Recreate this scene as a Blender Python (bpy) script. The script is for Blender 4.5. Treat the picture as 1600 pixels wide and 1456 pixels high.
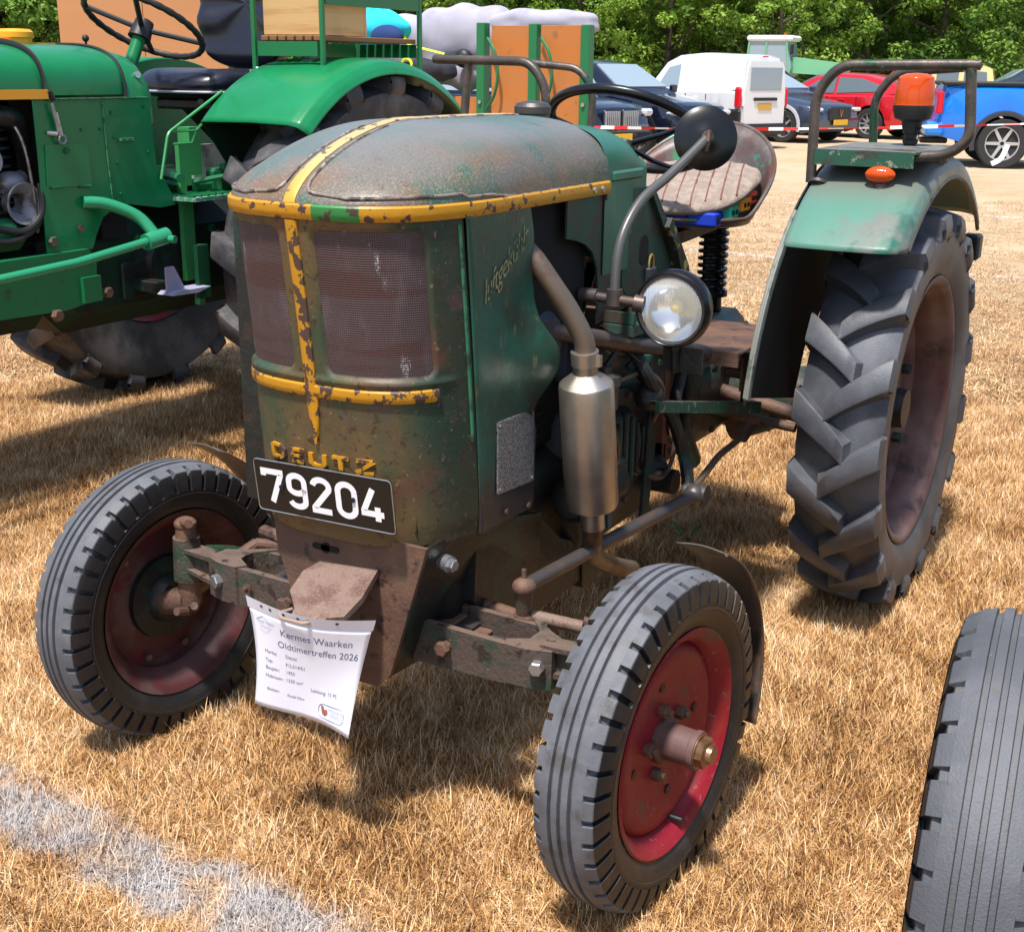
import bpy, bmesh, math, random
import numpy as np
from mathutils import Vector, Matrix
R = math.radians
PI = math.pi
random.seed(7)
rng = np.random.default_rng(7)
sc = bpy.context.scene
for _o in list(bpy.data.objects):
    bpy.data.objects.remove(_o)

# ------------------------------------------------------------------ camera, light, exposure
cd = bpy.data.cameras.new('camera')
cam = bpy.data.objects.new('camera', cd)
sc.collection.objects.link(cam)
_r = Vector((0.86436919, 0.50270751, 0.01229028))
_u = Vector((-0.1613947, 0.25419292, 0.953592))
_f = Vector((-0.47625376, 0.82623914, -0.30085086))
cam.matrix_world = Matrix(((_r.x, _u.x, -_f.x, 1.44509942), (_r.y, _u.y, -_f.y, -1.97218046), (_r.z, _u.z, -_f.z, 1.52075611), (0, 0, 0, 1)))
cd.sensor_fit = 'HORIZONTAL'
cd.sensor_width = 36
cd.lens = 36 * 1982.42 / 1600
cd.clip_start = 0.05
cd.clip_end = 1500
sc.camera = cam

SUN_DIR = Vector((0.05, -0.40, 1.0)).normalized()      # towards the sun
sun_el = math.asin(SUN_DIR.z)
sun_az = math.atan2(SUN_DIR.x, SUN_DIR.y)
w = bpy.data.worlds.new('World')
sc.world = w
w.use_nodes = True
nt = w.node_tree
sky = nt.nodes.new('ShaderNodeTexSky')
sky.sky_type = 'NISHITA'
sky.sun_disc = False
sky.sun_elevation = sun_el
sky.sun_rotation = sun_az
sky.air_density = 1.0
sky.dust_density = 1.5
sky.ozone_density = 1.0
nt.links.new(sky.outputs[0], nt.nodes['Background'].inputs[0])
nt.nodes['Background'].inputs[1].default_value = 0.135
sl = bpy.data.lights.new('sun', 'SUN')
sl.energy = 4.2
sl.angle = R(4.0)
sl.color = (1.0, 0.95, 0.88)
so = bpy.data.objects.new('sun', sl)
sc.collection.objects.link(so)
so.rotation_euler = SUN_DIR.to_track_quat('Z', 'Y').to_euler()
sc.view_settings.view_transform = 'Standard'
sc.view_settings.look = 'None'
sc.view_settings.gamma = 1.0
sc.view_settings.exposure = 0.70
sc.view_settings.use_curve_mapping = False
sc.cycles.use_denoising = True
sc.cycles.max_bounces = 5
sc.cycles.diffuse_bounces = 3
sc.cycles.glossy_bounces = 3
sc.cycles.transmission_bounces = 4
sc.cycles.transparent_max_bounces = 8

# ------------------------------------------------------------------ materials
def lin(c):
    return c / 12.92 if c <= 0.04045 else ((c + 0.055) / 1.055) ** 2.4
def S(r, g, b):
    return (lin(r / 255), lin(g / 255), lin(b / 255))

MATS = {}
def mat(name, base, rough=0.5, metal=0.0, layers=(), bump=0.0, bscale=40.0, spec=0.5, coat=0.0, rvar=0.0,
        trans=0.0, emit=None, ior=1.45, alpha=1.0, coord='Object'):
    """base colour with noise-masked layers of paint, rust, dust: (colour, scale, lo, hi[, dict])"""
    m = bpy.data.materials.new(name)
    m.use_nodes = True
    N, L = m.node_tree.nodes, m.node_tree.links
    b = N['Principled BSDF']
    b.inputs['Roughness'].default_value = rough
    b.inputs['Metallic'].default_value = metal
    b.inputs['Specular IOR Level'].default_value = spec
    b.inputs['Coat Weight'].default_value = coat
    b.inputs['Transmission Weight'].default_value = trans
    b.inputs['IOR'].default_value = ior
    b.inputs['Alpha'].default_value = alpha
    if emit:
        b.inputs['Emission Color'].default_value = (*emit[0], 1)
        b.inputs['Emission Strength'].default_value = emit[1]
    tc = N.new('ShaderNodeTexCoord')
    def math_(op, a, c=None, clamp=False):
        n = N.new('ShaderNodeMath'); n.operation = op; n.use_clamp = clamp
        for i, v in enumerate((a, c)):
            if v is None: continue
            if isinstance(v, (int, float)): n.inputs[i].default_value = v
            else: L.new(v, n.inputs[i])
        return n.outputs[0]
    def ramp(v, lo, hi):
        n = N.new('ShaderNodeMapRange')
        n.interpolation_type = 'SMOOTHSTEP' if hi > lo else 'LINEAR'
        L.new(v, n.inputs[0])
        n.inputs[1].default_value = lo; n.inputs[2].default_value = hi
        n.inputs[3].default_value = 0; n.inputs[4].default_value = 1
        return n.outputs[0]
    col = None
    sep = None
    def noise(scale, seed, detail=6.0, stretch=None, rgh=0.6):
        n = N.new('ShaderNodeTexNoise')
        n.noise_dimensions = '3D'
        n.inputs['Scale'].default_value = scale
        n.inputs['Detail'].default_value = detail
        n.inputs['Roughness'].default_value = rgh
        mp = N.new('ShaderNodeMapping')
        mp.inputs['Location'].default_value = (seed * 3.17, seed * 1.71, seed * 2.33)
        if stretch: mp.inputs['Scale'].default_value = stretch
        L.new(tc.outputs[coord], mp.inputs[0]); L.new(mp.outputs[0], n.inputs['Vector'])
        return n.outputs['Fac']
    cur = None
    for i, ly in enumerate(layers):
        c, s, lo, hi = ly[:4]
        o = ly[4] if len(ly) > 4 else {}
        f = ramp(noise(s, o.get('seed', i + 1), o.get('detail', 7.0), o.get('stretch')), lo, hi)
        for ax, a0, a1 in o.get('pos', ()):
            if sep is None:
                sep = N.new('ShaderNodeSeparateXYZ'); L.new(tc.outputs[coord], sep.inputs[0])
            f = math_('MULTIPLY', f, ramp(sep.outputs['XYZ'.index(ax)], a0, a1))
        if 'up' in o:
            g = N.new('ShaderNodeNewGeometry'); sp = N.new('ShaderNodeSeparateXYZ'); L.new(g.outputs['Normal'], sp.inputs[0])
            f = math_('MULTIPLY', f, ramp(sp.outputs[2], *o['up']))
        f = math_('MULTIPLY', f, o.get('amt', 1.0))
        mx = N.new('ShaderNodeMix'); mx.data_type = 'RGBA'
        L.new(f, mx.inputs[0])
        if cur is None: mx.inputs[6].default_value = (*base, 1)
        else: L.new(cur, mx.inputs[6])
        mx.inputs[7].default_value = (*c, 1)
        cur = mx.outputs[2]
    if cur is None: b.inputs['Base Color'].default_value = (*base, 1)
    else: L.new(cur, b.inputs['Base Color'])
    if rvar:
        r_ = math_('ADD', math_('MULTIPLY', noise(bscale * 0.3, 9), rvar), rough - rvar * 0.5, True)
        L.new(r_, b.inputs['Roughness'])
    if bump:
        bp = N.new('ShaderNodeBump'); bp.inputs['Strength'].default_value = min(1.0, bump * 2.0)
        bp.inputs['Distance'].default_value = 0.002 + bump * 0.004
        L.new(noise(bscale, 5), bp.inputs['Height']); L.new(bp.outputs[0], b.inputs['Normal'])
    MATS[name] = m
    return m

# main tractor: faded green, rust brown and grey oxide
RUST = (0.11, 0.055, 0.032); RUSTD = (0.045, 0.024, 0.018); OXIDE = (0.19, 0.155, 0.14); TEAL = (0.018, 0.085, 0.06)
DGREEN = (0.014, 0.034, 0.024); LGREEN = (0.09, 0.30, 0.20); YEL = (0.50, 0.235, 0.012); YELP = (0.52, 0.36, 0.15)
M_top = mat('hood top oxide', (0.120, 0.115, 0.098), 0.36, 0, [
    ((0.030, 0.105, 0.078), 4.2, .46, .60, dict(seed=1)),
    ((0.03, 0.015, 0.012), 14.0, .60, .68, dict(seed=9, amt=.6)),
    ((0.02, 0.075, 0.055), 3.0, .42, .6, dict(seed=6, pos=(('Z', 1.405, 1.33), ('Y', .0, .35)), amt=.9)),
    ((0.17, 0.10, 0.055), 8.0, .44, .62, dict(seed=2, pos=(('Z', 1.41, 1.33), ('Y', .5, .2)), amt=.8)),
    ((0.30, 0.20, 0.13), 230.0, .50, .62, dict(seed=3, pos=(('Z', 1.405, 1.34),), amt=.6)),
    ((0.185, 0.19, 0.185), 1.8, .35, .7, dict(seed=4, up=(.7, .98), amt=.7)),
    ((0.06, 0.03, 0.025), 260.0, .58, .66, dict(seed=8, amt=.6))], bump=.12, bscale=180, rvar=.2, spec=.55)
M_front = mat('front shell patina', (0.095, 0.066, 0.030), 0.5, 0, [
    ((0.135, 0.085, 0.034), 3.0, .4, .62, dict(seed=11)),
    ((0.028, 0.060, 0.034), 3.6, .47, .64, dict(seed=12, stretch=(1, 1, .6))),
    (DGREEN, 1.0, .0, .2, dict(seed=13, pos=(('X', .16, .232),), amt=.8)),
    ((0.10, 0.045, 0.028), 7.0, .53, .68, dict(seed=14, amt=.8)),
    ((0.10, 0.05, 0.05), 12.0, .56, .7, dict(seed=16, amt=.6)),
    ((0.045, 0.02, 0.015), 60.0, .57, .64, dict(seed=17, amt=.8)),
    ((0.20, 0.14, 0.10), 90.0, .60, .70, dict(seed=15, amt=.8)),
    ((0.4, 0.36, 0.36), 240.0, .70, .78, dict(seed=18, amt=.6))], bump=.12, bscale=120, rvar=.2, spec=.5)
M_side = mat('side panel patina', (0.020, 0.060, 0.040), 0.38, 0, [
    ((0.018, 0.095, 0.068), 6.0, .46, .60, dict(seed=21)),
    ((0.035, 0.026, 0.022), 4.0, .5, .66, dict(seed=22)),
    ((0.07, 0.03, 0.02), 16.0, .56, .72, dict(seed=24, amt=.7)),
    ((0.045, 0.022, 0.03), 1.0, 0, .2, dict(seed=25, pos=(('Z', .80, .72),), amt=.7)),
    ((0.2, 0.15, 0.09), 70.0, .60, .70, dict(seed=23, stretch=(1, 1, .3), amt=.5)),
    ((0.14, 0.07, 0.03), 26.0, .62, .68, dict(seed=26, stretch=(1, 1, .4), amt=.7))], bump=.1, bscale=120, rvar=.25)
M_cowl = mat('repainted green cowl', (0.028, 0.13, 0.085), 0.33, 0, [
    ((0.012, 0.05, 0.034), 3.0, .5, .8, dict(seed=31)),
    ((0.16, 0.12, 0.1), 40., .66, .76, dict(seed=32))], bump=.05, bscale=90, spec=.5)
M_cowlside = mat('dusty dark green cowl side', (0.02, 0.045, 0.03), 0.5, 0, [
    ((0.045, 0.04, 0.032), 4.0, .42, .62, dict(seed=34)),
    ((0.012, 0.06, 0.04), 6.0, .5, .6, dict(seed=35)),
    (RUSTD, 12., .55, .65, dict(seed=36))], bump=.1, bscale=90)
M_yel = mat('chipped yellow paint', YEL, 0.45, 0, [
    ((0.45, 0.2, 0.008), 8.0, .45, .7, dict(seed=41)),
    ((0.075, 0.04, 0.04), 34.0, .60, .615, dict(seed=42, detail=8)),
    ((0.075, 0.04, 0.04), 110.0, .66, .68, dict(seed=44))], bump=.15, bscale=60)
M_yelv = mat('flaking yellow paint', YEL, 0.45, 0, [
    ((0.08, 0.048, 0.04), 34.0, .515, .535, dict(seed=43, detail=9, stretch=(1, 1, .8)))], bump=.15, bscale=60)
M_yeltop = mat('sun bleached yellow paint', (0.50, 0.35, 0.15), 0.45, 0, [
    ((0.55, 0.30, 0.04), 3.0, .2, .4, dict(seed=46, pos=(('Z', 1.36, 1.31),))),
    ((0.11, 0.085, 0.075), 30.0, .54, .57, dict(seed=45, detail=9))], bump=.1, bscale=60)
M_greenchip = mat('grass green paint chip', (0.03, 0.2, 0.05), 0.45, 0, [
    ((0.07, 0.042, 0.035), 30.0, .57, .60, dict(seed=47, detail=8))], bump=.1, bscale=60)
M_bead = mat('worn bead edge', (0.20, 0.165, 0.145), 0.5, 0, [((0.07, 0.05, 0.04), 30, .45, .6, dict(seed=51)), ((0.30, 0.26, 0.25), 60, .55, .65, dict(seed=52))], bump=.1)
M_rust = mat('rusty brown steel', (0.095, 0.052, 0.038), 0.62, 0, [
    ((0.15, 0.08, 0.05), 9.0, .42, .66, dict(seed=61)),
    ((0.03, 0.075, 0.052), 7.0, .55, .72, dict(seed=62)),
    ((0.02, 0.10, 0.07), 16.0, .62, .70, dict(seed=65)),
    ((0.035, 0.02, 0.016), 18.0, .55, .66, dict(seed=63)),
    ((0.3, 0.24, 0.2), 160.0, .66, .74, dict(seed=64, amt=.8))], bump=.3, bscale=130)
M_axle = mat('mottled axle steel', (0.075, 0.055, 0.045), 0.6, 0, [
    ((0.025, 0.05, 0.032), 14.0, .46, .66, dict(seed=66)),
    ((0.15, 0.10, 0.075), 20.0, .25, .55, dict(seed=67, up=(.5, .9), amt=.8)),
    ((0.03, 0.018, 0.015), 22.0, .56, .64, dict(seed=68)),
    ((0.45, 0.4, 0.32), 170.0, .66, .72, dict(seed=69, amt=.8))], bump=.4, bscale=110)
M_rustlt = mat('pale rusty sheet', (0.18, 0.115, 0.09), 0.65, 0, [
    ((0.11, 0.055, 0.04), 16.0, .42, .62, dict(seed=71)),
    ((0.26, 0.19, 0.15), 260.0, .52, .64, dict(seed=72, amt=.6)),
    ((0.05, 0.03, 0.025), 40.0, .66, .72, dict(seed=73))], bump=.3, bscale=160)
M_steel = mat('dark bare steel tube', (0.085, 0.075, 0.072), 0.45, 0.5, [
    ((0.12, 0.085, 0.07), 14.0, .5, .65, dict(seed=81)), ((0.025, 0.045, 0.036), 10., .6, .66, dict(seed=82))], bump=.15, bscale=90)
M_oily = mat('oily dark casting', (0.012, 0.013, 0.012), 0.45, 0, [
    ((0.008, 0.035, 0.028), 9.0, .52, .6, dict(seed=84)), ((0.03, 0.02, 0.015), 14.0, .56, .66, dict(seed=85))], bump=.4, bscale=50)
M_casting = mat('green grey casting', (0.04, 0.05, 0.042), 0.5, 0, [
    ((0.02, 0.10, 0.08), 8.0, .5, .58, dict(seed=86)), ((0.10, 0.055, 0.04), 9.0, .5, .62, dict(seed=87)),
    ((0.16, 0.14, 0.12), 60., .62, .7, dict(seed=88))], bump=.4, bscale=60)
M_black = mat('black enamel', (0.006, 0.006, 0.007), 0.28, 0, bump=.02, bscale=80)
M_blackm = mat('dull black plastic', (0.014, 0.014, 0.015), 0.5, 0, bump=.05, bscale=150)
M_dark = mat('painted shade black', (0.006, 0.006, 0.006), 0.9, 0)  # near-black colour stands in for shade in hollows, slots and recesses
M_rim_in = mat('dusty brown rim', (0.115, 0.06, 0.055), 0.6, 0, [
    ((0.20, 0.13, 0.12), 6.0, .4, .7, dict(seed=91)), ((0.045, 0.028, 0.026), 8.0, .52, .66, dict(seed=92)),
    ((0.16, 0.02, 0.03), 5.0, .58, .66, dict(seed=93, amt=.6))], bump=.15, bscale=90)
M_rim_red = mat('worn red wheel disc', (0.25, 0.008, 0.022), 0.5, 0, [
    ((0.26, 0.03, 0.02), 5.0, .54, .70, dict(seed=94)),
    ((0.10, 0.05, 0.05), 9.0, .52, .68, dict(seed=95)),
    ((0.30, 0.16, 0.15), 60.0, .60, .7, dict(seed=96, amt=.6))], bump=.12, bscale=90, rvar=.2)
M_rim_red_dark = mat('faded maroon wheel', (0.075, 0.020, 0.022), 0.55, 0, [
    ((0.11, 0.06, 0.055), 7.0, .45, .62, dict(seed=97)), ((0.13, 0.012, 0.025), 9.0, .57, .63, dict(seed=98)),
    ((0.18, 0.14, 0.13), 1.0, 0, .2, dict(seed=99, up=(.5, .95), amt=.35))], bump=.15, bscale=90)
M_tyre = mat('weathered tyre rubber', (0.088, 0.092, 0.103), 0.55, 0, [
    ((0.135, 0.14, 0.158), 7.0, .42, .68, dict(seed=101)),
    ((0.055, 0.045, 0.035), 22.0, .52, .7, dict(seed=102, amt=.6)),
    ((0.32, 0.28, 0.22), 260.0, .70, .76, dict(seed=103, amt=.8))], bump=.15, bscale=240)
M_tyre2 = mat('lug tyre rubber', (0.052, 0.055, 0.064), 0.5, 0, [
    ((0.105, 0.112, 0.13), 4.0, .42, .66, dict(seed=104)),
    ((0.075, 0.062, 0.05), 9.0, .55, .7, dict(seed=105, amt=.7)),
    ((0.2, 0.18, 0.15), 300.0, .70, .76, dict(seed=106, amt=.6))], bump=.18, bscale=200)
M_tyreside = mat('tyre sidewall rubber', (0.016, 0.016, 0.018), 0.42, 0, [((0.035, 0.032, 0.03), 9, .48, .7, dict(seed=107)), ((0.16, .13, .10), 160, .66, .72, dict(seed=108, amt=.7))], bump=.08, bscale=200)
M_muff = mat('aluminised muffler', (0.46, 0.42, 0.38), 0.34, 0.85, [
    ((0.33, 0.28, 0.235), 5.0, .4, .66, dict(seed=111)), ((0.42, 0.38, 0.34), 70., .55, .7, dict(seed=112, amt=.5))], bump=.05, bscale=220, rvar=.12)
M_pipe = mat('heat tinted pipe', (0.17, 0.13, 0.10), 0.5, 0.6, [((0.12, 0.06, 0.035), 8, .5, .66, dict(seed=113))], bump=.08, bscale=160)
M_alu = mat('stamped aluminium plate', (0.42, 0.44, 0.47), 0.4, 0.7, [((0.08, 0.09, 0.11), 230, .50, .56, dict(seed=115, stretch=(1, 1, 2.2))), ((0.15, 0.15, 0.16), 6, .5, .7, dict(seed=116, amt=.5))], bump=.2, bscale=300)
M_bolt = mat('zinc bolt', (0.42, 0.43, 0.44), 0.35, 0.8, [((0.2, 0.17, 0.14), 30, .5, .7, dict(seed=117))], bump=.1)
M_brass = mat('brass nut', (0.30, 0.18, 0.10), 0.38, 0.7, [((0.2, 0.1, 0.05), 40, .5, .62, dict(seed=118))], bump=.1)
M_white = mat('white print', (0.80, 0.80, 0.82), 0.4)
M_lime = mat('lettering cream', (0.34, 0.32, 0.16), 0.6)
M_plate = mat('black number plate', (0.012, 0.010, 0.009), 0.35, bump=.02, bscale=200)
M_paper = mat('laminated paper', (0.78, 0.78, 0.86), 0.22, spec=.6)
M_ink = mat('blue grey ink', (0.10, 0.14, 0.24), 0.5)
M_inkred = mat('red ink', (0.35, 0.12, 0.10), 0.5)
M_inklt = mat('pale blue ink', (0.45, 0.48, 0.66), 0.5)
M_sleeve = mat('clear plastic sleeve', (0.85, 0.86, 0.9), 0.15, trans=.6, alpha=.75)
M_amber = mat('amber lens', (0.85, 0.10, 0.006), 0.12, trans=.35, bump=0, spec=.6)
M_amberin = mat('lamp reflector', (0.25, 0.05, 0.01), 0.3)
M_glass = mat('fluted lamp glass', (0.9, 0.9, 0.88), 0.05, trans=.92, ior=1.3)
M_refl = mat('mirror reflector', (0.75, 0.76, 0.78), 0.14, 1.0)
M_cushion = mat('knit cushion', (0.27, 0.215, 0.175), 0.9, 0, [((0.34, 0.28, 0.23), 30, .45, .6, dict(seed=121)), ((0.25, 0.12, 0.09), 160, .6, .66, dict(seed=122))], bump=.6, bscale=260)
M_stripe = mat('cushion stripe', (0.20, 0.075, 0.06), 0.9, bump=.5, bscale=260)
M_seat = mat('worn seat pan', (0.10, 0.075, 0.07), 0.45, 0.1, [
    ((0.15, 0.13, 0.12), 9.0, .5, .66, dict(seed=128)),
    ((0.03, 0.20, 0.12), 8.0, .57, .60, dict(seed=124)), ((0.10, 0.045, 0.03), 9, .5, .64, dict(seed=125)), ((0.02, 0.16, 0.03), 6, .61, .65, dict(seed=127))], bump=.15, bscale=90)
M_fend = mat('faded fender green', (0.075, 0.20, 0.15), 0.42, 0, [
    ((0.13, 0.15, 0.13), 3.5, .45, .62, dict(seed=131)),
    ((0.018, 0.11, 0.075), 6.0, .5, .62, dict(seed=132)),
    ((0.15, 0.12, 0.105), 1.0, 0, .2, dict(seed=133, pos=(('Z', 1.17, 1.27),), amt=.9)),
    ((0.25, 0.19, 0.12), 40., .66, .72, dict(seed=134, amt=.5))], bump=.08, bscale=90, rvar=.2)
M_fendin = mat('black fender underside', (0.012, 0.013, 0.013), 0.6)
M_shelf = mat('scraped dark green bracket', (0.02, 0.085, 0.05), 0.5, 0, [
    ((0.16, 0.15, 0.14), 1, 0, .2, dict(seed=135, up=(.6, .95), amt=.9)), ((0.22, 0.24, 0.18), 40, .58, .62, dict(seed=136)), ((0.05, 0.04, 0.03), 12, .55, .66, dict(seed=137))], bump=.2, bscale=90)
M_hoopst = mat('worn olive steel tube', (0.075, 0.065, 0.055), 0.42, 0.45, [
    ((0.12, 0.09, 0.075), 14, .45, .65, dict(seed=138)), ((0.02, 0.06, 0.035), 8., .56, .62, dict(seed=139)), ((0.25, 0.22, 0.2), 60, .62, .7, dict(seed=140, amt=.6))], bump=.2, bscale=90)
# second tractor
M_g = mat('glossy tractor green', (0.006, 0.160, 0.052), 0.30, 0, [((0.008, 0.19, 0.068), 3, .4, .7, dict(seed=141)), ((0.2, 0.35, 0.25), 90, .72, .76, dict(seed=142)), ((.02, .05, .02), 6, .62, .72, dict(seed=144, amt=.5))], bump=.04, bscale=25, coat=.1, spec=.38)
M_g2 = mat('matt tractor green', (0.007, 0.13, 0.045), 0.45, 0, [((0.02, 0.05, 0.03), 9, .55, .7, dict(seed=143))], bump=.08, bscale=60)
M_gy = mat('orange yellow paint', (0.78, 0.33, 0.015), 0.35)
M_vinyl = mat('dark vinyl seat', (0.012, 0.013, 0.022), 0.3, bump=.03, bscale=60)
M_mudty = mat('muddy lug tyre', (0.026, 0.027, 0.032), 0.6, 0, [((0.11, 0.10, 0.10), 5, .45, .68, dict(seed=145))], bump=.15, bscale=90)
M_wood = mat('pine board', (0.58, 0.35, 0.15), 0.55, 0, [((0.48, 0.26, 0.10), 3, .45, .6, dict(seed=151, stretch=(.6, .6, 9))), ((0.30, 0.13, 0.04), 9, .68, .72, dict(seed=152))], bump=.05)
M_ply = mat('orange stained plywood', (0.46, 0.15, 0.028), 0.5, 0, [((0.42, 0.16, 0.045), 2, .4, .65, dict(seed=153, stretch=(.4, .4, 4))), ((0.30, 0.12, 0.03), 6, .6, .7, dict(seed=154))], bump=.04)
M_ply2 = mat('light orange plywood', (0.42, 0.19, 0.075), 0.55, 0, [((0.44, 0.2, 0.08), 1.2, .4, .65, dict(seed=155, stretch=(.4, .4, 6)))], bump=.04)
M_slat = mat('brown bench slat', (0.22, 0.10, 0.04), 0.55, bump=.1)
M_paintgr = mat('painted frame green', (0.012, 0.15, 0.05), 0.35)
M_lav = mat('lavender grey fabric', (0.36, 0.35, 0.42), 0.9, 0, [((0.29, 0.28, 0.35), 4, .45, .7, dict(seed=161))], bump=.15, bscale=20)
M_cyan = mat('cyan fleece', (0.02, 0.50, 0.66), 0.85, bump=.2, bscale=30)
M_navy = mat('navy cloth', (0.01, 0.035, 0.13), 0.85)
M_neon = mat('neon yellow band', (0.62, 0.85, 0.03), 0.6)
M_orange = mat('orange plastic', (0.9, 0.12, 0.01), 0.4)
M_blue = mat('blue foam', (0.005, 0.035, 0.42), 0.6)
M_mint = mat('mint foam', (0.03, 0.50, 0.30), 0.6)
M_orf = mat('orange foam', (0.85, 0.33, 0.02), 0.6)
M_redf = mat('red foam', (0.8, 0.10, 0.04), 0.6)
M_tapew = mat('white barrier tape', (0.8, 0.8, 0.82), 0.4)
M_taper = mat('red barrier tape', (0.62, 0.02, 0.02), 0.4)

# ------------------------------------------------------------------ mesh helpers
class MB:
    def __init__(s):
        s.v = []; s.f = []; s.mi = []; s.M = Matrix.Identity(4); s.cur = 0
    def add(s, vs, fs, mi=None):
        n = len(s.v)
        M = s.M
        for p in vs:
            q = M @ Vector((float(p[0]), float(p[1]), float(p[2]))); s.v.append((q.x, q.y, q.z))
        for f in fs:
            s.f.append(tuple(i + n for i in f)); s.mi.append(s.cur if mi is None else mi)
        return s
    def box(s, x0, x1, y0, y1, z0, z1, b=0.0):
        if b <= 0:
            v = [(x, y, z) for x in (x0, x1) for y in (y0, y1) for z in (z0, z1)]
            return s.add(v, [(0, 1, 3, 2), (4, 6, 7, 5), (0, 4, 5, 1), (2, 3, 7, 6), (0, 2, 6, 4), (1, 5, 7, 3)])
        c = Vector(((x0 + x1) / 2, (y0 + y1) / 2, (z0 + z1) / 2)); h = ((x1 - x0) / 2, (y1 - y0) / 2, (z1 - z0) / 2)
        b = min(b, min(h) * .98)
        vs = []; idx = {}
        for sx in (-1, 1):
            for sy in (-1, 1):
                for sz in (-1, 1):
                    for a in range(3):
                        d = [h[0] - b, h[1] - b, h[2] - b]; d[a] = h[a]
                        idx[(sx, sy, sz, a)] = len(vs)
                        vs.append((c.x + sx * d[0], c.y + sy * d[1], c.z + sz * d[2]))
        fs = []
        g = lambda sx, sy, sz, a: idx[(sx, sy, sz, a)]
        for q in (-1, 1):
            fs.append([g(q, -1, -1, 0), g(q, 1, -1, 0), g(q, 1, 1, 0), g(q, -1, 1, 0)][::q])
            fs.append([g(-1, q, -1, 1), g(-1, q, 1, 1), g(1, q, 1, 1), g(1, q, -1, 1)][::q])
            fs.append([g(-1, -1, q, 2), g(1, -1, q, 2), g(1, 1, q, 2), g(-1, 1, q, 2)][::q])
        for p in (-1, 1):
            for q in (-1, 1):
                k = p * q
                fs.append([g(p, q, -1, 0), g(p, q, -1, 1), g(p, q, 1, 1), g(p, q, 1, 0)][::k])
                fs.append([g(p, -1, q, 0), g(p, 1, q, 0), g(p, 1, q, 2), g(p, -1, q, 2)][::k])
                fs.append([g(-1, p, q, 1), g(-1, p, q, 2), g(1, p, q, 2), g(1, p, q, 1)][::k])
        for sx in (-1, 1):
            for sy in (-1, 1):
                for sz in (-1, 1):
                    fs.append([g(sx, sy, sz, 0), g(sx, sy, sz, 1), g(sx, sy, sz, 2)][::sx * sy * sz])
        return s.add(vs, fs)
    def tube(s, pts, r, n=12, caps=True, flat=None, closed=False):
        """sweep a circle (or an ellipse flat=(a, b) with fixed up) along points"""
        P = [Vector(p) for p in pts]; m = len(P)
        rr = r if isinstance(r, (list, tuple)) else [r] * m
        T = []
        for i in range(m):
            if closed: t = P[(i + 1) % m] - P[i - 1]
            else: t = P[min(i + 1, m - 1)] - P[max(i - 1, 0)]
            T.append(t.normalized() if t.length > 1e-9 else Vector((0, 0, 1)))
        up = Vector((0, 0, 1)) if abs(T[0].z) < .9 else Vector((1, 0, 0))
        a = T[0].cross(up).normalized(); vs = []
        for i in range(m):
            a = (a - T[i] * a.dot(T[i])).normalized(); b = T[i].cross(a)
            for k in range(n):
                th = 2 * PI * k / n
                if flat: vs.append(P[i] + a * (math.cos(th) * flat[0]) + b * (math.sin(th) * flat[1]))
                else: vs.append(P[i] + (a * math.cos(th) + b * math.sin(th)) * rr[i])
        fs = []
        for i in range(m if closed else m - 1):
            j = (i + 1) % m
            for k in range(n):
                fs.append((i * n + k, j * n + k, j * n + (k + 1) % n, i * n + (k + 1) % n)[::-1])
        if caps and not closed:
            fs.append(tuple(range(n))); fs.append(tuple((m - 1) * n + k for k in range(n))[::-1])
        return s.add([tuple(v) for v in vs], fs)
    def cyl(s, p0, p1, r, r1=None, n=20):
        return s.tube([p0, p1], [r, r if r1 is None else r1], n)
    def lathe(s, prof, c, axis='X', n=48, a0=0.0, a1=2 * PI, closed_prof=False):
        """profile of (along-axis, radius) about an axis through c"""
        full = abs(a1 - a0 - 2 * PI) < 1e-6
        m = n if full else n + 1
        vs = []
        for i in range(m):
            t = a0 + (a1 - a0) * i / n; ct, st = math.cos(t), math.sin(t)
            for (u, r) in prof:
                if axis == 'X': vs.append((c[0] + u, c[1] + r * ct, c[2] + r * st))
                elif axis == 'Y': vs.append((c[0] + r * st, c[1] + u, c[2] + r * ct))
                else: vs.append((c[0] + r * ct, c[1] + r * st, c[2] + u))
        k = len(prof); fs = []
        for i in range(n):
            j = (i + 1) % m
            for q in range(k if closed_prof else k - 1):
                q2 = (q + 1) % k
                fs.append((i * k + q, j * k + q, j * k + q2, i * k + q2)[::-1])
        return s.add(vs, fs)
    def prism(s, poly, axis, a0, a1):
        """2D polygon extruded along axis; poly in the two other axes in order"""
        def P(p, a):
            return {'X': (a, p[0], p[1]), 'Y': (p[0], a, p[1]), 'Z': (p[0], p[1], a)}[axis]
        n = len(poly)
        vs = [P(p, a0) for p in poly] + [P(p, a1) for p in poly]
        fs = [tuple(range(n)), tuple(range(2 * n - 1, n - 1, -1))] + [(i, i + n, (i + 1) % n + n, (i + 1) % n) for i in range(n)]
        return s.add(vs, fs)
    def grid(s, fn, nu, nv, wrap=False):
        vs = [fn(i / (nu if wrap else nu - 1), j / (nv - 1)) for i in range(nu) for j in range(nv)]
        fs = []
        for i in range(nu if wrap else nu - 1):
            i2 = (i + 1) % nu
            for j in range(nv - 1):
                fs.append((i * nv + j, i2 * nv + j, i2 * nv + j + 1, i * nv + j + 1))
        return s.add(vs, fs)
    def sphere(s, c, r, n=16, m=10, sc3=(1, 1, 1)):
        return s.grid(lambda u, v: (c[0] + r * sc3[0] * math.cos(2 * PI * u) * math.sin(PI * v + 1e-4),
                                    c[1] + r * sc3[1] * math.sin(2 * PI * u) * math.sin(PI * v + 1e-4),
                                    c[2] - r * sc3[2] * math.cos(PI * v)), n, m, True)
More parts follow.
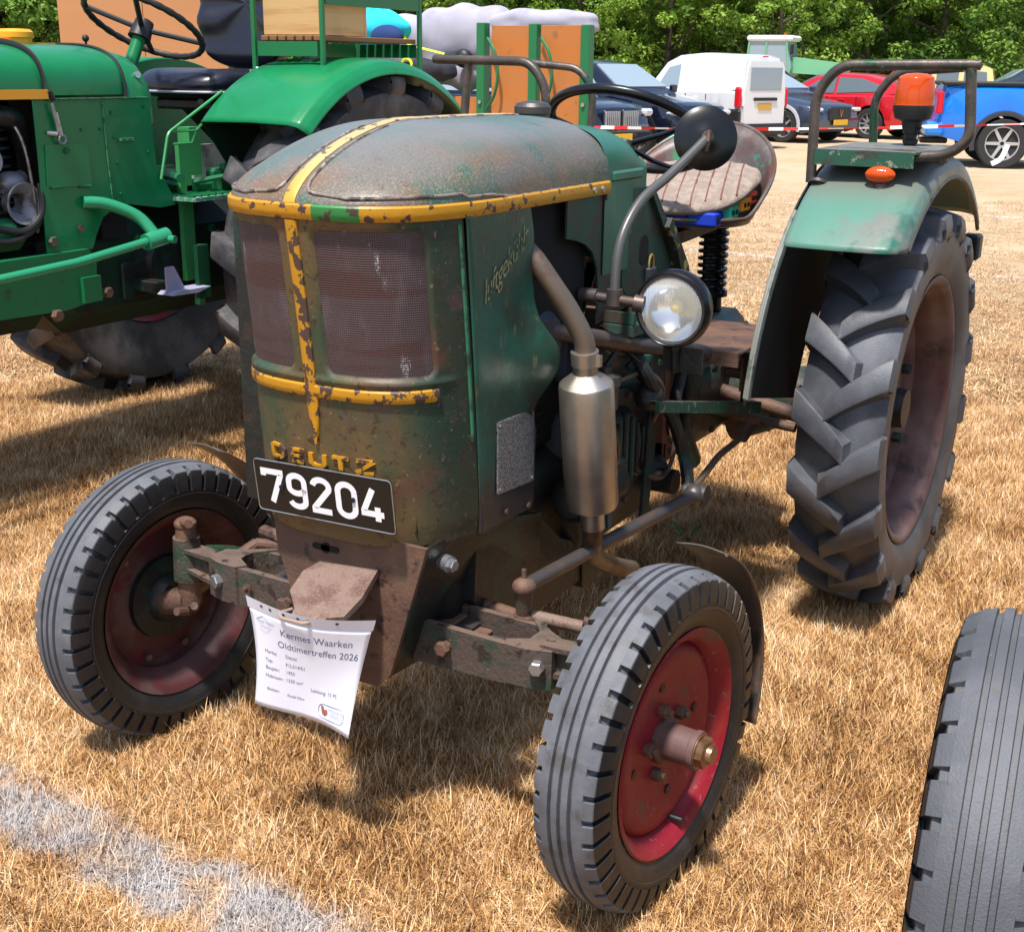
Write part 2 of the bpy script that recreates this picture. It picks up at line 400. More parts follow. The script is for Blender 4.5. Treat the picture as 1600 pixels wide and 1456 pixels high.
    def torus(s, c, r, rt, axis='Z', n=48, m=12):
        pr = [(rt * math.cos(2 * PI * k / m), r + rt * math.sin(2 * PI * k / m)) for k in range(m)]
        return s.lathe(pr, c, axis, n, closed_prof=True)
    def hexa(s, c, d, r, h):
        d = Vector(d).normalized(); c = Vector(c)
        s.tube([c, c + d * h * .85, c + d * h], [r, r, r * .85], 6)
        return s

def aim(p, q):
    return (Vector(q) - Vector(p)).normalized()

def smooth_path(pts, k=6):
    P = [Vector(p) for p in pts]; out = []
    for i in range(len(P) - 1):
        p0, p1, p2, p3 = P[max(i - 1, 0)], P[i], P[i + 1], P[min(i + 2, len(P) - 1)]
        for j in range(k):
            t = j / k
            out.append(0.5 * ((2 * p1) + (p2 - p0) * t + (2 * p0 - 5 * p1 + 4 * p2 - p3) * t * t + (3 * p1 - p0 - 3 * p2 + p3) * t ** 3))
    out.append(P[-1])
    return out

def bend(pts, r=0.03, k=5):
    """polyline with rounded corners"""
    P = [Vector(p) for p in pts]; out = [P[0]]
    for i in range(1, len(P) - 1):
        a, b, c = P[i - 1], P[i], P[i + 1]
        d0, d1 = (a - b), (c - b)
        q = min(r, d0.length * .45, d1.length * .45)
        s0, s1 = b + d0.normalized() * q, b + d1.normalized() * q
        for j in range(k + 1):
            t = j / k
            out.append(s0 * (1 - t) ** 2 + b * 2 * t * (1 - t) + s1 * t * t)
    out.append(P[-1])
    return out

ORG = [Vector((0, 0, 0))]
def thing(name, label, cat, loc=(0, 0, 0), group=None):
    o = bpy.data.objects.new(name, None)
    o.empty_display_size = 0.2
    sc.collection.objects.link(o)
    o.location = loc
    o['label'] = label; o['category'] = cat
    if group: o['group'] = group
    ORG[0] = Vector(loc)
    return o

def mesh_of(name, mb, mats, org=(0, 0, 0), angle=35):
    me = bpy.data.meshes.new(name)
    V = np.array(mb.v, dtype=np.float32).reshape(-1, 3) - np.array(org, dtype=np.float32)
    me.from_pydata([], [], [])
    me.vertices.add(len(V)); me.vertices.foreach_set('co', V.ravel())
    ls = [len(f) for f in mb.f]
    me.loops.add(sum(ls)); me.loops.foreach_set('vertex_index', np.concatenate([np.array(f, dtype=np.int32) for f in mb.f]))
    me.polygons.add(len(ls))
    me.polygons.foreach_set('loop_start', np.concatenate([[0], np.cumsum(ls)[:-1]]).astype(np.int32))
    me.polygons.foreach_set('material_index', np.array(mb.mi, dtype=np.int32))
    for m in (mats if isinstance(mats, (list, tuple)) else [mats]): me.materials.append(m)
    me.update(calc_edges=True); me.validate()
    me.polygons.foreach_set('use_smooth', np.ones(len(me.polygons), dtype=bool))
    me.set_sharp_from_angle(angle=R(angle))
    return me

SPLIT = {'panel_bolt', 'trim_screw', 'rivet', 'plate_bolt', 'frame_bolt', 'disc_hole', 'slot_disc', 'sleeve_hole', 'cooling_fin', 'foam_notch',
         'door_handle', 'door_mirror', 'door_gap', 'footboard_rib', 'axle_bolt', 'bracket_cheek', 'panel_fitting', 'sump_plate', 'arch_trim', 'rear_cross_shaft', 'spring_pin', 'pipe_clamp'}
def loose(mb):
    par = list(range(len(mb.v)))
    def find(a):
        while par[a] != a:
            par[a] = par[par[a]]; a = par[a]
        return a
    for f in mb.f:
        r = find(f[0])
        for q in f[1:]: par[find(q)] = r
    groups = {}
    for f, m in zip(mb.f, mb.mi): groups.setdefault(find(f[0]), []).append((f, m))
    out = []
    for g in groups.values():
        n = MB(); idx = {}
        for f, m in g:
            for q in f:
                if q not in idx: idx[q] = len(n.v); n.v.append(mb.v[q])
            n.f.append(tuple(idx[q] for q in f)); n.mi.append(m)
        out.append(n)
    return out
def part(name, mb, mats, parent, angle=35, recalc=True, label=None, solid=0.0):
    if name in SPLIT:
        ls = loose(mb)
        if len(ls) > 1:
            for l in ls: o = part1(name, l, mats, parent, angle, recalc, label, solid)
            return o
    return part1(name, mb, mats, parent, angle, recalc, label, solid)
def part1(name, mb, mats, parent, angle=35, recalc=True, label=None, solid=0.0):
    """one mesh; its vertices are in world metres, taken relative to the thing's base"""
    me = mesh_of(name, mb, mats, ORG[0] if parent is not None else (0, 0, 0), angle)
    if recalc:
        bm = bmesh.new(); bm.from_mesh(me); bmesh.ops.recalc_face_normals(bm, faces=bm.faces[:]); bm.to_mesh(me); bm.free()
    o = bpy.data.objects.new(name, me)
    sc.collection.objects.link(o)
    if parent is not None: o.parent = parent
    if label: o['label'] = label
    if solid:
        md = o.modifiers.new('thickness', 'SOLIDIFY'); md.thickness = solid; md.offset = -1
    return o

def single(name, mb, mats, label, cat, loc=(0, 0, 0), group=None, kind=None, **k):
    ORG[0] = Vector(loc)
    me = mesh_of(name, mb, mats, loc, k.get('angle', 35))
    o = bpy.data.objects.new(name, me); sc.collection.objects.link(o); o.location = loc
    if label: o['label'] = label
    if cat: o['category'] = cat
    if group: o['group'] = group
    if kind: o['kind'] = kind
    return o

def copy_tree(o, parent=None):
    c = o.copy(); sc.collection.objects.link(c); c.parent = parent
    for ch in list(o.children): copy_tree(ch, c)
    return c

def text_mesh(txt, size, shear=0.0, off=0.0, spacing=1.0):
    """vertices (2D) and faces of a line of text"""
    cu = bpy.data.curves.new('t', 'FONT'); cu.body = txt; cu.size = size; cu.shear = shear; cu.offset = off
    cu.space_character = spacing; cu.resolution_u = 3; cu.fill_mode = 'FRONT'
    o = bpy.data.objects.new('t', cu); sc.collection.objects.link(o)
    dg = bpy.context.evaluated_depsgraph_get()
    me = bpy.data.meshes.new_from_object(o.evaluated_get(dg))
    vs = [(v.co.x, v.co.y) for v in me.vertices]; fs = [tuple(p.vertices) for p in me.polygons]
    bpy.data.objects.remove(o); bpy.data.meshes.remove(me)
    return vs, fs

def strokes(lines, wd, k=1):
    """flat thick polylines: list of point lists -> verts2d, faces"""
    vs, fs = [], []
    for pl in lines:
        P = [Vector(p) for p in pl]; n = len(P); b = len(vs)
        for i in range(n):
            t0 = (P[i] - P[i - 1]).normalized() if i > 0 else (P[1] - P[0]).normalized()
            t1 = (P[i + 1] - P[i]).normalized() if i < n - 1 else t0
            t = (t0 + t1).normalized(); nn = Vector((-t.y, t.x)); c = max(.5, nn.dot(Vector((-t0.y, t0.x))))
            vs += [tuple(P[i] + nn * wd / 2 / c), tuple(P[i] - nn * wd / 2 / c)]
        for i in range(n - 1): fs.append((b + 2 * i, b + 2 * i + 1, b + 2 * i + 3, b + 2 * i + 2))
    return vs, fs
# ================================================================== the main tractor
TR = thing('vintage_tractor', 'rusty dark green vintage tractor with yellow trim bands and number plate 79204', 'tractor', (0, 0, 0))
SN = 0.08                                     # front wheels steered slightly

def hood_outline(z, n=60):
    k = max(0.0, min(1.0, (z - .65) / .635))
    hw = .236 + .009 * k; yn = -.175 - .07 * k ** 1.3; y0 = .10; a = y0 - yn
    xs, ys = [], []
    for i in range(n + 1):
        t = PI / 2 * i / n
        xs.append(hw * math.sin(t) ** (2 / 3)); ys.append(y0 - a * math.cos(t) ** (2 / 3))
    xs.append(hw); ys.append(.9)
    return xs, ys
_oc = {}
def hood_pt(u, z, off=0.0):
    """point on the upright shell: u = arc length from the nose (signed), z = height"""
    kz = round(z, 3)
    if kz not in _oc:
        xs, ys = hood_outline(z, 90)
        d = [0.0]
        for i in range(1, len(xs)): d.append(d[-1] + math.hypot(xs[i] - xs[i - 1], ys[i] - ys[i - 1]))
        _oc[kz] = (np.array(xs), np.array(ys), np.array(d))
    xs, ys, d = _oc[kz]
    a = abs(u); sg = 1 if u >= 0 else -1
    x = float(np.interp(a, d, xs)); y = float(np.interp(a, d, ys))
    e = .012
    x0, y0 = np.interp(max(a - e, 0), d, xs), np.interp(max(a - e, 0), d, ys)
    x1, y1 = np.interp(a + e, d, xs), np.interp(a + e, d, ys)
    if a < e: x0 = -np.interp(e - a, d, xs); y0 = np.interp(e - a, d, ys)
    tx, ty = x1 - x0, y1 - y0; L = math.hypot(tx, ty) + 1e-9
    nx, ny = ty / L, -tx / L
    # fan housing bulge on the side panel
    b = .034 * math.exp(-((y - .25) / .075) ** 2 - ((z - .965) / .085) ** 2)
    return (sg * (x + nx * (off + b)), y + ny * off, z)
def rrect(u, z, u0, u1, z0, z1, r):
    """signed distance to a rounded rectangle (negative inside)"""
    cx, cz, hx, hz = (u0 + u1) / 2, (z0 + z1) / 2, (u1 - u0) / 2 - r, (z1 - z0) / 2 - r
    dx, dz = abs(u - cx) - hx, abs(z - cz) - hz
    return math.hypot(max(dx, 0), max(dz, 0)) + min(max(dx, dz), 0) - r
GR = (.036, .250, .982, 1.250)
def sstep(x, a, b):
    t = max(0, min(1, (x - a) / (b - a))); return t * t * (3 - 2 * t)
USEAM = .338
# nose shell, both sides to the seam
mb = MB()
def fshell(a, b):
    u = -USEAM + 2 * USEAM * a; z = .652 + (1.285 - .652) * b
    d = rrect(abs(u), z, *GR, .022)
    off = -.007 * (1 - sstep(d, -.004, .004))
    off += .004 * math.exp(-((z - .972) / .006) ** 2) * (1 - sstep(abs(u), .27, .31))
    if z < .70: off -= .004 * sstep(.70 - z, 0, .05)
    return hood_pt(u, z, off)
mb.grid(fshell, 190, 150)
part('front_shell', mb, M_front, TR, angle=60, recalc=False, solid=.004)
# side panels
def yedge(z):
    return .188 + .032 * sstep(z, .62, .66) * (1 - sstep(z, .80, .86)) + .062 * math.exp(-((z - .955) / .07) ** 2) - .018 * sstep(z, 1.2, 1.28)
for sg in (1, -1):
    mb = MB()
    def fs(a, b):
        z = .645 + (1.268 - .645) * b
        x, y, _ = hood_pt(USEAM + .002, z)
        yy = y + (yedge(z) - y) * a
        bb = .036 * math.exp(-((yy - .24) / .085) ** 2 - ((z - .965) / .09) ** 2)
        hw = .236 + .009 * (z - .65) / .635
        dd = .0025 * math.exp(-((yy - y) / .004) ** 2)
        return (sg * (hw + bb - dd - .001), yy, z)
    mb.grid(fs, 40, 90)
    sp = part('side_panel', mb, M_side, TR, angle=60, recalc=False, solid=.003)
    mb = MB()
    mb.tube([(sg * (hood_pt(USEAM - .012, z)[0] + .0005), hood_pt(USEAM - .012, z)[1], z) for z in np.linspace(.845, 1.255, 14)], .004, 8)
    part('seam_bead', mb, mat('green bead' + str(sg), (0.03, .17, .09), .45, 0, [((.02, .05, .035), 20, .45, .6)]) , sp)
    if sg > 0:
        mb = MB()
        for (y, z) in ((.10, .668), (.19, .655)): mb.hexa((.236, y, z), (1, 0, 0), .007, .006)
        part('panel_bolt', mb, M_rust, sp)
        # maker's data plate
        mb = MB(); mb.prism([(.062, .716), (.205, .706), (.202, .860), (.060, .862)], 'X', .2385, .2425)
        dp = part('data_plate', mb, M_alu, TR)
        mb = MB()
        for (y, z) in ((.069, .724), (.198, .714), (.195, .852), (.067, .854)): mb.cyl((.242, y, z), (.2445, y, z), .003, n=8)
        part('rivet', mb, M_bolt, dp)
        # lettering on the side panel
        vs, fs_ = text_mesh('luftgekühlt', .066, shear=.35, off=-.0005, spacing=.92)
        mb = MB()
        Lx = max(v[0] for v in vs)
        ca, sa = math.cos(R(36)), math.sin(R(36))
        out = []
        for (tx, ty) in vs:
            tx2 = tx / Lx * .205; ty2 = ty
            y = .004 + tx2 * ca * .98 - ty2 * sa * .35; z = 1.098 + tx2 * sa * .83 + ty2 * .9
            bb = .036 * math.exp(-((y - .24) / .085) ** 2 - ((z - .965) / .09) ** 2)
            out.append((.236 + .009 * (z - .65) / .635 + bb + .0012, y, z))
        mb.add(out, fs_)
        part('script_lettering', mb, mat('worn cream script', (.30, .29, .13), .6, 0, [((.02, .06, .04), 60, .5, .58)]), TR, recalc=False)
# grille screens
def screen_mat():
    m = mat('wire grille', (.1, .05, .05), .6, 0, coord='UV')
    N, L = m.node_tree.nodes, m.node_tree.links
    b = N['Principled BSDF']
    tc = N.new('ShaderNodeTexCoord'); sp = N.new('ShaderNodeSeparateXYZ'); L.new(tc.outputs['UV'], sp.inputs[0])
    def M(op, a, c=None, cl=False):
        n = N.new('ShaderNodeMath'); n.operation = op; n.use_clamp = cl
        for i, v in enumerate((a, c)):
            if v is None: continue
            if isinstance(v, (int, float)): n.inputs[i].default_value = v
            else: L.new(v, n.inputs[i])
        return n.outputs[0]
    p = .0042
    su = M('ABSOLUTE', M('SINE', M('MULTIPLY', sp.outputs[0], PI / p)))
    sz = M('ABSOLUTE', M('SINE', M('MULTIPLY', sp.outputs[1], PI / p)))
    wire = M('SUBTRACT', 1.0, M('MULTIPLY', su, sz), True)          # 1 on the wires
    hole = N.new('ShaderNodeMapRange'); L.new(wire, hole.inputs[0]); hole.inputs[1].default_value = .15; hole.inputs[2].default_value = .55
    def noise(sx, sy, sc_, seed, lo, hi):
        mp = N.new('ShaderNodeMapping'); mp.inputs['Scale'].default_value = (sx, sy, 1); mp.inputs['Location'].default_value = (seed, seed * 1.7, 0)
        L.new(tc.outputs['UV'], mp.inputs[0]); n = N.new('ShaderNodeTexNoise'); n.inputs['Scale'].default_value = sc_; n.inputs['Detail'].default_value = 6
        L.new(mp.outputs[0], n.inputs['Vector']); r = N.new('ShaderNodeMapRange'); L.new(n.outputs['Fac'], r.inputs[0])
        r.inputs[1].default_value = lo; r.inputs[2].default_value = hi; r.interpolation_type = 'SMOOTHSTEP'; return r.outputs[0]
    def mix(f, a, c):
        x = N.new('ShaderNodeMix'); x.data_type = 'RGBA'; L.new(f, x.inputs[0])
        for i, v in ((6, a), (7, c)):
            if isinstance(v, tuple): x.inputs[i].default_value = (*v, 1)
            else: L.new(v, x.inputs[i])
        return x.outputs[2]
    c1 = mix(noise(.6, 7, 2.4, 3, .56, .60), (.090, .056, .056), (.085, .038, .034))
    c1 = mix(noise(9, 4, 2.0, 7, .5, .85), c1, (.15, .12, .125))
    c1 = mix(M('MULTIPLY', noise(14, 5, 1.6, 5, .60, .72), noise(1, 1, 330, 2, .48, .56)), c1, (.72, .70, .74))
    c2 = mix(hole.outputs[0], (.014, .008, .009), c1)
    L.new(c2, b.inputs['Base Color'])
    bp = N.new('ShaderNodeBump'); bp.inputs['Strength'].default_value = .6; bp.inputs['Distance'].default_value = .0015
    L.new(wire, bp.inputs['Height']); L.new(bp.outputs[0], b.inputs['Normal'])
    return m
M_screen = screen_mat()
def add_uv(o, fn):
    me = o.data; uv = me.uv_layers.new(name='uv')
    org = ORG[0]
    for l in me.loops:
        co = me.vertices[l.vertex_index].co + org
        uv.data[l.index].uv = fn(co)
for sg in (1, -1):
    mb = MB(); uvs = {}
    nu, nz = 44, 50
    u0, u1, z0, z1 = GR
    def fg(a, b):
        z = z0 + .002 + (z1 - z0 - .004) * b
        hz = (z1 - z0) / 2; t = abs(z - (z0 + z1) / 2) - (hz - .022)
        cut = 0 if t <= 0 else .022 - math.sqrt(max(0, .022 ** 2 - t * t))
        u = (u0 + .001 + cut) + (u1 - u0 - .002 - 2 * cut) * a
        q = hood_pt(sg * u, z, -.0062)
        uvs[len(uvs)] = (u, z)
        return q
    mb.grid(fg, nu, nz)
    o = part('grille_screen', mb, M_screen, TR, angle=80, recalc=False)
    uvl = o.data.uv_layers.new(name='uv')
    for l in o.data.loops: uvl.data[l.index].uv = uvs[l.vertex_index]
# trim: lower horizontal band, vertical strip, upper band round the hood
def band(name, us, zs, m, off=.006, parent=TR, label=None):
    """raised strip on the shell; cross profile rounded"""
    mb = MB()
    prof = [(0, -.001), (0, off * .6), (.12, off), (.5, off * 1.15), (.88, off), (1, off * .6), (1, -.001)]
    k = len(prof)
    vs = [];
    for i in range(len(us)):
        (a, b) = us[i], zs[i]
        for (t, o_) in prof:
            vs.append(hood_pt(a if not isinstance(a, tuple) else a[0] + (a[1] - a[0]) * t, b if not isinstance(b, tuple) else b[0] + (b[1] - b[0]) * t, o_))
    fs_ = [(i * k + j, (i + 1) * k + j, (i + 1) * k + j + 1, i * k + j + 1) for i in range(len(us) - 1) for j in range(k - 1)]
    fs_ += [tuple(range(k)), tuple((len(us) - 1) * k + j for j in range(k))[::-1]]
    mb.add(vs, fs_)
    return part(name, mb, m, parent, label=label)
n = 41
us = list(np.linspace(-.25, .25, n))
band('lower_trim_band', us, [(.938, .962)] * n, M_yelv)
zs = list(np.linspace(1.262, .962, 26)) + list(np.linspace(.94, .845, 9))
band('centre_trim_strip', [(-.0125 * w_, .0125 * w_) for w_ in [1] * 26 + [1, 1, .95, .9, .8, .7, .55, .4, .15]], zs, M_yelv)
ub = list(np.linspace(-.90, -.26, 12)) + list(np.linspace(-.25, .25, 41)) + list(np.linspace(.26, .90, 12))
o = band('upper_trim_band', ub, [(1.264, 1.291)] * len(ub), [M_yel, M_greenchip], .007)
for p in o.data.polygons:
    c = p.center
    if .045 < c.x < .14 and c.y < -.1: p.material_index = 1
mb = MB()
for y in (.425, .462): mb.cyl((.252, y, 1.277), (.2555, y, 1.277), .006, n=12)
part('trim_screw', mb, M_bolt, TR)
# hood top
YC0 = .10; HZ = 1.289; HH = .131
def dome(x, y):
    v = min(1.0, max(0.0, (YC0 - y) / .345)); xo = .2455 * max(0.0, 1 - v ** 3) ** (1 / 3)
    t = min(1.0, abs(x) / (xo + 1e-6))
    p = 2.7 - .8 * max(0.0, min(1.0, (.15 - y) / .25))
    return HZ + HH * max(0.0, 1 - v ** 1.6) ** .625 * max(0.0, 1 - t ** p) ** (1 / p) - .012 * sstep(y, .35, .95)
mb = MB()
def fd(a, b):
    # a runs back-left, nose, back-right; b from the ridge to the rim
    s = math.sin(b * PI / 2) ** .9
    L1 = .405
    xs, ys = hood_outline(1.285)
    if a < .25: x, y = -.245, .505 - (.505 - .10) * a / .25; return (x * s, y, dome(x * s, y) if b < 1 else HZ - .004)
    if a > .75: x, y = .245, .10 + .405 * (a - .75) / .25; return (x * s, y, dome(x * s, y) if b < 1 else HZ - .004)
    t = (a - .25) / .5 * PI - PI / 2
    x = math.copysign(.245 * abs(math.sin(t)) ** (2 / 3), t); y = .10 - .345 * math.cos(t) ** (2 / 3) if abs(t) < PI / 2 else .10
    X, Y = x * s, .10 + (y - .10) * s
    return (X, Y, dome(X, Y) if b < 1 else HZ - .004)
mb.grid(fd, 161, 40)
HT = part('hood_top', mb, M_top, TR, angle=70, recalc=False)
mb = MB(); mb.prism([(-.244, 1.25), (.244, 1.25), (.244, 1.31)] + [(x, dome(x, .5)) for x in np.linspace(.235, -.235, 24)] + [(-.244, 1.31)], 'Y', .500, .506)
part('hood_rear_edge', mb, M_steel, TR)
# ridge strip and beads
ys_ = [.5, .4, .3, .2, .1, .05, 0, -.03, -.06, -.09, -.12, -.15, -.175, -.195, -.21, -.222, -.232, -.239, -.243, -.2445, -.2449]
mb = MB(); vs = []; prof = [(-1, -.002), (-1, .002), (-.8, .0035), (.8, .0035), (1, .002), (1, -.002)]
for y in ys_:
    w_ = .0125
    for (t, o_) in prof:
        z = dome(t * w_, y)
        g = (dome(0, y + .002) - dome(0, y - .002)) / .004
        L_ = math.hypot(1, g); vs.append((t * w_, y - g / L_ * -o_ * -1, z + o_ / L_) if False else (t * w_, y - g / L_ * o_, z + o_ / L_))
k = len(prof)
mb.add(vs, [(i * k + j, (i + 1) * k + j, (i + 1) * k + j + 1, i * k + j + 1) for i in range(len(ys_) - 1) for j in range(k - 1)])
part('ridge_strip', mb, M_yeltop, TR)
for sg in (1, -1):
    pth = [(sg * .024, y) for y in (.5, .4, .3, .2, .1, 0, -.05, -.1, -.14, -.17)]
    pth += [(sg * .024, -.195), (sg * .0245, -.213), (sg * .028, -.224), (sg * .036, -.231), (sg * .048, -.2325)]
    for t in np.linspace(.20, 1.0, 24):
        a = t * PI / 2
        pth.append((sg * (.2405 + .0055 * t ** 3) * math.sin(a) ** (2 / 3), .10 - .338 * math.cos(a) ** (2 / 3)))
    pth += [(sg * .2462, y) for y in (.12, .2, .3, .4, .5)]
    mb = MB(); mb.tube([(x, y - (.003 if y < .05 else 0), min(dome(x, y) - .0002, 1.2985) if abs(x) > .235 else dome(x, y) - .0002) for x, y in pth], .0032, 8)
    part('panel_bead', mb, M_bead, TR)
# raised brand letters DEUTZ
LET = {'D': [[(0, 0), (0, 1)], [(0, 1), (.55, 1), (.8, .75), (.8, .25), (.55, 0), (0, 0)]],
       'E': [[(.8, 1), (0, 1)], [(.12, 1), (.12, 0)], [(0, 0), (.8, 0)], [(0, .5), (.65, .5)]],
       'U': [[(0, 1), (0, .2), (.2, 0), (.6, 0), (.8, .2), (.8, 1)]],
       'T': [[(0, 1), (.9, 1)], [(.45, 1), (.45, 0)]],
       'Z': [[(0, 1), (.85, 1)], [(.85, .95), (0, .05)], [(0, 0), (.85, 0)]]}
for i, ch in enumerate('DEUTZ'):
    mb = MB()
    for ln in LET[ch]:
        vs, fs_ = strokes([ln], .25)
        for off, fl in ((.0055, False),):
            top = [hood_pt(-.118 + i * .0505 + vx * .040, .801 + vz * .024, off) for vx, vz in vs]
            bot = [hood_pt(-.118 + i * .0505 + vx * .040, .801 + vz * .024, -.001) for vx, vz in vs]
            n0 = len(top)
            m2 = len(vs) // 2
            loop = [2 * j for j in range(m2)] + [2 * j + 1 for j in range(m2 - 1, -1, -1)]
            fb = [tuple(f) for f in fs_] + [(loop[j], loop[(j + 1) % len(loop)], loop[(j + 1) % len(loop)] + n0, loop[j] + n0) for j in range(len(loop))]
            mb.add(top + bot, fb)
    part('brand_letter', mb, M_yelv, TR)
# number plate 79204 (slightly tilted flat plate in front of the shell)
mb = MB()
PL = Vector((-.150, -.2005, .797)); PR_ = Vector((.173, -.2005, .806)); BL = Vector((-.147, -.1905, .688))
ex = (PR_ - PL).normalized(); ez = (PL - BL); ez = (ez - ex * ez.dot(ex)).normalized(); ey = ex.cross(ez)
PW, PH = .325, .107
def plate_pt(a, b, o=0.0): return tuple(PL + ex * a - ez * (PH - b) - ey * -o * -1 if False else PL + ex * a - ez * (PH - b) - ey * (o))
def rr_poly(x0, x1, y0, y1, r, k=5):
    out = []
    for cx, cy, a in ((x1 - r, y1 - r, 0), (x0 + r, y1 - r, 90), (x0 + r, y0 + r, 180), (x1 - r, y0 + r, 270)):
        for j in range(k + 1):
            t = R(a + 90 * j / k); out.append((cx + r * math.cos(t), cy + r * math.sin(t)))
    return out
# ey points into the shell or out of it: choose outwards (-Y)
if ey.y > 0: ey = -ey
def plate_pt(a, b, o=0.0): return tuple(PL + ex * a - ez * (PH - b) + ey * o)
pl = rr_poly(0, PW, 0, PH, .008)
n0 = len(pl)
mb.add([plate_pt(a, b, .003) for a, b in pl] + [plate_pt(a, b, 0) for a, b in pl], [tuple(range(n0)), tuple(range(2 * n0 - 1, n0 - 1, -1))] + [(i, i + n0, (i + 1) % n0 + n0, (i + 1) % n0) for i in range(n0)])
NP_ = part('number_plate', mb, M_plate, TR)
mb = MB(); mb.tube([plate_pt(a, b, .0028) for a, b in rr_poly(.001, PW - .001, .001, PH - .001, .008)], .0013, 6, closed=True)
part('plate_rim', mb, M_bolt, NP_)
def arc(cx, cy, rx, ry, a0, a1, k=10): return [(cx + rx * math.cos(R(a0 + (a1 - a0) * j / k)), cy + ry * math.sin(R(a0 + (a1 - a0) * j / k))) for j in range(k + 1)]
DIG = {'7': [[(.0, .84), (.0, 1), (.62, 1), (.62, .93), (.24, 0)]],
       '9': [arc(.31, .19, .27, .19, 195, 360) + [(.58, .5)] + arc(.31, .80, .27, .20, 0, 180) + arc(.31, .60, .27, .17, 180, 350)],
       '2': [arc(.31, .78, .28, .22, 175, -20) + [(.03, .08), (.03, 0.0), (.62, 0)]],
       '0': [arc(.31, .76, .28, .24, 0, 180) + arc(.31, .24, .28, .24, 180, 360) + [(.59, .76)]],
       '4': [[(.36, 1), (.02, .30), (.02, .22), (.68, .22)], [(.48, .45), (.48, 0)]]}
for i, ch in enumerate('79204'):
    mb = MB()
    for ln in DIG[ch]:
        vs, fs_ = strokes([ln], .19)
        mb.add([plate_pt(.022 + i * .0585 + vx * .068, .021 + vz * .063, .0036 + .0001 * (DIG[ch].index(ln))) for vx, vz in vs], fs_)
    part('plate_digit', mb, M_white, NP_, recalc=False)
mb = MB()
for a in (.065, .235): mb.cyl(plate_pt(a, .056, .002), plate_pt(a, .056, .007), .005, n=10)
part('plate_bolt', mb, mat('dark screw', (.03, .04, .07), .3, .6), NP_)
mb = MB(); mb.box(-.12, .12, -.195, -.165, .71, .79); part('plate_holder', mb, M_oily, TR)
# front bracket: tapering folded plate carrying the axle
mb = MB()
FB = [(-.150, .665), (.215, .665), (.205, .630), (.128, .385), (.095, .352), (.03, .352), (-.055, .40), (-.098, .47), (-.142, .60)]
def wedge(poly, y0, y1):
    mb.prism(poly, 'Y', y0, y1)
wedge(FB, -.152, -.142)
part('front_bracket', mb, M_rust, TR)
mb = MB()
for sg, x0, x1 in ((1, .205, .110), (-1, -.145, -.085)):
    # side cheeks run backwards from the folded front
    P0 = [(x0, -.142, .66), (x0, .02, .665), (x0, .30, .60), (x0, .30, .50), (x1, .02, .36), (x1, -.142, .37)]
    n_ = len(P0); mb.add([(p[0] - .004, p[1], p[2]) for p in P0] + [(p[0] + .004, p[1], p[2]) for p in P0], [tuple(range(n_)), tuple(range(2 * n_ - 1, n_ - 1, -1))] + [(i, i + n_, (i + 1) % n_ + n_, (i + 1) % n_) for i in range(n_)])
part('bracket_cheek', mb, M_oily, TR)
mb = MB(); mb.cyl((.20, -.075, .612), (.222, -.080, .612), .017, n=20); mb.hexa((.220, -.080, .612), (1, -.1, 0), .0125, .014)
part('cheek_bolt', mb, M_bolt, TR)
mb = MB()   # keyhole slot seen as a dark recess plate
sl_ = rr_poly(-.052, .012, .615, .627, .0055) ; mb.prism(sl_, 'Y', -.1545, -.1525); mb.cyl((-.02, -.1545, .621), (-.02, -.1525, .621), .011, n=14)
part('bracket_slot', mb, M_dark, TR)
# tow hook plate
mb = MB()
HK = [(-.035, -.153, .590), (.105, -.153, .602), (.118, -.19, .597), (.120, -.225, .575), (.105, -.262, .546), (.07, -.27, .538), (.062, -.285, .522), (-.01, -.285, .520), (-.012, -.262, .536), (-.045, -.235, .556), (-.048, -.19, .58)]
n_ = len(HK); mb.add([p for p in HK] + [(p[0], p[1] + .003, p[2] - .012) for p in HK], [tuple(range(n_)), tuple(range(2 * n_ - 1, n_ - 1, -1))] + [(i, i + n_, (i + 1) % n_ + n_, (i + 1) % n_) for i in range(n_)])
part('tow_plate', mb, M_rustlt, TR)
mb = MB(); mb.tube(bend([(-.018, -.262, .533), (-.026, -.290, .534), (-.014, -.300, .530), (.040, -.300, .531), (.050, -.290, .534), (.046, -.262, .533)], .012), .0035, 8)
part('tow_loop', mb, mat('thin rusty wire', (.30, .21, .16), .6), TR)
# front axle: two parallel bars with spring leaves between, telescopic ends
mb = MB()
mb.prism([(-.36, .395), (-.36, .478), (.375, .466), (.375, .385), (.05, .378), (-.05, .378)], 'Y', -.062, -.046)
mb.prism([(-.36, .410), (-.36, .478), (.36, .466), (.36, .400)], 'Y', .045, .060)
AX = part('front_axle_beam', mb, M_axle, TR)
for i, (x0, x1, dz) in enumerate(((-.27, .135, .0), (-.27, .185, -.010), (-.27, .215, -.020), (-.27, .245, -.030), (-.27, .275, -.040))):
    mb = MB(); mb.box(x0, x1, -.044, .043, .456 + dz, .464 + dz, .002)
    part('spring_leaf', mb, M_rust if i % 2 else M_steel, AX)
mb = MB()
for x in (.20, -.20): mb.cyl((x, -.076, .43), (x, .07, .43), .012, n=14); mb.hexa((x, -.074, .43), (0, -1, 0), .016, .012)
part('spring_pin', mb, M_rust, AX)
mb = MB(); mb.hexa((.404, -.060, .437), (.3, -1, 0), .015, .018); mb.hexa((-.39, -.062, .44), (-.3, -1, 0), .015, .018)
part('axle_bolt', mb, M_bolt, AX)
mb = MB(); mb.cyl((-.30, -.068, .445), (-.30, -.09, .445), .006, n=8); mb.cyl((-.30, -.075, .445), (-.30, -.078, .445), .011, n=8)
part('grease_nipple', mb, M_rust, AX)
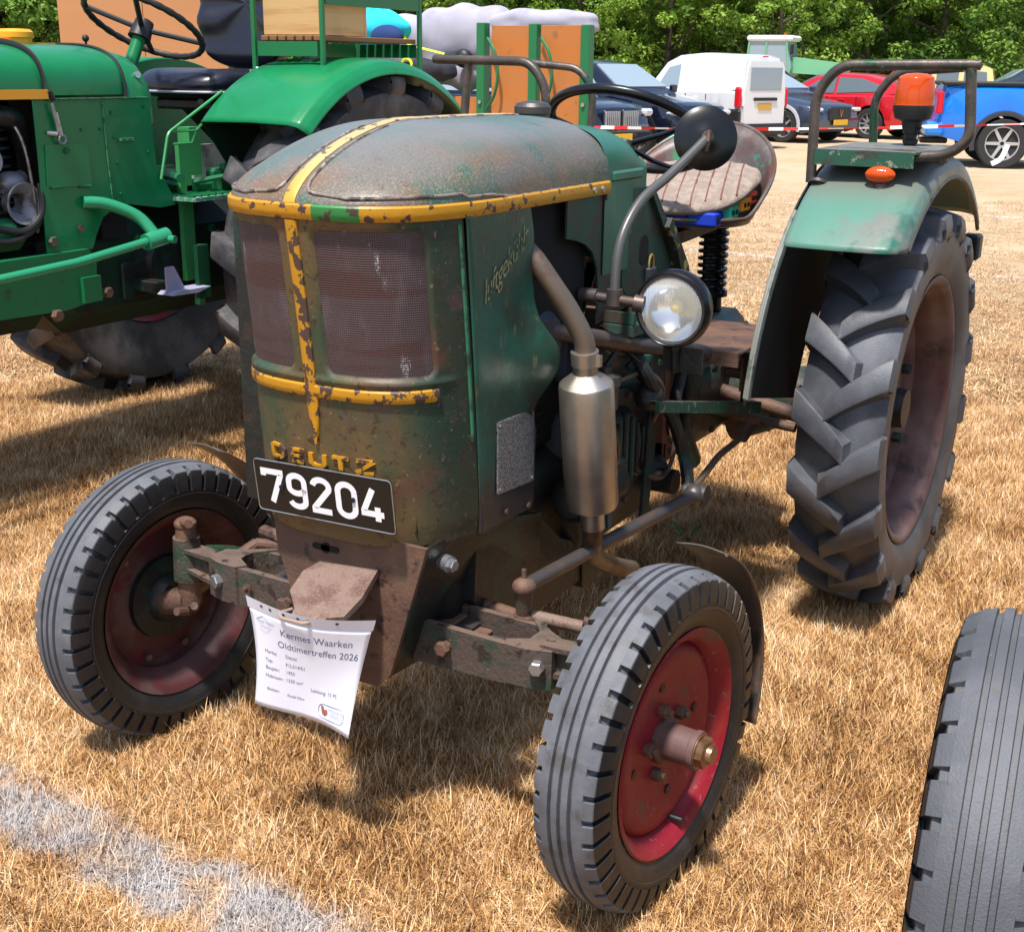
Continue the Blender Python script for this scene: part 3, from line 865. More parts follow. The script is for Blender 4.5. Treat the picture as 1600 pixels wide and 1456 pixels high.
for sg in (1, -1):
    mb = MB()
    # I section extension from the clamp to the kingpin
    y = -.02
    def seg(z0, z1, yy0, yy1):
        A = [(sg * .40, .44 + z0 * 1.1), (sg * .40, .44 + z1 * 1.1), (sg * .515, .455 + z1 * .8), (sg * .515, .455 + z0 * .8)]
        mb.prism(A, 'Y', yy0, yy1)
    seg(.022, .032, -.046, -.002); seg(-.032, -.022, -.046, -.002); seg(-.022, .022, -.030, -.018)
    cz0, cz1 = (.390, .470) if sg > 0 else (.394, .482); q_ = [(sg * .340, -.067), (sg * .385, -.067), (sg * .43, -.052), (sg * .43, .004), (sg * .385, .030), (sg * .340, .066), (sg * .325, .066), (sg * .365, .020), (sg * .365, -.02), (sg * .325, -.045)]; mb.prism(q_, 'Z', cz0, cz1)
    mb.cyl((sg * .525, -.02, .40), (sg * .525, -.02, .50), .034, .03, n=20)
    ex_ = part('axle_extension', mb, M_axle, TR)
    mb = MB(); mb.cyl((sg * .525, -.02, .34), (sg * .525, -.02, .40), .026, n=16); mb.cyl((sg * .525, -.02, .50), (sg * .525, -.02, .530), .024, .022, n=16)
    mb.sphere((sg * .525, -.02, .532), .026, 14, 8, (1, 1, .6)); mb.cyl((sg * .525, -.03, .536), (sg * .49, -.045, .545), .010, n=10)
    mb.cyl((sg * .525, -.02, .345), (sg * .60, -.025, .326), .034, .03, n=16)
    mb.tube([(sg * .525, .0, .37), (sg * .50, .06, .40), (sg * .47, .15, .44)], [.02, .017, .014], 10)
    mb.cyl((sg * .515, -.045, .33), (sg * .515, -.075, .34), .010, n=8); mb.cyl((sg * .48, -.05, .35), (sg * .47, -.065, .36), .009, n=8)
    part('kingpin_knuckle', mb, M_rust, TR)
# tie rods and drag link
JT = (.305, .06, .535)
mb = MB(); mb.tube([(.285, .085, .455), (-.28, .17, .452)], .014, 12); mb.tube([(-.28, .17, .452), (-.47, .15, .44)], .013, 10)
mb.tube([(-.40, .10, .50), (-.33, .07, .51), (-.25, .05, .49), (-.16, .04, .44)], .015, 10)
part('tie_rod', mb, M_rust, TR)
mb = MB(); mb.tube([(.30, .075, .468), (.47, .12, .45)], .0135, 12); part('tie_rod_end', mb, M_rustlt, TR)
mb = MB(); mb.cyl((.30, .07, .455), (.305, .06, .53), .015, .019, n=16); mb.sphere((.305, .06, .535), .025, 14, 8, (1, 1, .8)); mb.cyl((.305, .06, .55), (.305, .06, .572), .0055, n=8)
mb.sphere((.30, .07, .460), .023, 14, 8)
part('ball_joint', mb, M_rust, TR)
mb = MB(); mb.tube([JT, (.335, .45, .53), (.365, .80, .524)], .0155, 14); mb.cyl((.33, .815, .523), (.39, .815, .523), .025, n=16); mb.sphere((.362, .80, .524), .027, 12, 8)
part('drag_link', mb, M_steel, TR)
mb = MB(); mb.tube([(.345, .83, .525), (.31, 1.1, .54), (.27, 1.41, .515)], .009, 10); mb.cyl((.27, 1.39, .51), (.27, 1.45, .53), .016, n=10)
part('brake_rod', mb, M_rust, TR)
# belly: engine, clutch housing, gearbox, rear axle
mb = MB()
mb.box(-.17, .17, -.02, .56, .42, .70, .03); mb.box(-.15, .15, .02, .50, .70, 1.22, .02)
mb.box(-.20, .20, .45, .95, .40, .80, .05); mb.box(-.21, .21, -.10, .46, 1.20, 1.27, .01)
mb.box(-.10, .10, -.02, .4, .34, .44, .04); mb.box(-.235, .18, -.13, -.10, .68, 1.25)
mb.cyl((.0, .42, .36), (0, .42, .30), .035, n=14)
part('engine_block', mb, M_oily, TR, angle=50)
mb = MB()
for k_ in range(15): mb.box(-.155, .153, .10, .40, .74 + k_ * .026, .746 + k_ * .026)
part('cooling_fin', mb, mat('dark fins', (.008, .008, .008), .7), TR)
mb = MB(); mb.box(-.222, .212, .205, .468, .97, 1.262); part('dark_filler', mb, M_dark, TR)  # black box added so the hood opening looks shaded
mb = MB(); mb.prism([(.05, .48), (.06, .65), (.20, .66), (.30, .60), (.42, .50), (.55, .44), (.55, .36), (.15, .36)], 'X', .17, .195)
mb.prism([(.52, .46), (.60, .55), (.62, .42), (.60, .34), (.53, .34)], 'X', .14, .20)
part('sump_plate', mb, M_oily, TR)
mb = MB()
mb.cyl((.17, .30, .98), (.20, .30, .98), .115, n=30); mb.cyl((.20, .30, .98), (.225, .30, .98), .07, .05, n=24)
mb.box(.13, .20, .40, .50, .86, .99, .02)
part('fan_housing', mb, mat('dark blue grey housing', (.025, .03, .05), .45), TR)
mb = MB()
mb.cyl((.13, .62, .66), (.235, .62, .66), .15, n=30); mb.cyl((.235, .62, .66), (.255, .62, .66), .11, .09, n=30)
mb.tube(smooth_path([(.20, .46, .94), (.23, .56, .90), (.22, .70, .86), (.17, .80, .86)]), .035, 12)
mb.box(.10, .21, .72, .86, .80, .90, .02); mb.cyl((.18, .79, .90), (.18, .79, .95), .045, n=18); mb.cyl((.18, .79, .95), (.18, .79, .975), .055, n=18)
mb.sphere((.14, .60, .86), .07, 16, 10)
part('clutch_housing', mb, M_casting, TR, angle=50)
mb = MB()
mb.box(-.16, .16, .85, 1.62, .46, .78, .05); mb.cyl((0, .88, .66), (0, 1.02, .66), .2, .17, n=28); mb.box(-.08, .08, 1.2, 1.9, .70, .79, .03)
mb.cyl((-.42, 1.708, .58), (.42, 1.708, .58), .085, n=22); mb.cyl((.15, 1.708, .58), (.26, 1.708, .58), .17, .12, n=26); mb.cyl((-.15, 1.708, .58), (-.26, 1.708, .58), .17, .12, n=26)
mb.box(-.12, .12, 1.55, 1.98, .44, .74, .05); mb.cyl((.05, 1.1, .78), (.05, 1.1, .86), .06, n=18)
mb.tube([(.19, 1.0, .70), (.20, 1.08, .60), (.19, 1.2, .48)], .03, 10)
part('gearbox_and_axle', mb, M_casting, TR, angle=50)
mb = MB(); mb.cyl((.17, 1.06, .69), (.215, 1.06, .69), .125, n=30)
bd = part('brake_drum', mb, M_casting, TR)
mb = MB(); mb.lathe([(0, .128), (0, .133), (.04, .133), (.04, .128)], (.173, 1.06, .69), 'X', 30)
mb.box(.18, .222, .925, .955, .55, .86, .004); mb.box(.18, .222, .925, .94, .545, .60)
part('brake_band', mb, mat('rust red band', (.20, .075, .045), .6, 0, [((.09, .05, .04), 20, .5, .6)], bump=.2), bd)
mb = MB()
mb.tube(smooth_path([(.20, .30, 1.0), (.26, .44, .965), (.30, .62, .92), (.30, .80, .885), (.31, 1.0, .83), (.33, 1.16, .785)]), .019, 14)
mb.box(.30, .345, 1.13, 1.20, .745, .80, .004); mb.box(.325, .331, 1.19, 1.20, .66, .75)
part('side_tube', mb, M_steel, TR)
mb = MB(); mb.box(.34, .352, .60, 1.29, .0, .03); 
mb = MB(); mb.prism([(.60, .775), (.60, .80), (1.31, .645), (1.31, .612)], 'X', .335, .345); mb.prism([(.60, .80), (1.31, .645), (1.31, .645), (.60, .80)], 'X', .32, .345)
part('footrest_rail', mb, M_shelf, TR)
mb = MB(); mb.prism([(.20, .0), (.44, .0), (.44, .0)], 'Z', 0, 0) if False else None
mb.box(.17, .394, .97, 1.34, .842, .852, .003); mb.box(.17, .394, .958, .969, .815, .852)
part('footplate', mb, M_rust, TR)
mb = MB(); mb.box(-.394, -.17, .97, 1.34, .842, .852, .003); part('footplate', mb, M_rust, TR)
mb = MB()
mb.tube(smooth_path([(.26, .66, .86), (.27, .72, .80), (.29, .80, .72), (.31, .84, .62), (.33, .83, .56), (.34, .815, .52)]), .016, 10)
mb.prism([(.74, .95), (.79, .95), (.80, .80), (.76, .60), (.74, .45), (.70, .45), (.715, .62), (.73, .80)], 'X', .26, .268)
mb.cyl((.20, .88, .52), (.28, .88, .52), .032, n=14); mb.sphere((.20, .90, .53), .05, 14, 8)
part('steering_drop_arm', mb, M_oily, TR)
mb = MB(); mb.sphere((.30, .64, .80), .035, 12, 8); mb.tube(smooth_path([(.27, .60, .92), (.31, .60, .86), (.31, .66, .80), (.28, .74, .76)]), .016, 10); mb.tube([(.28, .56, .88), (.30, .66, .94)], .006, 8)
mb.tube(smooth_path([(.22, .42, 1.0), (.27, .50, .93), (.27, .60, .90)]), .007, 8); mb.tube([(.24, .50, .98), (.30, .58, .89)], .004, 6)
part('linkage_and_hoses', mb, M_blackm, TR)
mb = MB(); mb.prism([(.50, .70), (.53, .76), (.55, .60), (.545, .50), (.53, .50)], 'X', .255, .262); part('clutch_fork', mb, mat('blue green lever', (.02, .10, .12), .45, 0, [((.06, .05, .04), 20, .5, .6)]), TR)
mb = MB(); mb.cyl((.1, 1.50, .62), (.45, 1.50, .56), .022, n=14); mb.cyl((.16, 1.33, .60), (.44, 1.33, .58), .014, n=12)
mb.box(-.13, .2, 1.86, 2.04, .40, .52, .01)
part('rear_cross_shaft', mb, M_rust, TR)
# exhaust
mb = MB()
mb.tube(smooth_path([(.12, .22, 1.20), (.19, .205, 1.19), (.232, .20, 1.165), (.268, .212, 1.115), (.30, .232, 1.06), (.325, .247, 1.005), (.331, .252, .96), (.33, .255, .90)], 6), .0215, 20)
part('exhaust_pipe', mb, M_pipe, TR)
mt, mbt = Vector((.33, .257, .913)), Vector((.33, .303, .632))
ax_ = (mbt - mt).normalized()
mb = MB(); mb.tube([mt + ax_ * -.022, mt + ax_ * -.004, mt + ax_ * .0, mt + ax_ * .006, mt + ax_ * .27, mt + ax_ * .276, mt + ax_ * .283], [.026, .050, .0545, .0565, .0565, .054, .03], 40)
part('muffler', mb, M_muff, TR, angle=25)
mb = MB(); mb.tube([mt - ax_ * .06, mt - ax_ * .005], .0255, 20); mb.tube([mt - ax_ * .068, mt - ax_ * .04], .0285, 20); mb.box(.352, .366, .242, .254, .952, .975)
mb.tube([mbt + ax_ * -.005, mbt + ax_ * .045], .026, 20)
part('pipe_clamp', mb, M_muff, TR)
mb = MB(); mb.tube(smooth_path([tuple(mbt + ax_ * .03), (.325, .320, .55), (.31, .35, .51), (.295, .415, .472), (.288, .49, .432), (.285, .57, .395), (.285, .62, .375)]), .0215, 18)
part('tail_pipe', mb, M_pipe, TR)
# cowl behind the hood (fuel tank cover)
def cowl(y, t):
    """section at y; t 0..1 round from right bottom over the top to left bottom"""
    k = sstep(y, .60, .735)
    hw = .2405 - .012 * k; zt = dome(0, min(y, .5)) - .010 - .05 * max(0, y - .5) * 1.5 - .05 * k ** 2
    z0 = 1.235
    a = t * PI
    p = 3.6
    x = hw * math.copysign(abs(math.cos(a)) ** (2 / p), math.cos(a)); z = 1.29 + (zt - 1.29) * abs(math.sin(a)) ** (2 / p)
    return (x, y, z)
mb = MB()
YS = [.498, .54, .58, .62, .66, .69, .71, .722, .730, .735]
def fc(a, b):
    y = YS[int(round(a * (len(YS) - 1)))]
    if b < .08: x, y, z = cowl(y, 0); return (x, y, 1.09 + (1.29 - 1.09) * b / .08)
    if b > .92: x, y, z = cowl(y, 1); return (x, y, 1.29 - (1.29 - 1.09) * (b - .92) / .08)
    return cowl(y, (b - .08) / .84)
mb.grid(fc, len(YS), 61)
n_ = 61; base = len(mb.v) - n_
mb.f.append(tuple(range(base, base + n_))); mb.mi.append(0)
part('tank_cowl', mb, M_cowl, TR, angle=50)
mb = MB(); mb.box(.236, .246, .53, .685, 1.285, 1.308, .005); part('cowl_rib', mb, M_cowl, TR)
for sg in (1, -1):
    mb = MB()
    CS = [(.335, 1.262), (.335, 1.185), (.375, 1.178), (.42, 1.165), (.455, 1.145), (.478, 1.11), (.487, 1.06), (.487, .985), (.62, 1.00), (.80, 1.025), (.905, 1.035), (.92, 1.055), (.72, 1.262)]
    mb.prism(CS, 'X', sg * .232, sg * .237)
    cs = part('cowl_side', mb, M_cowlside, TR)
    mb = MB(); mb.prism([(.715, 1.26), (.735, 1.262), (.93, 1.065), (.925, 1.045), (.905, 1.045)], 'X', sg * .215, sg * .25)
    part('dash_edge', mb, M_oily, cs)
mb = MB(); mb.add([(-.235, .718, 1.262), (.235, .718, 1.262), (.235, .918, 1.052), (-.235, .918, 1.052), (-.235, .712, 1.256), (.235, .712, 1.256), (.235, .912, 1.046), (-.235, .912, 1.046)], [(0, 1, 2, 3), (7, 6, 5, 4), (0, 4, 5, 1), (1, 5, 6, 2), (2, 6, 7, 3), (3, 7, 4, 0)])
part('dash_panel', mb, M_oily, TR)
mb = MB(); mb.prism([(.80, 1.165), (.855, 1.11), (.93, .985), (.955, 1.0), (.935, 1.06), (.82, 1.185)], 'X', .238, .262); 
part('dash_lid', mb, mat('slotted lid with yellow stains', (.02, .025, .02), .5, 0, [((.30, .28, .10), 24, .58, .64)]), TR)
mb = MB(); mb.prism(rr_poly(.60, .755, 1.03, 1.165, .04), 'X', .237, .239)
part('tool_hatch', mb, M_cowlside, TR); 
mb = MB(); mb.prism(rr_poly(.69, .735, 1.085, 1.155, .02), 'X', .239, .2405); part('hatch_recess', mb, M_dark, TR)
mb = MB(); mb.lathe([(0, 0), (.0, .034), (.022, .034), (.024, .041), (.038, .0415), (.046, .035), (.05, .02), (.051, 0)][::1], (0, .607, 1.395), 'Z', 32)
part('filler_cap', mb, M_steel, TR)
mb = MB(); mb.sphere((.245, .93, 1.03), .014, 10, 8); mb.cyl((.2, .93, 1.03), (.24, .93, 1.03), .008, n=8); part('choke_knob', mb, M_blackm, TR)
# round mirror on a curved arm
MC = Vector((.36, .752, 1.372)); vdir = Vector((.62, -1.0, .18)).normalized()
mb = MB()
q = vdir.to_track_quat('X', 'Z').to_matrix().to_4x4(); mb.M = Matrix.Translation(MC) @ q
mb.lathe([(-.012, 0), (-.012, .066), (-.006, .0705), (0, .0705), (.003, .064), (.007, .056), (.010, .040), (.012, .028), (.015, .020), (.017, .012), (.017, 0)], (0, 0, 0), 'X', 44)
mr = part('round_mirror', mb, M_black, TR, angle=25)
mb = MB(); mb.cyl(MC + vdir * .02, MC + vdir * .04, .014, .010, n=12); mb.tube([MC + vdir * .035 + Vector((0, 0, .012)), MC + vdir * .045 + Vector((-.004, 0, -.01)), MC + vdir * .04 + Vector((-.006, 0, -.03))], .007, 8)
part('mirror_clamp', mb, M_rust, mr)
mb = MB(); mb.tube(smooth_path([tuple(MC + vdir * .03), (.335, .62, 1.30), (.31, .54, 1.255), (.30, .48, 1.20), (.298, .448, 1.14), (.30, .437, 1.06)], 5), .0105, 14)
part('mirror_arm', mb, mat('grey painted arm', (.09, .09, .088), .35, .2, bump=.05), mr)
mb = MB(); mb.cyl((.22, .44, 1.055), (.36, .44, 1.05), .011, n=12); mb.cyl((.30, .437, 1.04), (.30, .437, 1.075), .017, n=12); mb.cyl((.345, .44, 1.05), (.365, .445, 1.047), .018, n=14); mb.cyl((.22, .44, 1.055), (.26, .44, 1.055), .016, n=12)
part('lamp_bracket', mb, M_steel, TR)
# headlamps
def headlight(cx, sg):
    C = Vector((cx, .465, 1.040)); d = Vector((.06 * sg, -1, -.02)).normalized()
    mb = MB(); mb.M = Matrix.Translation(C) @ d.to_track_quat('X', 'Z').to_matrix().to_4x4()
    mb.lathe([(.0, .068), (.008, .076), (.002, .081), (-.012, .083), (-.03, .080), (-.06, .068), (-.085, .045), (-.098, .018), (-.1, 0)], (0, 0, 0), 'X', 44)
    h = part('headlight', mb, M_black, TR, angle=40)
    mb = MB(); mb.M = Matrix.Translation(C) @ d.to_track_quat('X', 'Z').to_matrix().to_4x4()
    mb.lathe([(-.002, .070), (-.03, .055), (-.048, .025), (-.052, 0)], (0, 0, 0), 'X', 36)
    part('reflector', mb, M_refl, h, recalc=False)
    mb = MB(); mb.M = Matrix.Translation(C) @ d.to_track_quat('X', 'Z').to_matrix().to_4x4()
    mb.sphere((-.03, 0, 0), .014, 12, 8)
    part('bulb', mb, mat('yellow bulb', (.8, .55, .05), .2), h)
    # fluted lens: ribbed disc
    mb = MB(); mb.M = Matrix.Translation(C) @ d.to_track_quat('X', 'Z').to_matrix().to_4x4()
    W = 60
    def fl(a, b):
        y = -.069 + .138 * a; hh = math.sqrt(max(0, .0695 ** 2 - y * y)); z = (-1 + 2 * b) * hh
        r2 = (y * y + z * z) / .0695 ** 2
        return (.004 + .010 * (1 - r2) + .0008 * math.sin(y * 900), y, z)
    mb.grid(fl, 90, 14)
    part('fluted_lens', mb, M_lens, h, angle=80, recalc=False)
    mb = MB(); mb.M = Matrix.Translation(C) @ d.to_track_quat('X', 'Z').to_matrix().to_4x4()
    mb.lathe([(.002, .068), (.007, .068), (.008, .0735), (.003, .076)], (0, 0, 0), 'X', 44)
    part('lamp_bezel', mb, mat('dark chrome bezel', (.12, .12, .13), .2, .8), h)
    mb = MB(); mb.cyl((cx, .49, .965), (cx, .50, .90), .010, n=10); mb.hexa((cx, .49, .965), (0, 0, -1), .014, .015); mb.box(cx - .03, cx + .06, .50, .506, .90, .955)
    part('lamp_foot', mb, M_oily, h)
    return h
M_lens = mat('fluted glass', (.92, .93, .9), .08, trans=.0, alpha=.28, spec=.8)
headlight(.42, 1)
headlight(-.42, -1)
mb = MB(); mb.cyl((-.22, .44, 1.055), (-.36, .44, 1.05), .011, n=12); part('lamp_bracket', mb, M_steel, TR)
# steering wheel
SC = Vector((.0, 1.12, 1.362)); nrm = Vector((0, .52, .86)).normalized()
q = nrm.to_track_quat('Z', 'Y').to_matrix().to_4x4()
mb = MB(); mb.M = Matrix.Translation(SC) @ q; mb.torus((0, 0, 0), .208, .0125, 'Z', 64, 12)
sw = part('steering_wheel', mb, M_black, TR)
e2_ = nrm.cross(Vector((1, 0, 0)))
for a in (195, 345, 75):
    u_ = Vector((1, 0, 0)) * math.cos(R(a)) + e2_ * math.sin(R(a))
    mb = MB(); mb.tube([SC - nrm * .04, SC + u_ * .12 - nrm * .022, SC + u_ * .203], [.008, .007, .0075], 8)
    part('wheel_spoke', mb, M_black, sw)
mb = MB(); mb.M = Matrix.Translation(SC) @ q; mb.cyl((0, 0, -.075), (0, 0, -.035), .028, n=18); mb.cyl((0, 0, -.5), (0, 0, -.06), .017, n=12)
part('steering_column', mb, M_oily, sw)
# seat: dished pan with high back, coil spring strut, lever arm
mb = MB()
def seat_fn(a, b, off=0.0):
    # a: around the rim 0..1 from front over the back, b: centre to rim
    th = 2 * PI * a
    cx, cy = 0.0, 1.545
    rx = .218; ry = .215
    c, s_ = math.cos(th), math.sin(th)     # s_=+1 at back
    p = 2.3
    k = (abs(c) ** p + abs(s_) ** p) ** (-1 / p)
    x = cx + rx * k * c * b; y = cy + ry * k * s_ * b
    back = max(0, s_ * .95 + .25)
    wall = sstep(b, .80, 1.0)
    hgt = .01 + .245 * max(0.0, (s_ + .35) / 1.35) ** 1.2
    z = 1.085 + .010 * b * b + wall * hgt + .014 * sstep(b, .9, 1) 
    if wall > 0:
        y += .05 * wall * max(0, s_); x *= 1 + .06 * wall * sstep(s_, -.4, .5)
    return (x, y, z + off)
mb.grid(lambda a, b: seat_fn(a, b), 64, 22, True)
st = part('seat_pan', mb, M_seat, TR, angle=70, recalc=False, solid=.004)
mb = MB(); mb.tube([seat_fn(k_ / 64, 1.0) for k_ in range(64)], .006, 8, closed=True)
part('seat_rim', mb, M_seat, st)
for x in (-.10, .12):
    mb = MB(); mb.prism(rr_poly(x - .018, x + .018, 1.262, 1.284, .006), 'Y', 1.80, 1.845)
    part('seat_slot', mb, mat('slot tan' + str(x), (.35, .28, .18), .9), st)  # plain tan plates for the two slots in the seat back
mb = MB(); mb.cyl((0, 1.77, .80), (0, 1.765, 1.08), .030, n=18); mb.cyl((0, 1.775, .84), (0, 1.775, .855), .05, n=20); mb.cyl((0, 1.77, 1.06), (0, 1.77, 1.075), .045, n=20)
mb.cyl((0, 1.79, .72), (0, 1.775, .84), .032, n=16); mb.cyl((-.05, 1.79, .76), (.055, 1.79, .76), .014, n=10)
sp_ = part('seat_strut', mb, M_blackm, TR)
mb = MB(); nn = 9 * 20
mb.tube([(.041 * math.cos(2 * PI * i / 20), 1.772 + .041 * math.sin(2 * PI * i / 20), .855 + .20 * i / nn) for i in range(nn + 1)], .0065, 8)
part('coil_spring', mb, M_black, sp_)
mb = MB(); mb.prism([(.985, .845), (1.05, .85), (1.16, 1.02), (1.34, 1.075), (1.70, 1.08), (1.70, 1.055), (1.40, 1.04), (1.24, 1.0), (1.12, .80), (1.0, .78)], 'X', -.035, .035)
part('seat_arm', mb, M_rust, TR)
mb = MB(); mb.cyl((0, 1.79, .70), (0, 1.79, .78), .04, n=12); part('strut_foot', mb, M_rust, TR)

# extra castings, hoses, pump and fasteners behind the silencer
def prt(name, m, fn, par=TR):
    global mb
    mb = MB(); fn(mb); return part(name, mb, m, par)
for k in range(10):
    t = 2 * PI * k / 10
    prt('flange_bolt', M_bolt if k % 3 == 0 else M_rust, lambda b: b.hexa((.236, .62 + .135 * math.cos(t), .66 + .135 * math.sin(t)), (1, 0, 0), .009, .010))
prt('ribbed_cover', M_oily, lambda b: [b.box(.235, .262, .50 + k * .035, .512 + k * .035, .56 + abs(k - 3) * .018, .76 - abs(k - 3) * .018, .003) for k in range(7)] and None)
prt('fuel_filter', M_steel, lambda b: b.lathe([(0, 0), (0, .028), (.05, .030), (.055, .034), (.075, .034), (.08, .012), (.095, .012), (.096, 0)], (.265, .485, .80), 'Z', 20))
prt('filter_bowl', mat('amber filter bowl', (.25, .12, .03), .15), lambda b: b.lathe([(0, 0), (0, .02), (.035, .024), (.04, 0)], (.265, .485, .762), 'Z', 16))
for i, pth in enumerate(([(.26, .49, .89), (.28, .53, .95), (.24, .58, .98), (.20, .60, .92)], [(.25, .56, .84), (.30, .62, .86), (.31, .70, .80), (.26, .76, .70)], [(.24, .40, .86), (.29, .44, .80), (.29, .50, .70), (.25, .55, .62)], [(.21, .66, .88), (.26, .74, .90), (.27, .84, .86), (.22, .92, .80)], [(.24, .70, .60), (.28, .78, .56), (.27, .88, .60), (.22, .95, .66)])):
    prt('hose', (M_blackm, M_pipe, M_black, M_blackm, M_rust)[i], lambda b: b.tube(smooth_path(pth, 6), (.008, .006, .010, .007, .006)[i], 8))
prt('starter_motor', M_oily, lambda b: [b.cyl((.23, .40, .60), (.23, .60, .60), .050, n=22), b.cyl((.23, .40, .60), (.23, .385, .60), .036, n=18), b.cyl((.265, .44, .655), (.265, .56, .655), .022, n=14)] and None)
prt('governor_housing', mat('teal stained casting', (.02, .07, .06), .45, 0, [((.07, .05, .04), 14, .5, .62), ((.02, .13, .11), 10, .55, .62)], bump=.4), lambda b: [b.box(.15, .25, .74, .90, .82, .885, .018), b.cyl((.20, .80, .885), (.20, .80, .93), .034, n=18), b.sphere((.20, .86, .90), .03, 14, 8), b.box(.2, .27, .76, .79, .84, .86, .004)] and None)
prt('gear_lever_housing', M_casting, lambda b: [b.cyl((.06, 1.05, .78), (.06, 1.05, .88), .055, .035, n=20), b.cyl((.06, 1.05, .88), (.05, 1.08, 1.12), .009, n=8), b.sphere((.05, 1.085, 1.13), .018, 12, 8)] and None)
for (y, z, a) in ((.95, .78, .3), (1.02, .80, -.2)):
    prt('pedal_arm', M_oily, lambda b: b.tube(smooth_path([(.235, y, .62), (.25, y - .03, .72), (.25, y - .02 + a * .1, .82), (.25, y - .06, .90)], 5), .012, 8, flat=(.006, .016)))
    prt('pedal_pad', M_rust, lambda b: b.box(.215, .285, y - .09, y - .03, .895, .905, .003))
for (x, y, z) in ((.212, .70, .86), (.212, .70, .74), (.205, .52, .80), (.205, .50, .72), (.165, 1.25, .70), (.165, 1.40, .70), (.165, 1.25, .52), (.165, 1.40, .52), (.165, 1.55, .70)):
    prt('casting_bolt', M_rust, lambda b: b.hexa((x, y, z), (1, 0, 0), .012, .012))
prt('clamp_bracket', M_rust, lambda b: [b.box(.30, .36, 1.10, 1.16, .80, .812), b.box(.352, .36, 1.10, 1.16, .72, .80), b.box(.30, .306, 1.10, 1.16, .74, .80), b.cyl((.29, 1.13, .765), (.37, 1.13, .765), .008, n=8)] and None)
prt('steering_box', M_oily, lambda b: [b.box(.10, .22, .78, .98, .86, 1.0, .03), b.cyl((.05, .90, .98), (.02, 1.02, 1.22), .028, n=14)] and None)
prt('battery_box', mat('rust and green tray', (.05, .04, .03), .6, 0, [((.02, .07, .05), 9, .5, .6)], bump=.3), lambda b: [b.box(.19, .31, .52, .66, .955, .985, .004), b.box(.19, .31, .52, .53, .985, 1.01), b.box(.19, .31, .65, .66, .985, 1.01)] and None)
# ------------------------------------------------------------------ wheels
def steer_M(c, st):
    """local wheel frame (x out along the axle) placed at c and steered"""
    return Matrix.Translation(Vector(c)) @ Matrix.Rotation(-st, 4, 'Z')

def ribbed_tyre(mb, RF=.326, W=.135, rb=.222, lugs=44, crown=.005):
    """implement front tyre: three grooves, notched shoulders; axle along x, centre at the origin"""
    hw = W / 2
    # (x, r, kind) kind 0 plain, 1 notch fully, .5 partly
    half = [(0.000, -.009, 0), (.0030, -.009, 0), (.0042, 0, 0), (.0155, -.0005, 0), (.0168, -.010, 0), (.0232, -.010, 0), (.0245, -.001, 0), (.0420, -.0030, 0), (.0425, -.0032, .95), (.0585, -.0075, 1), (.0600, -.0095, 1), (.0630, -.022, 1), (.0655, -.036, 1), (.0668, -.050, .8), (.0668, -.054, 0)]
    sec = [(x * hw / .0675, RF + d - crown * (x / .06) ** 2, k) for x, d, k in half]
    side = [(.0668, RF - .058, 0), (.0664, RF - .064, 0), (.0672, RF - .0655, 0), (.0668, RF - .068, 0), (.0655, RF - .069, 0), (.0640, RF - .080, 0), (.0590, rb + .010, 0), (.0570, rb + .0075, 0), (.0540, rb, 0), (.0420, rb - .006, 0)]
    sec += [(x * hw / .0675, r, k) for x, r, k in side]
    full = [(-x, r, k) for x, r, k in sec[::-1]] + sec[1:]
    per = 8; n = lugs * per
    vs = []
    for i in range(n):
        t = 2 * PI * i / n
        for (x, r, k) in full:
            # the two shoulders are staggered by half a pitch
            ph = ((i + (per // 2 if x < 0 else 0)) % per)
            dep = 0.0115 if ph in (0, 1, 2) else 0.0
            rr = r - dep * k * (1 if r > RF - .015 else .25)
            xx = x - math.copysign(dep * k * (.75 if r < RF - .012 else .0), x)
            tt = t
            if ph == 3: tt = 2 * PI * (i - .85) / n if k > 0 else t
            if ph == 7: tt = 2 * PI * (i + .85) / n if k > 0 else t
            vs.append((xx, rr * math.cos(tt), rr * math.sin(tt)))
    m = len(full)
    fs = []; fs2 = []
    for i in range(n):
        j = (i + 1) % n
        for q in range(m - 1):
            (fs if min(full[q][1], full[q + 1][1]) > RF - .013 - crown else fs2).append((i * m + q, j * m + q, j * m + q + 1, i * m + q + 1)[::-1])
    n0 = len(mb.v); mb.add(vs, fs, 0); mb.add([], [], 1)
    for f in fs2: mb.f.append(tuple(q + n0 for q in f)); mb.mi.append(1)

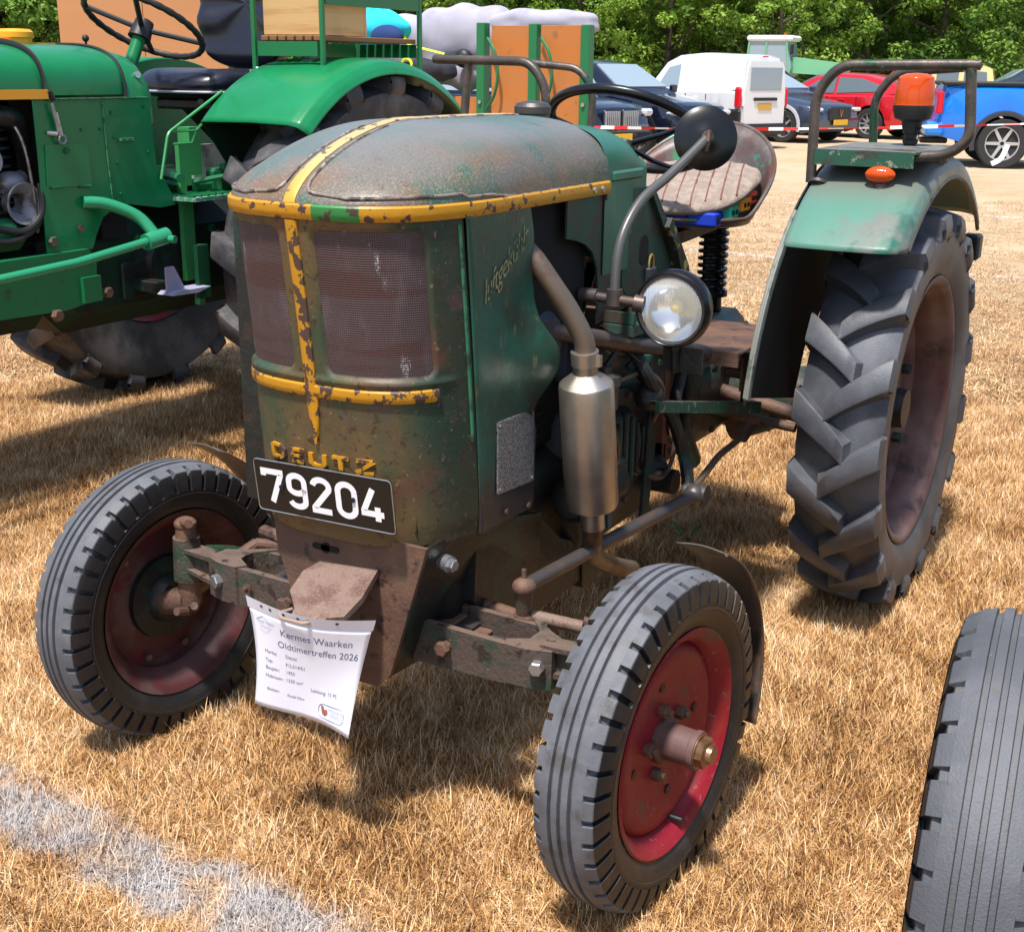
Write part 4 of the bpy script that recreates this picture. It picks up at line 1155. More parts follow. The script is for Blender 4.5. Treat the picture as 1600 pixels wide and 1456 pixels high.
def lug_tyre(mb, RO=.58, W=.235, rb=.385, nl=18, lug_h=.032, lug_w=.048, flip=1):
    """tractor rear tyre: rounded carcass and angled lugs that meet as chevrons"""
    hw = W / 2; rc = RO - lug_h
    car = []
    for k in range(0, 13):
        a = PI * k / 12
        x = hw * .965 * math.cos(a)
        # tread arc then sidewall
        car.append((x, rc - .035 * (abs(x) / hw) ** 2.6))
    low = [(hw * .97, rc - .06), (hw * .965, rc - .09), (hw * .92, rc - .115), (hw * .84, rb + .018), (hw * .80, rb + .010), (hw * .70, rb)]
    prof = low[::-1] + car + [(-x, r) for x, r in low]
    mb.lathe(prof, (0, 0, 0), 'X', 96)
    def rtop(x): return RO - .016 * (abs(x) / hw) ** 2.2
    def rbot(x): return rc - .035 * min(1, abs(x) / hw) ** 2.6 - .004
    for side in (1, -1):
        for k in range(nl):
            p0 = 2 * PI * (k + (0.5 if side < 0 else 0)) / nl
            st = 11
            rows = []
            for i in range(st + 1):
                s = i / st
                x = side * (-.030 + (hw * 1.0 + .030) * s)                     # from just past the centre to the shoulder
                sl = flip * (-.205 * s ** .85) * (.58 / RO)                    # circumferential lead
                ww = (lug_w * (.82 + .35 * s)) / RO / 2
                wb_ = ww * 1.25
                cphi = p0 + sl
                rows.append((x, cphi, ww, wb_))
            vs = []
            for i, (x, c, ww, wb_) in enumerate(rows):
                rt, rbm = rtop(x), rbot(x)
                e = .010 if i == 0 else 0
                for (ph, r) in ((c - wb_, rbm), (c - ww, rt - .003), (c - ww * .82, rt), (c + ww * .82, rt), (c + ww, rt - .003), (c + wb_, rbm)):
                    vs.append((x - side * (0.010 if (i == 0 and r == rbm) else 0), r * math.cos(ph), r * math.sin(ph)))
            # carry the lug down the sidewall
            x, c, ww, wb_ = rows[-1]
            for (dx, dr, sc_) in ((.004, -.028, 1.0), (.003, -.055, .95), (-.004, -.078, .8)):
                for (ph, r) in ((c - wb_ * sc_, -1), (c - ww * sc_, 0), (c - ww * .82 * sc_, 0), (c + ww * .82 * sc_, 0), (c + ww * sc_, 0), (c + wb_ * sc_, -1)):
                    rr = rtop(x) + dr
                    xx = side * (hw * (.97 if r < 0 else 1.02) + (dx if r == 0 else 0) - (.012 if dr < -.07 and r == 0 else 0))
                    vs.append((xx, rr * math.cos(ph + flip * dr * -.0), rr * math.sin(ph)))
            m = 6; nr = len(vs) // m; fs = []
            for i in range(nr - 1):
                for q in range(m - 1): fs.append((i * m + q, (i + 1) * m + q, (i + 1) * m + q + 1, i * m + q + 1))
            fs.append(tuple(range(m))); fs.append(tuple((nr - 1) * m + q for q in range(m))[::-1])
            mb.add(vs, fs)

def front_wheel(parent, c, st, side, red=True):
    """side=+1: outer face towards +x"""
    M = steer_M(c, st)
    e = bpy.data.objects.new('front_wheel', None)
    e = None
    mb = MB(); mb.M = M; ribbed_tyre(mb)
    W_ = part('front_wheel', mb, [M_tyre, M_tyreside], parent, angle=30, recalc=True)
    # rim: one lathe seen from both sides, side flips it
    s = side
    mb = MB(); mb.M = M
    P = [(.050, .214), (.056, .222), (.058, .218), (.052, .208), (.046, .200), (.038, .194), (.024, .188), (.006, .172), (-.006, .170), (-.030, .188), (-.040, .196), (-.050, .206), (-.056, .220), (-.050, .214)]
    mb.lathe([(s * u, r) for u, r in P], (0, 0, 0), 'X', 64)
    part('rim', mb, M_rim_red if red else M_rim_red_dark, W_, angle=50)
    mb = MB(); mb.M = M
    D = [(.020, .187), (.030, .178), (.034, .165), (.033, .150), (.026, .120), (.022, .085), (.022, .0), (.016, 0), (.016, .085), (.020, .120), (.026, .15), (.026, .165), (.022, .176), (.014, .184)]
    mb.lathe([(s * u, r) for u, r in D], (0, 0, 0), 'X', 64)
    part('wheel_disc', mb, M_rim_red if red else M_rim_red_dark, W_, angle=50)
    mb = MB(); mb.M = M
    mb.lathe([(s * u, r) for u, r in [(.02, .047), (.03, .046), (.036, .036), (.086, .034), (.088, .037), (.100, .037), (.100, 0)]], (0, 0, 0), 'X', 32)
    hb = part('hub', mb, M_rim_in, W_, angle=40)
    mb = MB(); mb.M = M; mb.cyl((s * .098, 0, 0), (s * .102, 0, 0), .034, n=24); mb.hexa((s * .100, 0, 0), (s, 0, 0), .030, .018); mb.cyl((s * .116, 0, 0), (s * .127, 0, 0), .019, .017, n=18)
    part('hub_nut', mb, M_brass, W_)
    for k in range(5):
        a = 2 * PI * k / 5 + .5
        mb = MB(); mb.M = M; mb.hexa((s * .022, .066 * math.cos(a), .066 * math.sin(a)), (s, 0, 0), .013, .016); mb.cyl((s * .03, .066 * math.cos(a), .066 * math.sin(a)), (s * .046, .066 * math.cos(a), .066 * math.sin(a)), .007, n=10)
        part('wheel_bolt', mb, M_rust, W_)
    mb = MB(); mb.M = M
    for a in (.15, 1.75, 3.3, 4.9): mb.cyl((s * .0225, .118 * math.cos(a), .118 * math.sin(a)), (s * .0285, .118 * math.cos(a), .118 * math.sin(a)), .009, n=12)
    part('disc_hole', mb, M_oily, W_)
    # valve in the lower rim and backing casting on the inside
    mb = MB(); mb.M = M; mb.cyl((s * .03, .03, -.178), (s * .055, .034, -.180), .006, n=10); part('valve', mb, M_blackm, W_)
    mb = MB(); mb.M = M; mb.lathe([(s * u, r) for u, r in [(.012, .10), (.0, .098), (-.006, .06), (-.02, .055), (-.03, .045), (-.03, 0)]], (0, 0, 0), 'X', 32)
    part('hub_back', mb, M_oily, W_)
    if not red:
        # pale discs stand in for daylight through slots between disc and rim
        mb = MB(); mb.M = M
        for a in (-1.95, -1.2, 1.0, 2.3):
            mb.cyl((s * .014, .15 * math.cos(a), .15 * math.sin(a)), (s * .010, .15 * math.cos(a), .15 * math.sin(a)), .008, n=10)
        part('slot_disc', mb, M_rustlt, W_)
    return W_

front_wheel(TR, (.6196, 0, .3258), SN, 1, True)
front_wheel(TR, (-.6196, 0, .3258), SN, -1, False)
# narrow mudguards behind the front wheels
for sg in (1, -1):
    M = steer_M((sg * .6196, 0, .3258), SN)
    mb = MB(); mb.M = M
    def fm(a, b):
        th = R(66 - 84 * a); r = .360 + .006 * math.sin(b * PI)
        wv = .062 + .0 * a
        return (sg * (-.045 + .105 * b), r * math.cos(th), r * math.sin(th))
    mb.grid(fm, 24, 8)
    mg = part('front_mudguard', mb, M_mud if False else mat('brown mudguard' + str(sg), (.085, .065, .055), .5, 0, [((.13, .08, .06), 12, .5, .62), ((.03, .03, .025), 9, .55, .66)], bump=.2), TR, recalc=False, solid=.003)
    mb = MB(); mb.M = M; mb.tube([(sg * .06, .361 * math.cos(R(66 - 84 * k / 24)), .361 * math.sin(R(66 - 84 * k / 24))) for k in range(25)], .0035, 8)
    part('mudguard_edge', mb, M_rust, mg)
    mb = MB(); mb.M = M; mb.tube(smooth_path([(sg * -.10, .03, .12), (sg * -.115, .10, .10), (sg * -.11, .18, .06), (sg * -.09, .30, .02), (sg * -.03, .356, .02)]), .02, 8, flat=(.006, .022))
    part('mudguard_stay', mb, M_shelf, mg)

def rear_wheel(parent, c, side, RO=.5795, W=.235, rb=.385, tm=M_tyre2, rm=None, nl=17, lug_h=.036, lug_w=.072):
    M = steer_M(c, 0)
    mb = MB(); mb.M = M; lug_tyre(mb, RO, W, rb, nl, lug_h, lug_w)
    W_ = part('rear_wheel', mb, tm, parent, angle=38, recalc=True)
    s = side; rm = rm or M_rim_in
    mb = MB(); mb.M = M
    h = W / 2 * .78
    P = [(h - .006, rb - .004), (h + .004, rb + .006), (h + .006, rb), (h, rb - .014), (h - .012, rb - .022), (h - .024, rb - .024), (h - .04, rb - .040), (h * .30, rb - .046), (-.01, rb - .046), (-h + .03, rb - .03), (-h + .01, rb - .02), (-h - .004, rb + .004), (-h + .004, rb - .004)]
    mb.lathe([(s * u, r) for u, r in P], (0, 0, 0), 'X', 80)
    part('rim', mb, rm, W_, angle=50)
    mb = MB(); mb.M = M
    D = [(-.01, rb - .045), (-.018, rb - .052), (-.035, rb - .09), (-.03, rb - .15), (-.015, .14), (-.012, 0), (-.02, 0), (-.023, .14), (-.04, rb - .15), (-.045, rb - .09), (-.028, rb - .048)]
    mb.lathe([(s * u, r) for u, r in D], (0, 0, 0), 'X', 64)
    part('wheel_disc', mb, rm, W_, angle=50)
    mb = MB(); mb.M = M; mb.lathe([(s * u, r) for u, r in [(-.012, .10), (.0, .095), (.02, .06), (.05, .055), (.052, 0)]], (0, 0, 0), 'X', 28)
    part('hub', mb, M_oily, W_)
    for k in range(8):
        a = 2 * PI * k / 8 + .2; r_ = (rb - .105)
        mb = MB(); mb.M = M; mb.hexa((s * -.035, r_ * math.cos(a), r_ * math.sin(a)), (s, 0, 0), .016, .028)
        part('wheel_bolt', mb, M_oily, W_)
    return W_
rear_wheel(TR, (.598, 1.708, .5795), 1)
rear_wheel(TR, (-.598, 1.708, .5795), -1)

# ------------------------------------------------------------------ rear fenders with passenger seats
RC = (1.708, .5795)
for sg in (1, -1):
    mb = MB()
    r0 = .722
    SEC = [(.405, -.012), (.412, 0), (.45, .004), (.55, .006), (.64, .004), (.672, -.002), (.692, -.014), (.702, -.034), (.704, -.058)]
    def ff(a, b):
        a_ = a
        i = b * (len(SEC) - 1); j = min(int(i), len(SEC) - 2); t = i - j
        x = SEC[j][0] * (1 - t) + SEC[j + 1][0] * t; d = SEC[j][1] * (1 - t) + SEC[j + 1][1] * t
        r = r0 + d; t0 = 180 - math.degrees(math.asin((1.088 - .5795) / r)); th = R(t0 + (46 - t0) * a_)
        return (sg * x, RC[0] + r * math.cos(th), RC[1] + r * math.sin(th))
    mb.grid(ff, 56, 33)
    fd_ = part('rear_fender', mb, M_fend, TR, angle=60, recalc=False, solid=.003)
    mb = MB(); mb.tube([(sg * .704, RC[0] + (r0 - .058) * math.cos(R(130 - 84 * k / 50)), RC[1] + (r0 - .058) * math.sin(R(130 - 84 * k / 50))) for k in range(51)], .006, 8)
    part('fender_lip', mb, M_steel, fd_)
    # inner cheek plate reaching down in front of the tyre
    mb = MB()
    ring = [(RC[0] + r0 * math.cos(R(t)), RC[1] + r0 * math.sin(R(t))) for t in np.linspace(40, 168, 40)]
    inner = [(RC[0] + .30 * math.cos(R(t)), RC[1] + .30 * math.sin(R(t))) for t in (168, 140, 110, 80, 40)]
    mb.prism(ring + inner, 'X', sg * .398, sg * .402)
    part('fender_cheek', mb, M_fendin, fd_)
    mb = MB(); mb.tube([(sg * .404, y, z) for y, z in ring[26:]] , .006, 8)
    mb.tube([(sg * .42, ring[29][0] - .004, ring[29][1]), (sg * .42, ring[-1][0] - .003, ring[-1][1])], .008, 4) if False else None
    mb.tube([(sg * .415, y - .004, z) for y, z in ring[29:]], .01, 6, flat=(.004, .014))
    part('cheek_edge', mb, mat('grey edge strip' + str(sg), (.17, .18, .16), .5, 0, [((.05, .08, .06), 20, .5, .6)]), fd_)
    # shelf bracket (seat frame)
    mb = MB()
    sh = [(.415, 1.385), (.415, 1.80), (.69, 1.82), (.72, 1.75), (.70, 1.43), (.665, 1.39)]
    sh = [(sg * x, y) for x, y in sh]
    mb.prism(sh, 'Z', 1.317, 1.323)
    mb.prism([(sg * .415, 1.380), (sg * .670, 1.386), (sg * .670, 1.392), (sg * .415, 1.386)], 'Z', 1.283, 1.322)
    mb.box(min(sg * .415, sg * .421), max(sg * .415, sg * .421), 1.394, 1.80, 1.295, 1.316)
    fs_ = part('fender_seat_frame', mb, M_shelf, TR)
    mb = MB()
    mb.tube(bend([(sg * .405, 1.40, 1.235), (sg * .400, 1.40, 1.46), (sg * .455, 1.40, 1.532), (sg * .80, 1.42, 1.536)], .07, 8), .0135, 14)
    mb.tube(bend([(sg * .455, 1.80, 1.318), (sg * .447, 1.80, 1.445), (sg * .50, 1.80, 1.515), (sg * .69, 1.78, 1.53)], .06, 8), .012, 14)
    mb.tube([(sg * .795, 1.41, 1.535), (sg * .745, 1.60, 1.534), (sg * .69, 1.79, 1.53)], .012, 12)
    po = 0 if sg > 0 else -.10
    mb.tube(bend([(sg * (.778 + po), 1.42, 1.53), (sg * (.795 + po), 1.42, 1.36), (sg * (.745 + po), 1.42, 1.318), (sg * .64, 1.42, 1.308)], .05, 8), .0135, 14)
    part('seat_rail', mb, M_hoopst, fs_)
    mb = MB(); mb.cyl((sg * .425, 1.398, 1.230), (sg * .425, 1.402, 1.237), .026, n=24); mb.hexa((sg * .432, 1.395, 1.236), (0, -.3, 1), .009, .010)
    mb.cyl((sg * .685, 1.62, 1.285), (sg * .685, 1.62, 1.316), .022, n=14)
    part('rail_foot', mb, M_steel, fs_)
# side marker lamp on the right hand fender
mb = MB(); mb.M = Matrix.Translation((.590, 1.385, 1.265)) @ Matrix.Rotation(R(8), 4, 'Z')
for k in range(17):
    pass
def fml(u, v):
    t = 2 * PI * u; ph = PI * v
    rr = 1 + .03 * math.cos(34 * math.asin(max(-1, min(1, math.cos(ph)))) * .9)
    return (-.038 * math.cos(ph) , .022 * math.cos(t) * math.sin(ph) * rr, .0215 * math.sin(t) * math.sin(ph) * rr)
mb.grid(fml, 28, 45, True)
ml = part('marker_lamp', mb, M_amber, TR, angle=80)
mb = MB(); mb.cyl((.592, 1.395, 1.228), (.592, 1.388, 1.246), .026, .012, n=20); mb.cyl((.592, 1.398, 1.226), (.592, 1.394, 1.232), .032, n=24); mb.hexa((.594, 1.385, 1.234), (0, -.5, 1), .008, .008)
part('lamp_base', mb, M_steel, ml)
# amber beacon on a rubber stem
BX, BY = .583, 1.70
mb = MB()
pr = [(.000, .052), (.006, .0535)]
for k in range(34):
    z = .006 + .072 * k / 33; r_ = .0535 - .0065 * (k / 33) ** 2.4
    pr.append((z, r_ - (.0007 if k % 2 else 0)))
pr += [(.082, .041), (.088, .028), (.090, 0)]
mb.lathe(pr, (BX, BY, 1.425), 'Z', 40)
bc = part('warning_beacon', mb, M_amber, TR, angle=60)
mb = MB(); mb.lathe([(0, .0), (0, .016), (.02, .045), (.045, .028), (.06, .02), (.065, 0)], (BX, BY, 1.432), 'Z', 20); part('beacon_reflector', mb, M_amberin, bc)
mb = MB(); mb.lathe([(.0, .0), (.0, .018), (-.004, .016), (.012, .014), (.028, .018), (.030, .022), (.048, .026), (.062, .028), (.070, .048), (.092, .0545), (.105, .0545), (.107, 0)], (BX, BY, 1.325), 'Z', 32)
mb.lathe([(.006, .01), (.010, .019), (.020, .022), (.026, .012)], (BX, BY, 1.318), 'Z', 20); mb.cyl((BX + .02, BY - .01, 1.362), (BX + .034, BY - .018, 1.364), .010, n=14)
part('beacon_stem', mb, M_blackm, bc)
mb = MB(); mb.cyl((BX + .03, BY - .0165, 1.3635), (BX + .037, BY - .0205, 1.365), .008, n=14); part('stem_screw', mb, M_bolt, bc)
# tail lamp box behind the fender
mb = MB(); mb.box(.655, .71, 2.20, 2.26, .955, 1.035, .008); mb.box(.45, .67, 2.215, 2.225, .98, 1.01)
part('tail_lamp', mb, M_blackm, TR)

# things resting or hanging on the tractor
CU = thing('seat_cushion', 'beige knit seat cushion with thin brown stripes on the tractor seat', 'cushion', (0, 1.545, 1.13))
mb = MB()
def cu(a, b):
    th = 2 * PI * a; c, s_ = math.cos(th), math.sin(th); p = 3.0
    k = (abs(c) ** p + abs(s_) ** p) ** (-1 / p)
    ph = PI * (b - .5); rr = max(0.0, math.cos(ph)) ** .42
    x = .198 * k * c * rr; y = 1.525 + .205 * k * s_ * rr
    return (x, y, 1.162 + .030 * math.sin(ph) + .24 * (y - 1.40) + .0025 * math.cos((x + .3 * (y - 1.5)) * 150) * (1 if ph > 0 else 0))
mb.grid(cu, 72, 25, True)
part('cushion_pad', mb, M_cushion, CU, angle=80)
for k in range(9):
    x0 = -.167 + (k + .5) * .0419 - .0209
    mb = MB(); pts = []
    for j in range(16):
        y = 1.335 + .375 * j / 15; x = x0 - .3 * (y - 1.5)
        e = max(abs(x) / .205, abs(y - 1.525) / .205)
        pp = ((abs(x) / .205) ** 3 + (abs(y - 1.525) / .205) ** 3) ** (1 / 3)
        if pp > .97: continue
        z = 1.162 + .030 * math.sqrt(max(0, 1 - pp ** 4.76)) + .24 * (y - 1.40) + .0004
        pts.append((x, y, z))
    if len(pts) > 3:
        mb.tube(pts, .0028, 6); part('cushion_stripe', mb, M_stripe, CU)
cols = [M_blue, M_blue, M_blue, M_mint, M_orf, M_redf, M_orf, M_mint]
FM = thing('foam_mat', 'blue mint orange and red puzzle foam blocks under the beige seat cushion', 'foam mat', (0, 1.545, 1.10))
for k, (x0, x1, y0, y1, m_) in enumerate([(-.15, -.01, 1.345, 1.40, M_blue), (-.005, .075, 1.345, 1.40, M_blue), (.08, .165, 1.345, 1.41, M_blue), (.09, .182, 1.415, 1.48, M_mint), (.09, .190, 1.485, 1.55, M_orf), (.09, .188, 1.555, 1.61, M_redf), (-.19, -.12, 1.42, 1.52, M_mint), (-.19, -.12, 1.525, 1.61, M_orf), (-.11, .11, 1.42, 1.68, M_blue)]):
    mb = MB(); dz_ = .22 * ((y0 + y1) / 2 - 1.37); mb.box(x0, x1, y0, y1, 1.102 + dz_, 1.140 + dz_, .005)
    fb = part('foam_block', mb, m_, FM)
    if x1 > .16:
        mb = MB()
        for q in (.3, .7): mb.box(x1 - .001, x1 + .0015, y0 + (y1 - y0) * q - .008, y0 + (y1 - y0) * q + .008, 1.114 + dz_, 1.126 + dz_)
        part('foam_notch', mb, M_dark, fb)
LK = thing('padlock', 'small brass padlock hanging on the dark tool hatch of the old tractor', 'padlock', (.243, .74, 1.06))
mb = MB(); mb.box(.240, .254, .722, .760, 1.045, 1.078, .003); part('lock_body', mb, mat('blue grey lock body', (.10, .10, .13), .35, .7), LK)
mb = MB(); mb.tube([(.247, .729, 1.078), (.247, .729, 1.095), (.247, .733, 1.104), (.247, .741, 1.108), (.247, .749, 1.104), (.247, .753, 1.095), (.247, .753, 1.078)], .003, 8); part('shackle', mb, mat('brass shackle', (.6, .42, .15), .3, .9), LK)
# paper sign in a punched sleeve
PS = thing('paper_sign', 'white laminated paper sign hanging from the tow plate below number plate 79204', 'sign', (.02, -.31, .30))
A, B, C_, D_ = Vector((-.108, -.283, .538)), Vector((.180, -.273, .552)), Vector((-.115, -.262, .312)), Vector((.112, -.262, .298))
def pp(a, b, o=0.0):
    """a left-right, b top-bottom"""
    p = A.lerp(B, a).lerp(C_.lerp(D_, a), b)
    pin = -.030 * math.sin(b * PI) * (a - .5) * 2 * .55 
    p.x -= pin * -.0
    p.x += .012 * math.sin(b * PI) * (1 if a < .5 else -1) * abs(a - .5) * 2
    p.y += .014 * math.sin(a * PI) * (1 - b) * -1 + .012 * math.sin(b * PI * 1.1) * (a) - .010 * math.cos(a * 5) * b
    p.z -= .012 * math.sin(a * PI) * (1 - b)
    return (p.x, p.y - o, p.z)
mb = MB(); mb.grid(lambda a, b: pp(a, .055 + .945 * b), 26, 22); sheet = part('printed_sheet', mb, M_paper, PS, angle=80, recalc=False, solid=.0006)
mb = MB(); mb.grid(lambda a, b: pp(-.012 + 1.024 * a, -.045 + .10 * b, .0012), 26, 3); part('sleeve_strip', mb, mat('grey translucent sleeve', (.55, .54, .60), .2), PS, angle=80, recalc=False)
mb = MB(); 
for a in (.12, .20, .32, .44, .52, .74): mb.add([pp(a + dx, -.01 + dy, .002) for dx, dy in ((0, -.008), (.022, -.008), (.022, .012), (0, .012))], [(0, 1, 2, 3)])
part('sleeve_hole', mb, M_oily, PS, recalc=False)
def ptext(t, a, b, size, m, sh=0.0, name='printed_text'):
    vs, fs_ = text_mesh(t, 1.0, sh)
    mb = MB(); mb.add([pp(a + vx * size / .262, b - vy * size / .235, .0010) for vx, vy in vs], fs_); part(name, mb, m, sheet, recalc=False)
ptext('Kermes Waarken', .27, .225, .0225, M_ink)
ptext('Oldtimertreffen 2026', .235, .345, .0215, M_ink)
for t1, t2, b in (('Marke:', 'Deutz', .44), ('Typ:', 'F1L514/51', .525), ('Baujahr:', '1955', .60), ('Hubraum:', '1330 cm³', .68)):
    ptext(t1, .10, b, .0115, M_ink); ptext(t2, .30, b, .0115, M_ink)
ptext('Leistung: 15 PS', .54, .72, .0115, M_ink)
ptext('Besitzer:', .12, .81, .0095, M_ink); ptext('Koob Nico', .32, .83, .0095, M_ink)
mb = MB(); mb.tube([pp(a, b, .0012) for a, b in rr_poly(.63, .91, .80, .93, .05)], .0008, 5, closed=True); part('logo_border', mb, M_inklt, sheet)
ptext('WAARKER', .73, .862, .0105, M_inklt); ptext('GEIZEN', .75, .902, .0105, M_inklt)
mb = MB(); mb.add([pp(a, b, .001) for a, b in ((.65, .82), (.68, .83), (.69, .86), (.72, .85), (.73, .89), (.70, .92), (.67, .90), (.66, .86))], [tuple(range(8))]); part('logo_mark', mb, M_inkred, sheet, recalc=False)
mb = MB(); mb.tube([pp(a, b, .001) for a, b in ((.06, .13), (.125, .085), (.19, .13))], .0006, 5); 
for k in range(9):
    t = R(200 + 140 * k / 8); mb.add([pp(.125 + .05 * math.cos(t) * q1, .20 - .045 * math.sin(t) * q1 * 1.1, .001) for q1 in (.6, 1)] + [pp(.125 + .05 * math.cos(t + .12), .20 - .045 * math.sin(t + .12) * 1.1, .001)], [(0, 1, 2)])
part('club_emblem', mb, M_inklt, sheet, recalc=False)
ptext('TEFF TEFF', .05, .165, .0105, M_inklt); ptext('Waarken', .085, .20, .008, M_inklt)
# ================================================================== the bright green tractor beside it
GX = -2.47
GT = thing('green_tractor', 'glossy bright green tractor with black sprung seat and a bench on its fender', 'tractor', (GX, 1.2, 0))
def box_section(hw, zt, zs, p=4.0, n=33):
    out = []
    for k in range(n):
        a = PI * k / (n - 1)
        out.append((hw * math.copysign(abs(math.cos(a)) ** (2 / p), math.cos(a)), zs + (zt - zs) * abs(math.sin(a)) ** (2 / p)))
    return out
mb = MB()
st_ = [(-.25, .02), (-.22, .0), (0.2, 0), (.9, 0), (1.40, 0), (1.44, -.003)]
sec_y = [-.6, -.55, -.45, 0, .5, 1.0, 1.40, 1.425]
def gh(a, b):
    i = int(round(a * (len(sec_y) - 1))); y = sec_y[i]
    sh = [.90, .97, 1, 1, 1, 1, 1, .985][i]
    s_ = box_section(.335 * sh, 1.405 + (1.572 - 1.405) * sh, 1.405, 3.2, 41)
    x, z = s_[int(round(b * 40))]
    return (GX + x, y, z)
mb.grid(gh, len(sec_y), 41)
base = 0; mb.f.append(tuple(range(41))); mb.mi.append(0)
part('bonnet', mb, M_g, GT, angle=50)
mb = MB()
sec2 = [1.43, 1.5, 1.56, 1.60, 1.62]
def gc(a, b):
    i = int(round(a * 4)); sh = [1, .99, .95, .85, .70][i]
    x, z = box_section(.345 * sh, 1.30 + (1.568 - 1.30) * sh, 1.30, 3.0, 41)[int(round(b * 40))]
    return (GX + x, sec2[i], z)
mb.grid(gc, 5, 41); mb.f.append(tuple(range(164, 205))); mb.mi.append(0)
dc = part('dash_cowl', mb, M_g, GT, angle=60)
mb = MB(); mb.cyl((GX + .305, 1.515, 1.47), (GX + .318, 1.512, 1.472), .012, n=16); part('cowl_screw', mb, M_bolt, dc)
mb = MB(); mb.tube([(GX + x * 1.01, 1.427, z + .003) for x, z in box_section(.335, 1.572, 1.38, 3.2, 31)], .006, 6); part('rubber_seal', mb, M_blackm, GT)
# side engine panel
mb = MB(); xp = -2.125
mb.prism([(1.01, 1.39), (1.53, 1.39), (1.545, 1.15), (1.63, 1.02), (1.63, 1.0), (1.55, .995), (1.40, 1.02), (1.33, 1.015), (1.27, .985), (1.235, .93), (1.21, .88), (1.01, .885)], 'X', xp - .004, xp)
pn = part('engine_panel', mb, M_g, GT)
mb = MB(); mb.prism([(1.035, 1.108), (1.225, 1.098), (1.225, 1.23), (1.205, 1.243), (1.04, 1.247)], 'X', xp + .001, xp + .005)
hd = part('panel_flap', mb, M_g, pn)
mb = MB(); mb.cyl((xp + .004, 1.125, 1.225), (xp + .014, 1.125, 1.222), .010, n=14); mb.cyl((xp, 1.05, 1.104), (xp, 1.10, 1.104), .006, n=8); mb.cyl((xp + .003, 1.17, 1.10), (xp + .003, 1.22, 1.098), .006, n=8)
for (y, z) in ((1.205, 1.29), (1.29, 1.29), (1.345, 1.345), (1.35, 1.26), (1.355, 1.17), (1.36, 1.06), (1.50, 1.36), (1.51, 1.20)): mb.cyl((xp, y, z), (xp + .006, y, z), .006, n=8)
part('panel_fitting', mb, M_g2, pn)
mb = MB(); mb.tube([(xp + .002, 1.305, 1.385), (xp + .002, 1.31, 1.2), (xp + .002, 1.32, 1.02)], .0035, 5); mb.box(xp - .01, xp + .012, 1.01, 1.53, 1.392, 1.396)
mb.box(xp, xp + .014, 1.37, 1.44, 1.245, 1.255)
part('panel_seam', mb, mat('chalky weld green', (.05, .22, .11), .6, 0, [((.008, .10, .035), 40, .5, .55)]), pn)
mb = MB(); mb.box(GX - .30, GX + .02, .2, 1.2, .95, 1.38, .02); mb.box(GX - .3, GX + .30, 1.30, 1.42, .9, 1.38); part('engine_bay', mb, M_dark, GT)
mb = MB(); mb.prism([(.60, 1.395), (1.065, 1.395), (1.065, 1.425), (.60, 1.425)], 'X', xp + .002, xp + .014)
part('side_strip', mb, M_gy, GT)
mb = MB(); mb.tube([(GX + x * 1.005, 1.065, z + .003) for x, z in box_section(.337, 1.576, 1.42, 3.2, 31)][:16], .009, 8, flat=(.004, .012)); mb.tube([(xp + .012, 1.07, 1.42), (xp + .014, 1.085, 1.39)], .01, 8)
st2 = part('hold_down_strap', mb, M_blackm, GT)
mb = MB(); mb.tube([(xp + .016, 1.075, 1.38), (xp + .016, 1.085, 1.33)], .006, 8); mb.tube([(xp + .016, 1.085, 1.35), (xp + .016, 1.10, 1.275)], .009, 10); mb.torus((xp + .016, 1.105, 1.262), .014, .004, 'X', 20, 8); mb.cyl((xp, 1.055, 1.285), (xp + .016, 1.085, 1.28), .008, n=8)
part('strap_tensioner', mb, M_bolt, st2)
# filler with yellow cap on the bonnet
mb = MB(); mb.lathe([(0, .0), (0, .056), (.03, .056), (.034, .062), (.052, .062), (.062, .050), (.064, 0)], (GX, 1.25, 1.560), 'Z', 32); part('yellow_cap', mb, M_gy, GT)
mb = MB(); mb.prism([(GX - .03, .2), (GX + .03, .2), (GX + .03, 1.40), (GX - .03, 1.40)], 'Z', 1.565, 1.578); part('ridge_strip', mb, M_gy, GT)
mb = MB(); mb.cyl((-2.26, .85, 1.20), (-2.16, .85, 1.20), .045, n=18)
part('breather', mb, mat('dirty grey alloy', (.30, .29, .33), .5, .3, [((.12, .10, .08), 9, .5, .6)], bump=.2), GT)
mb = MB(); mb.box(-2.30, -2.16, .55, .98, .90, .99, .03); mb.cyl((-2.2, .6, .96), (-2.2, .92, .96), .05, n=18)
part('injection_pump', mb, M_g2, GT)
for k in range(3):
    y0 = .52 + k * .21
    mb = MB(); mb.cyl((-2.32, y0, .95), (-2.32, y0, 1.36), .07, n=20); part('cylinder', mb, M_oily, GT)
    mb = MB()
    for j in range(12): mb.cyl((-2.32, y0, .99 + j * .03), (-2.32, y0, .998 + j * .03), .092, n=20)
    part('cooling_fin', mb, mat('dark grey fin' + str(k), (.05, .055, .055), .5, .3), GT)
    mb = MB(); mb.tube(smooth_path([(-2.27, y0, 1.30), (-2.20, y0 + .02, 1.33), (-2.165, y0 + .05, 1.24), (-2.17, y0 + .08, 1.02), (-2.2, y0 + .1, .95)], 5), .006, 8); part('fuel_line', mb, M_bolt, GT)
mb = MB(); mb.tube(smooth_path([(-2.22, .60, 1.34), (-2.19, .80, 1.345), (-2.20, .98, 1.33), (-2.25, 1.05, 1.25)], 5), .035, 14); part('intake_pipe', mb, M_oily, GT)
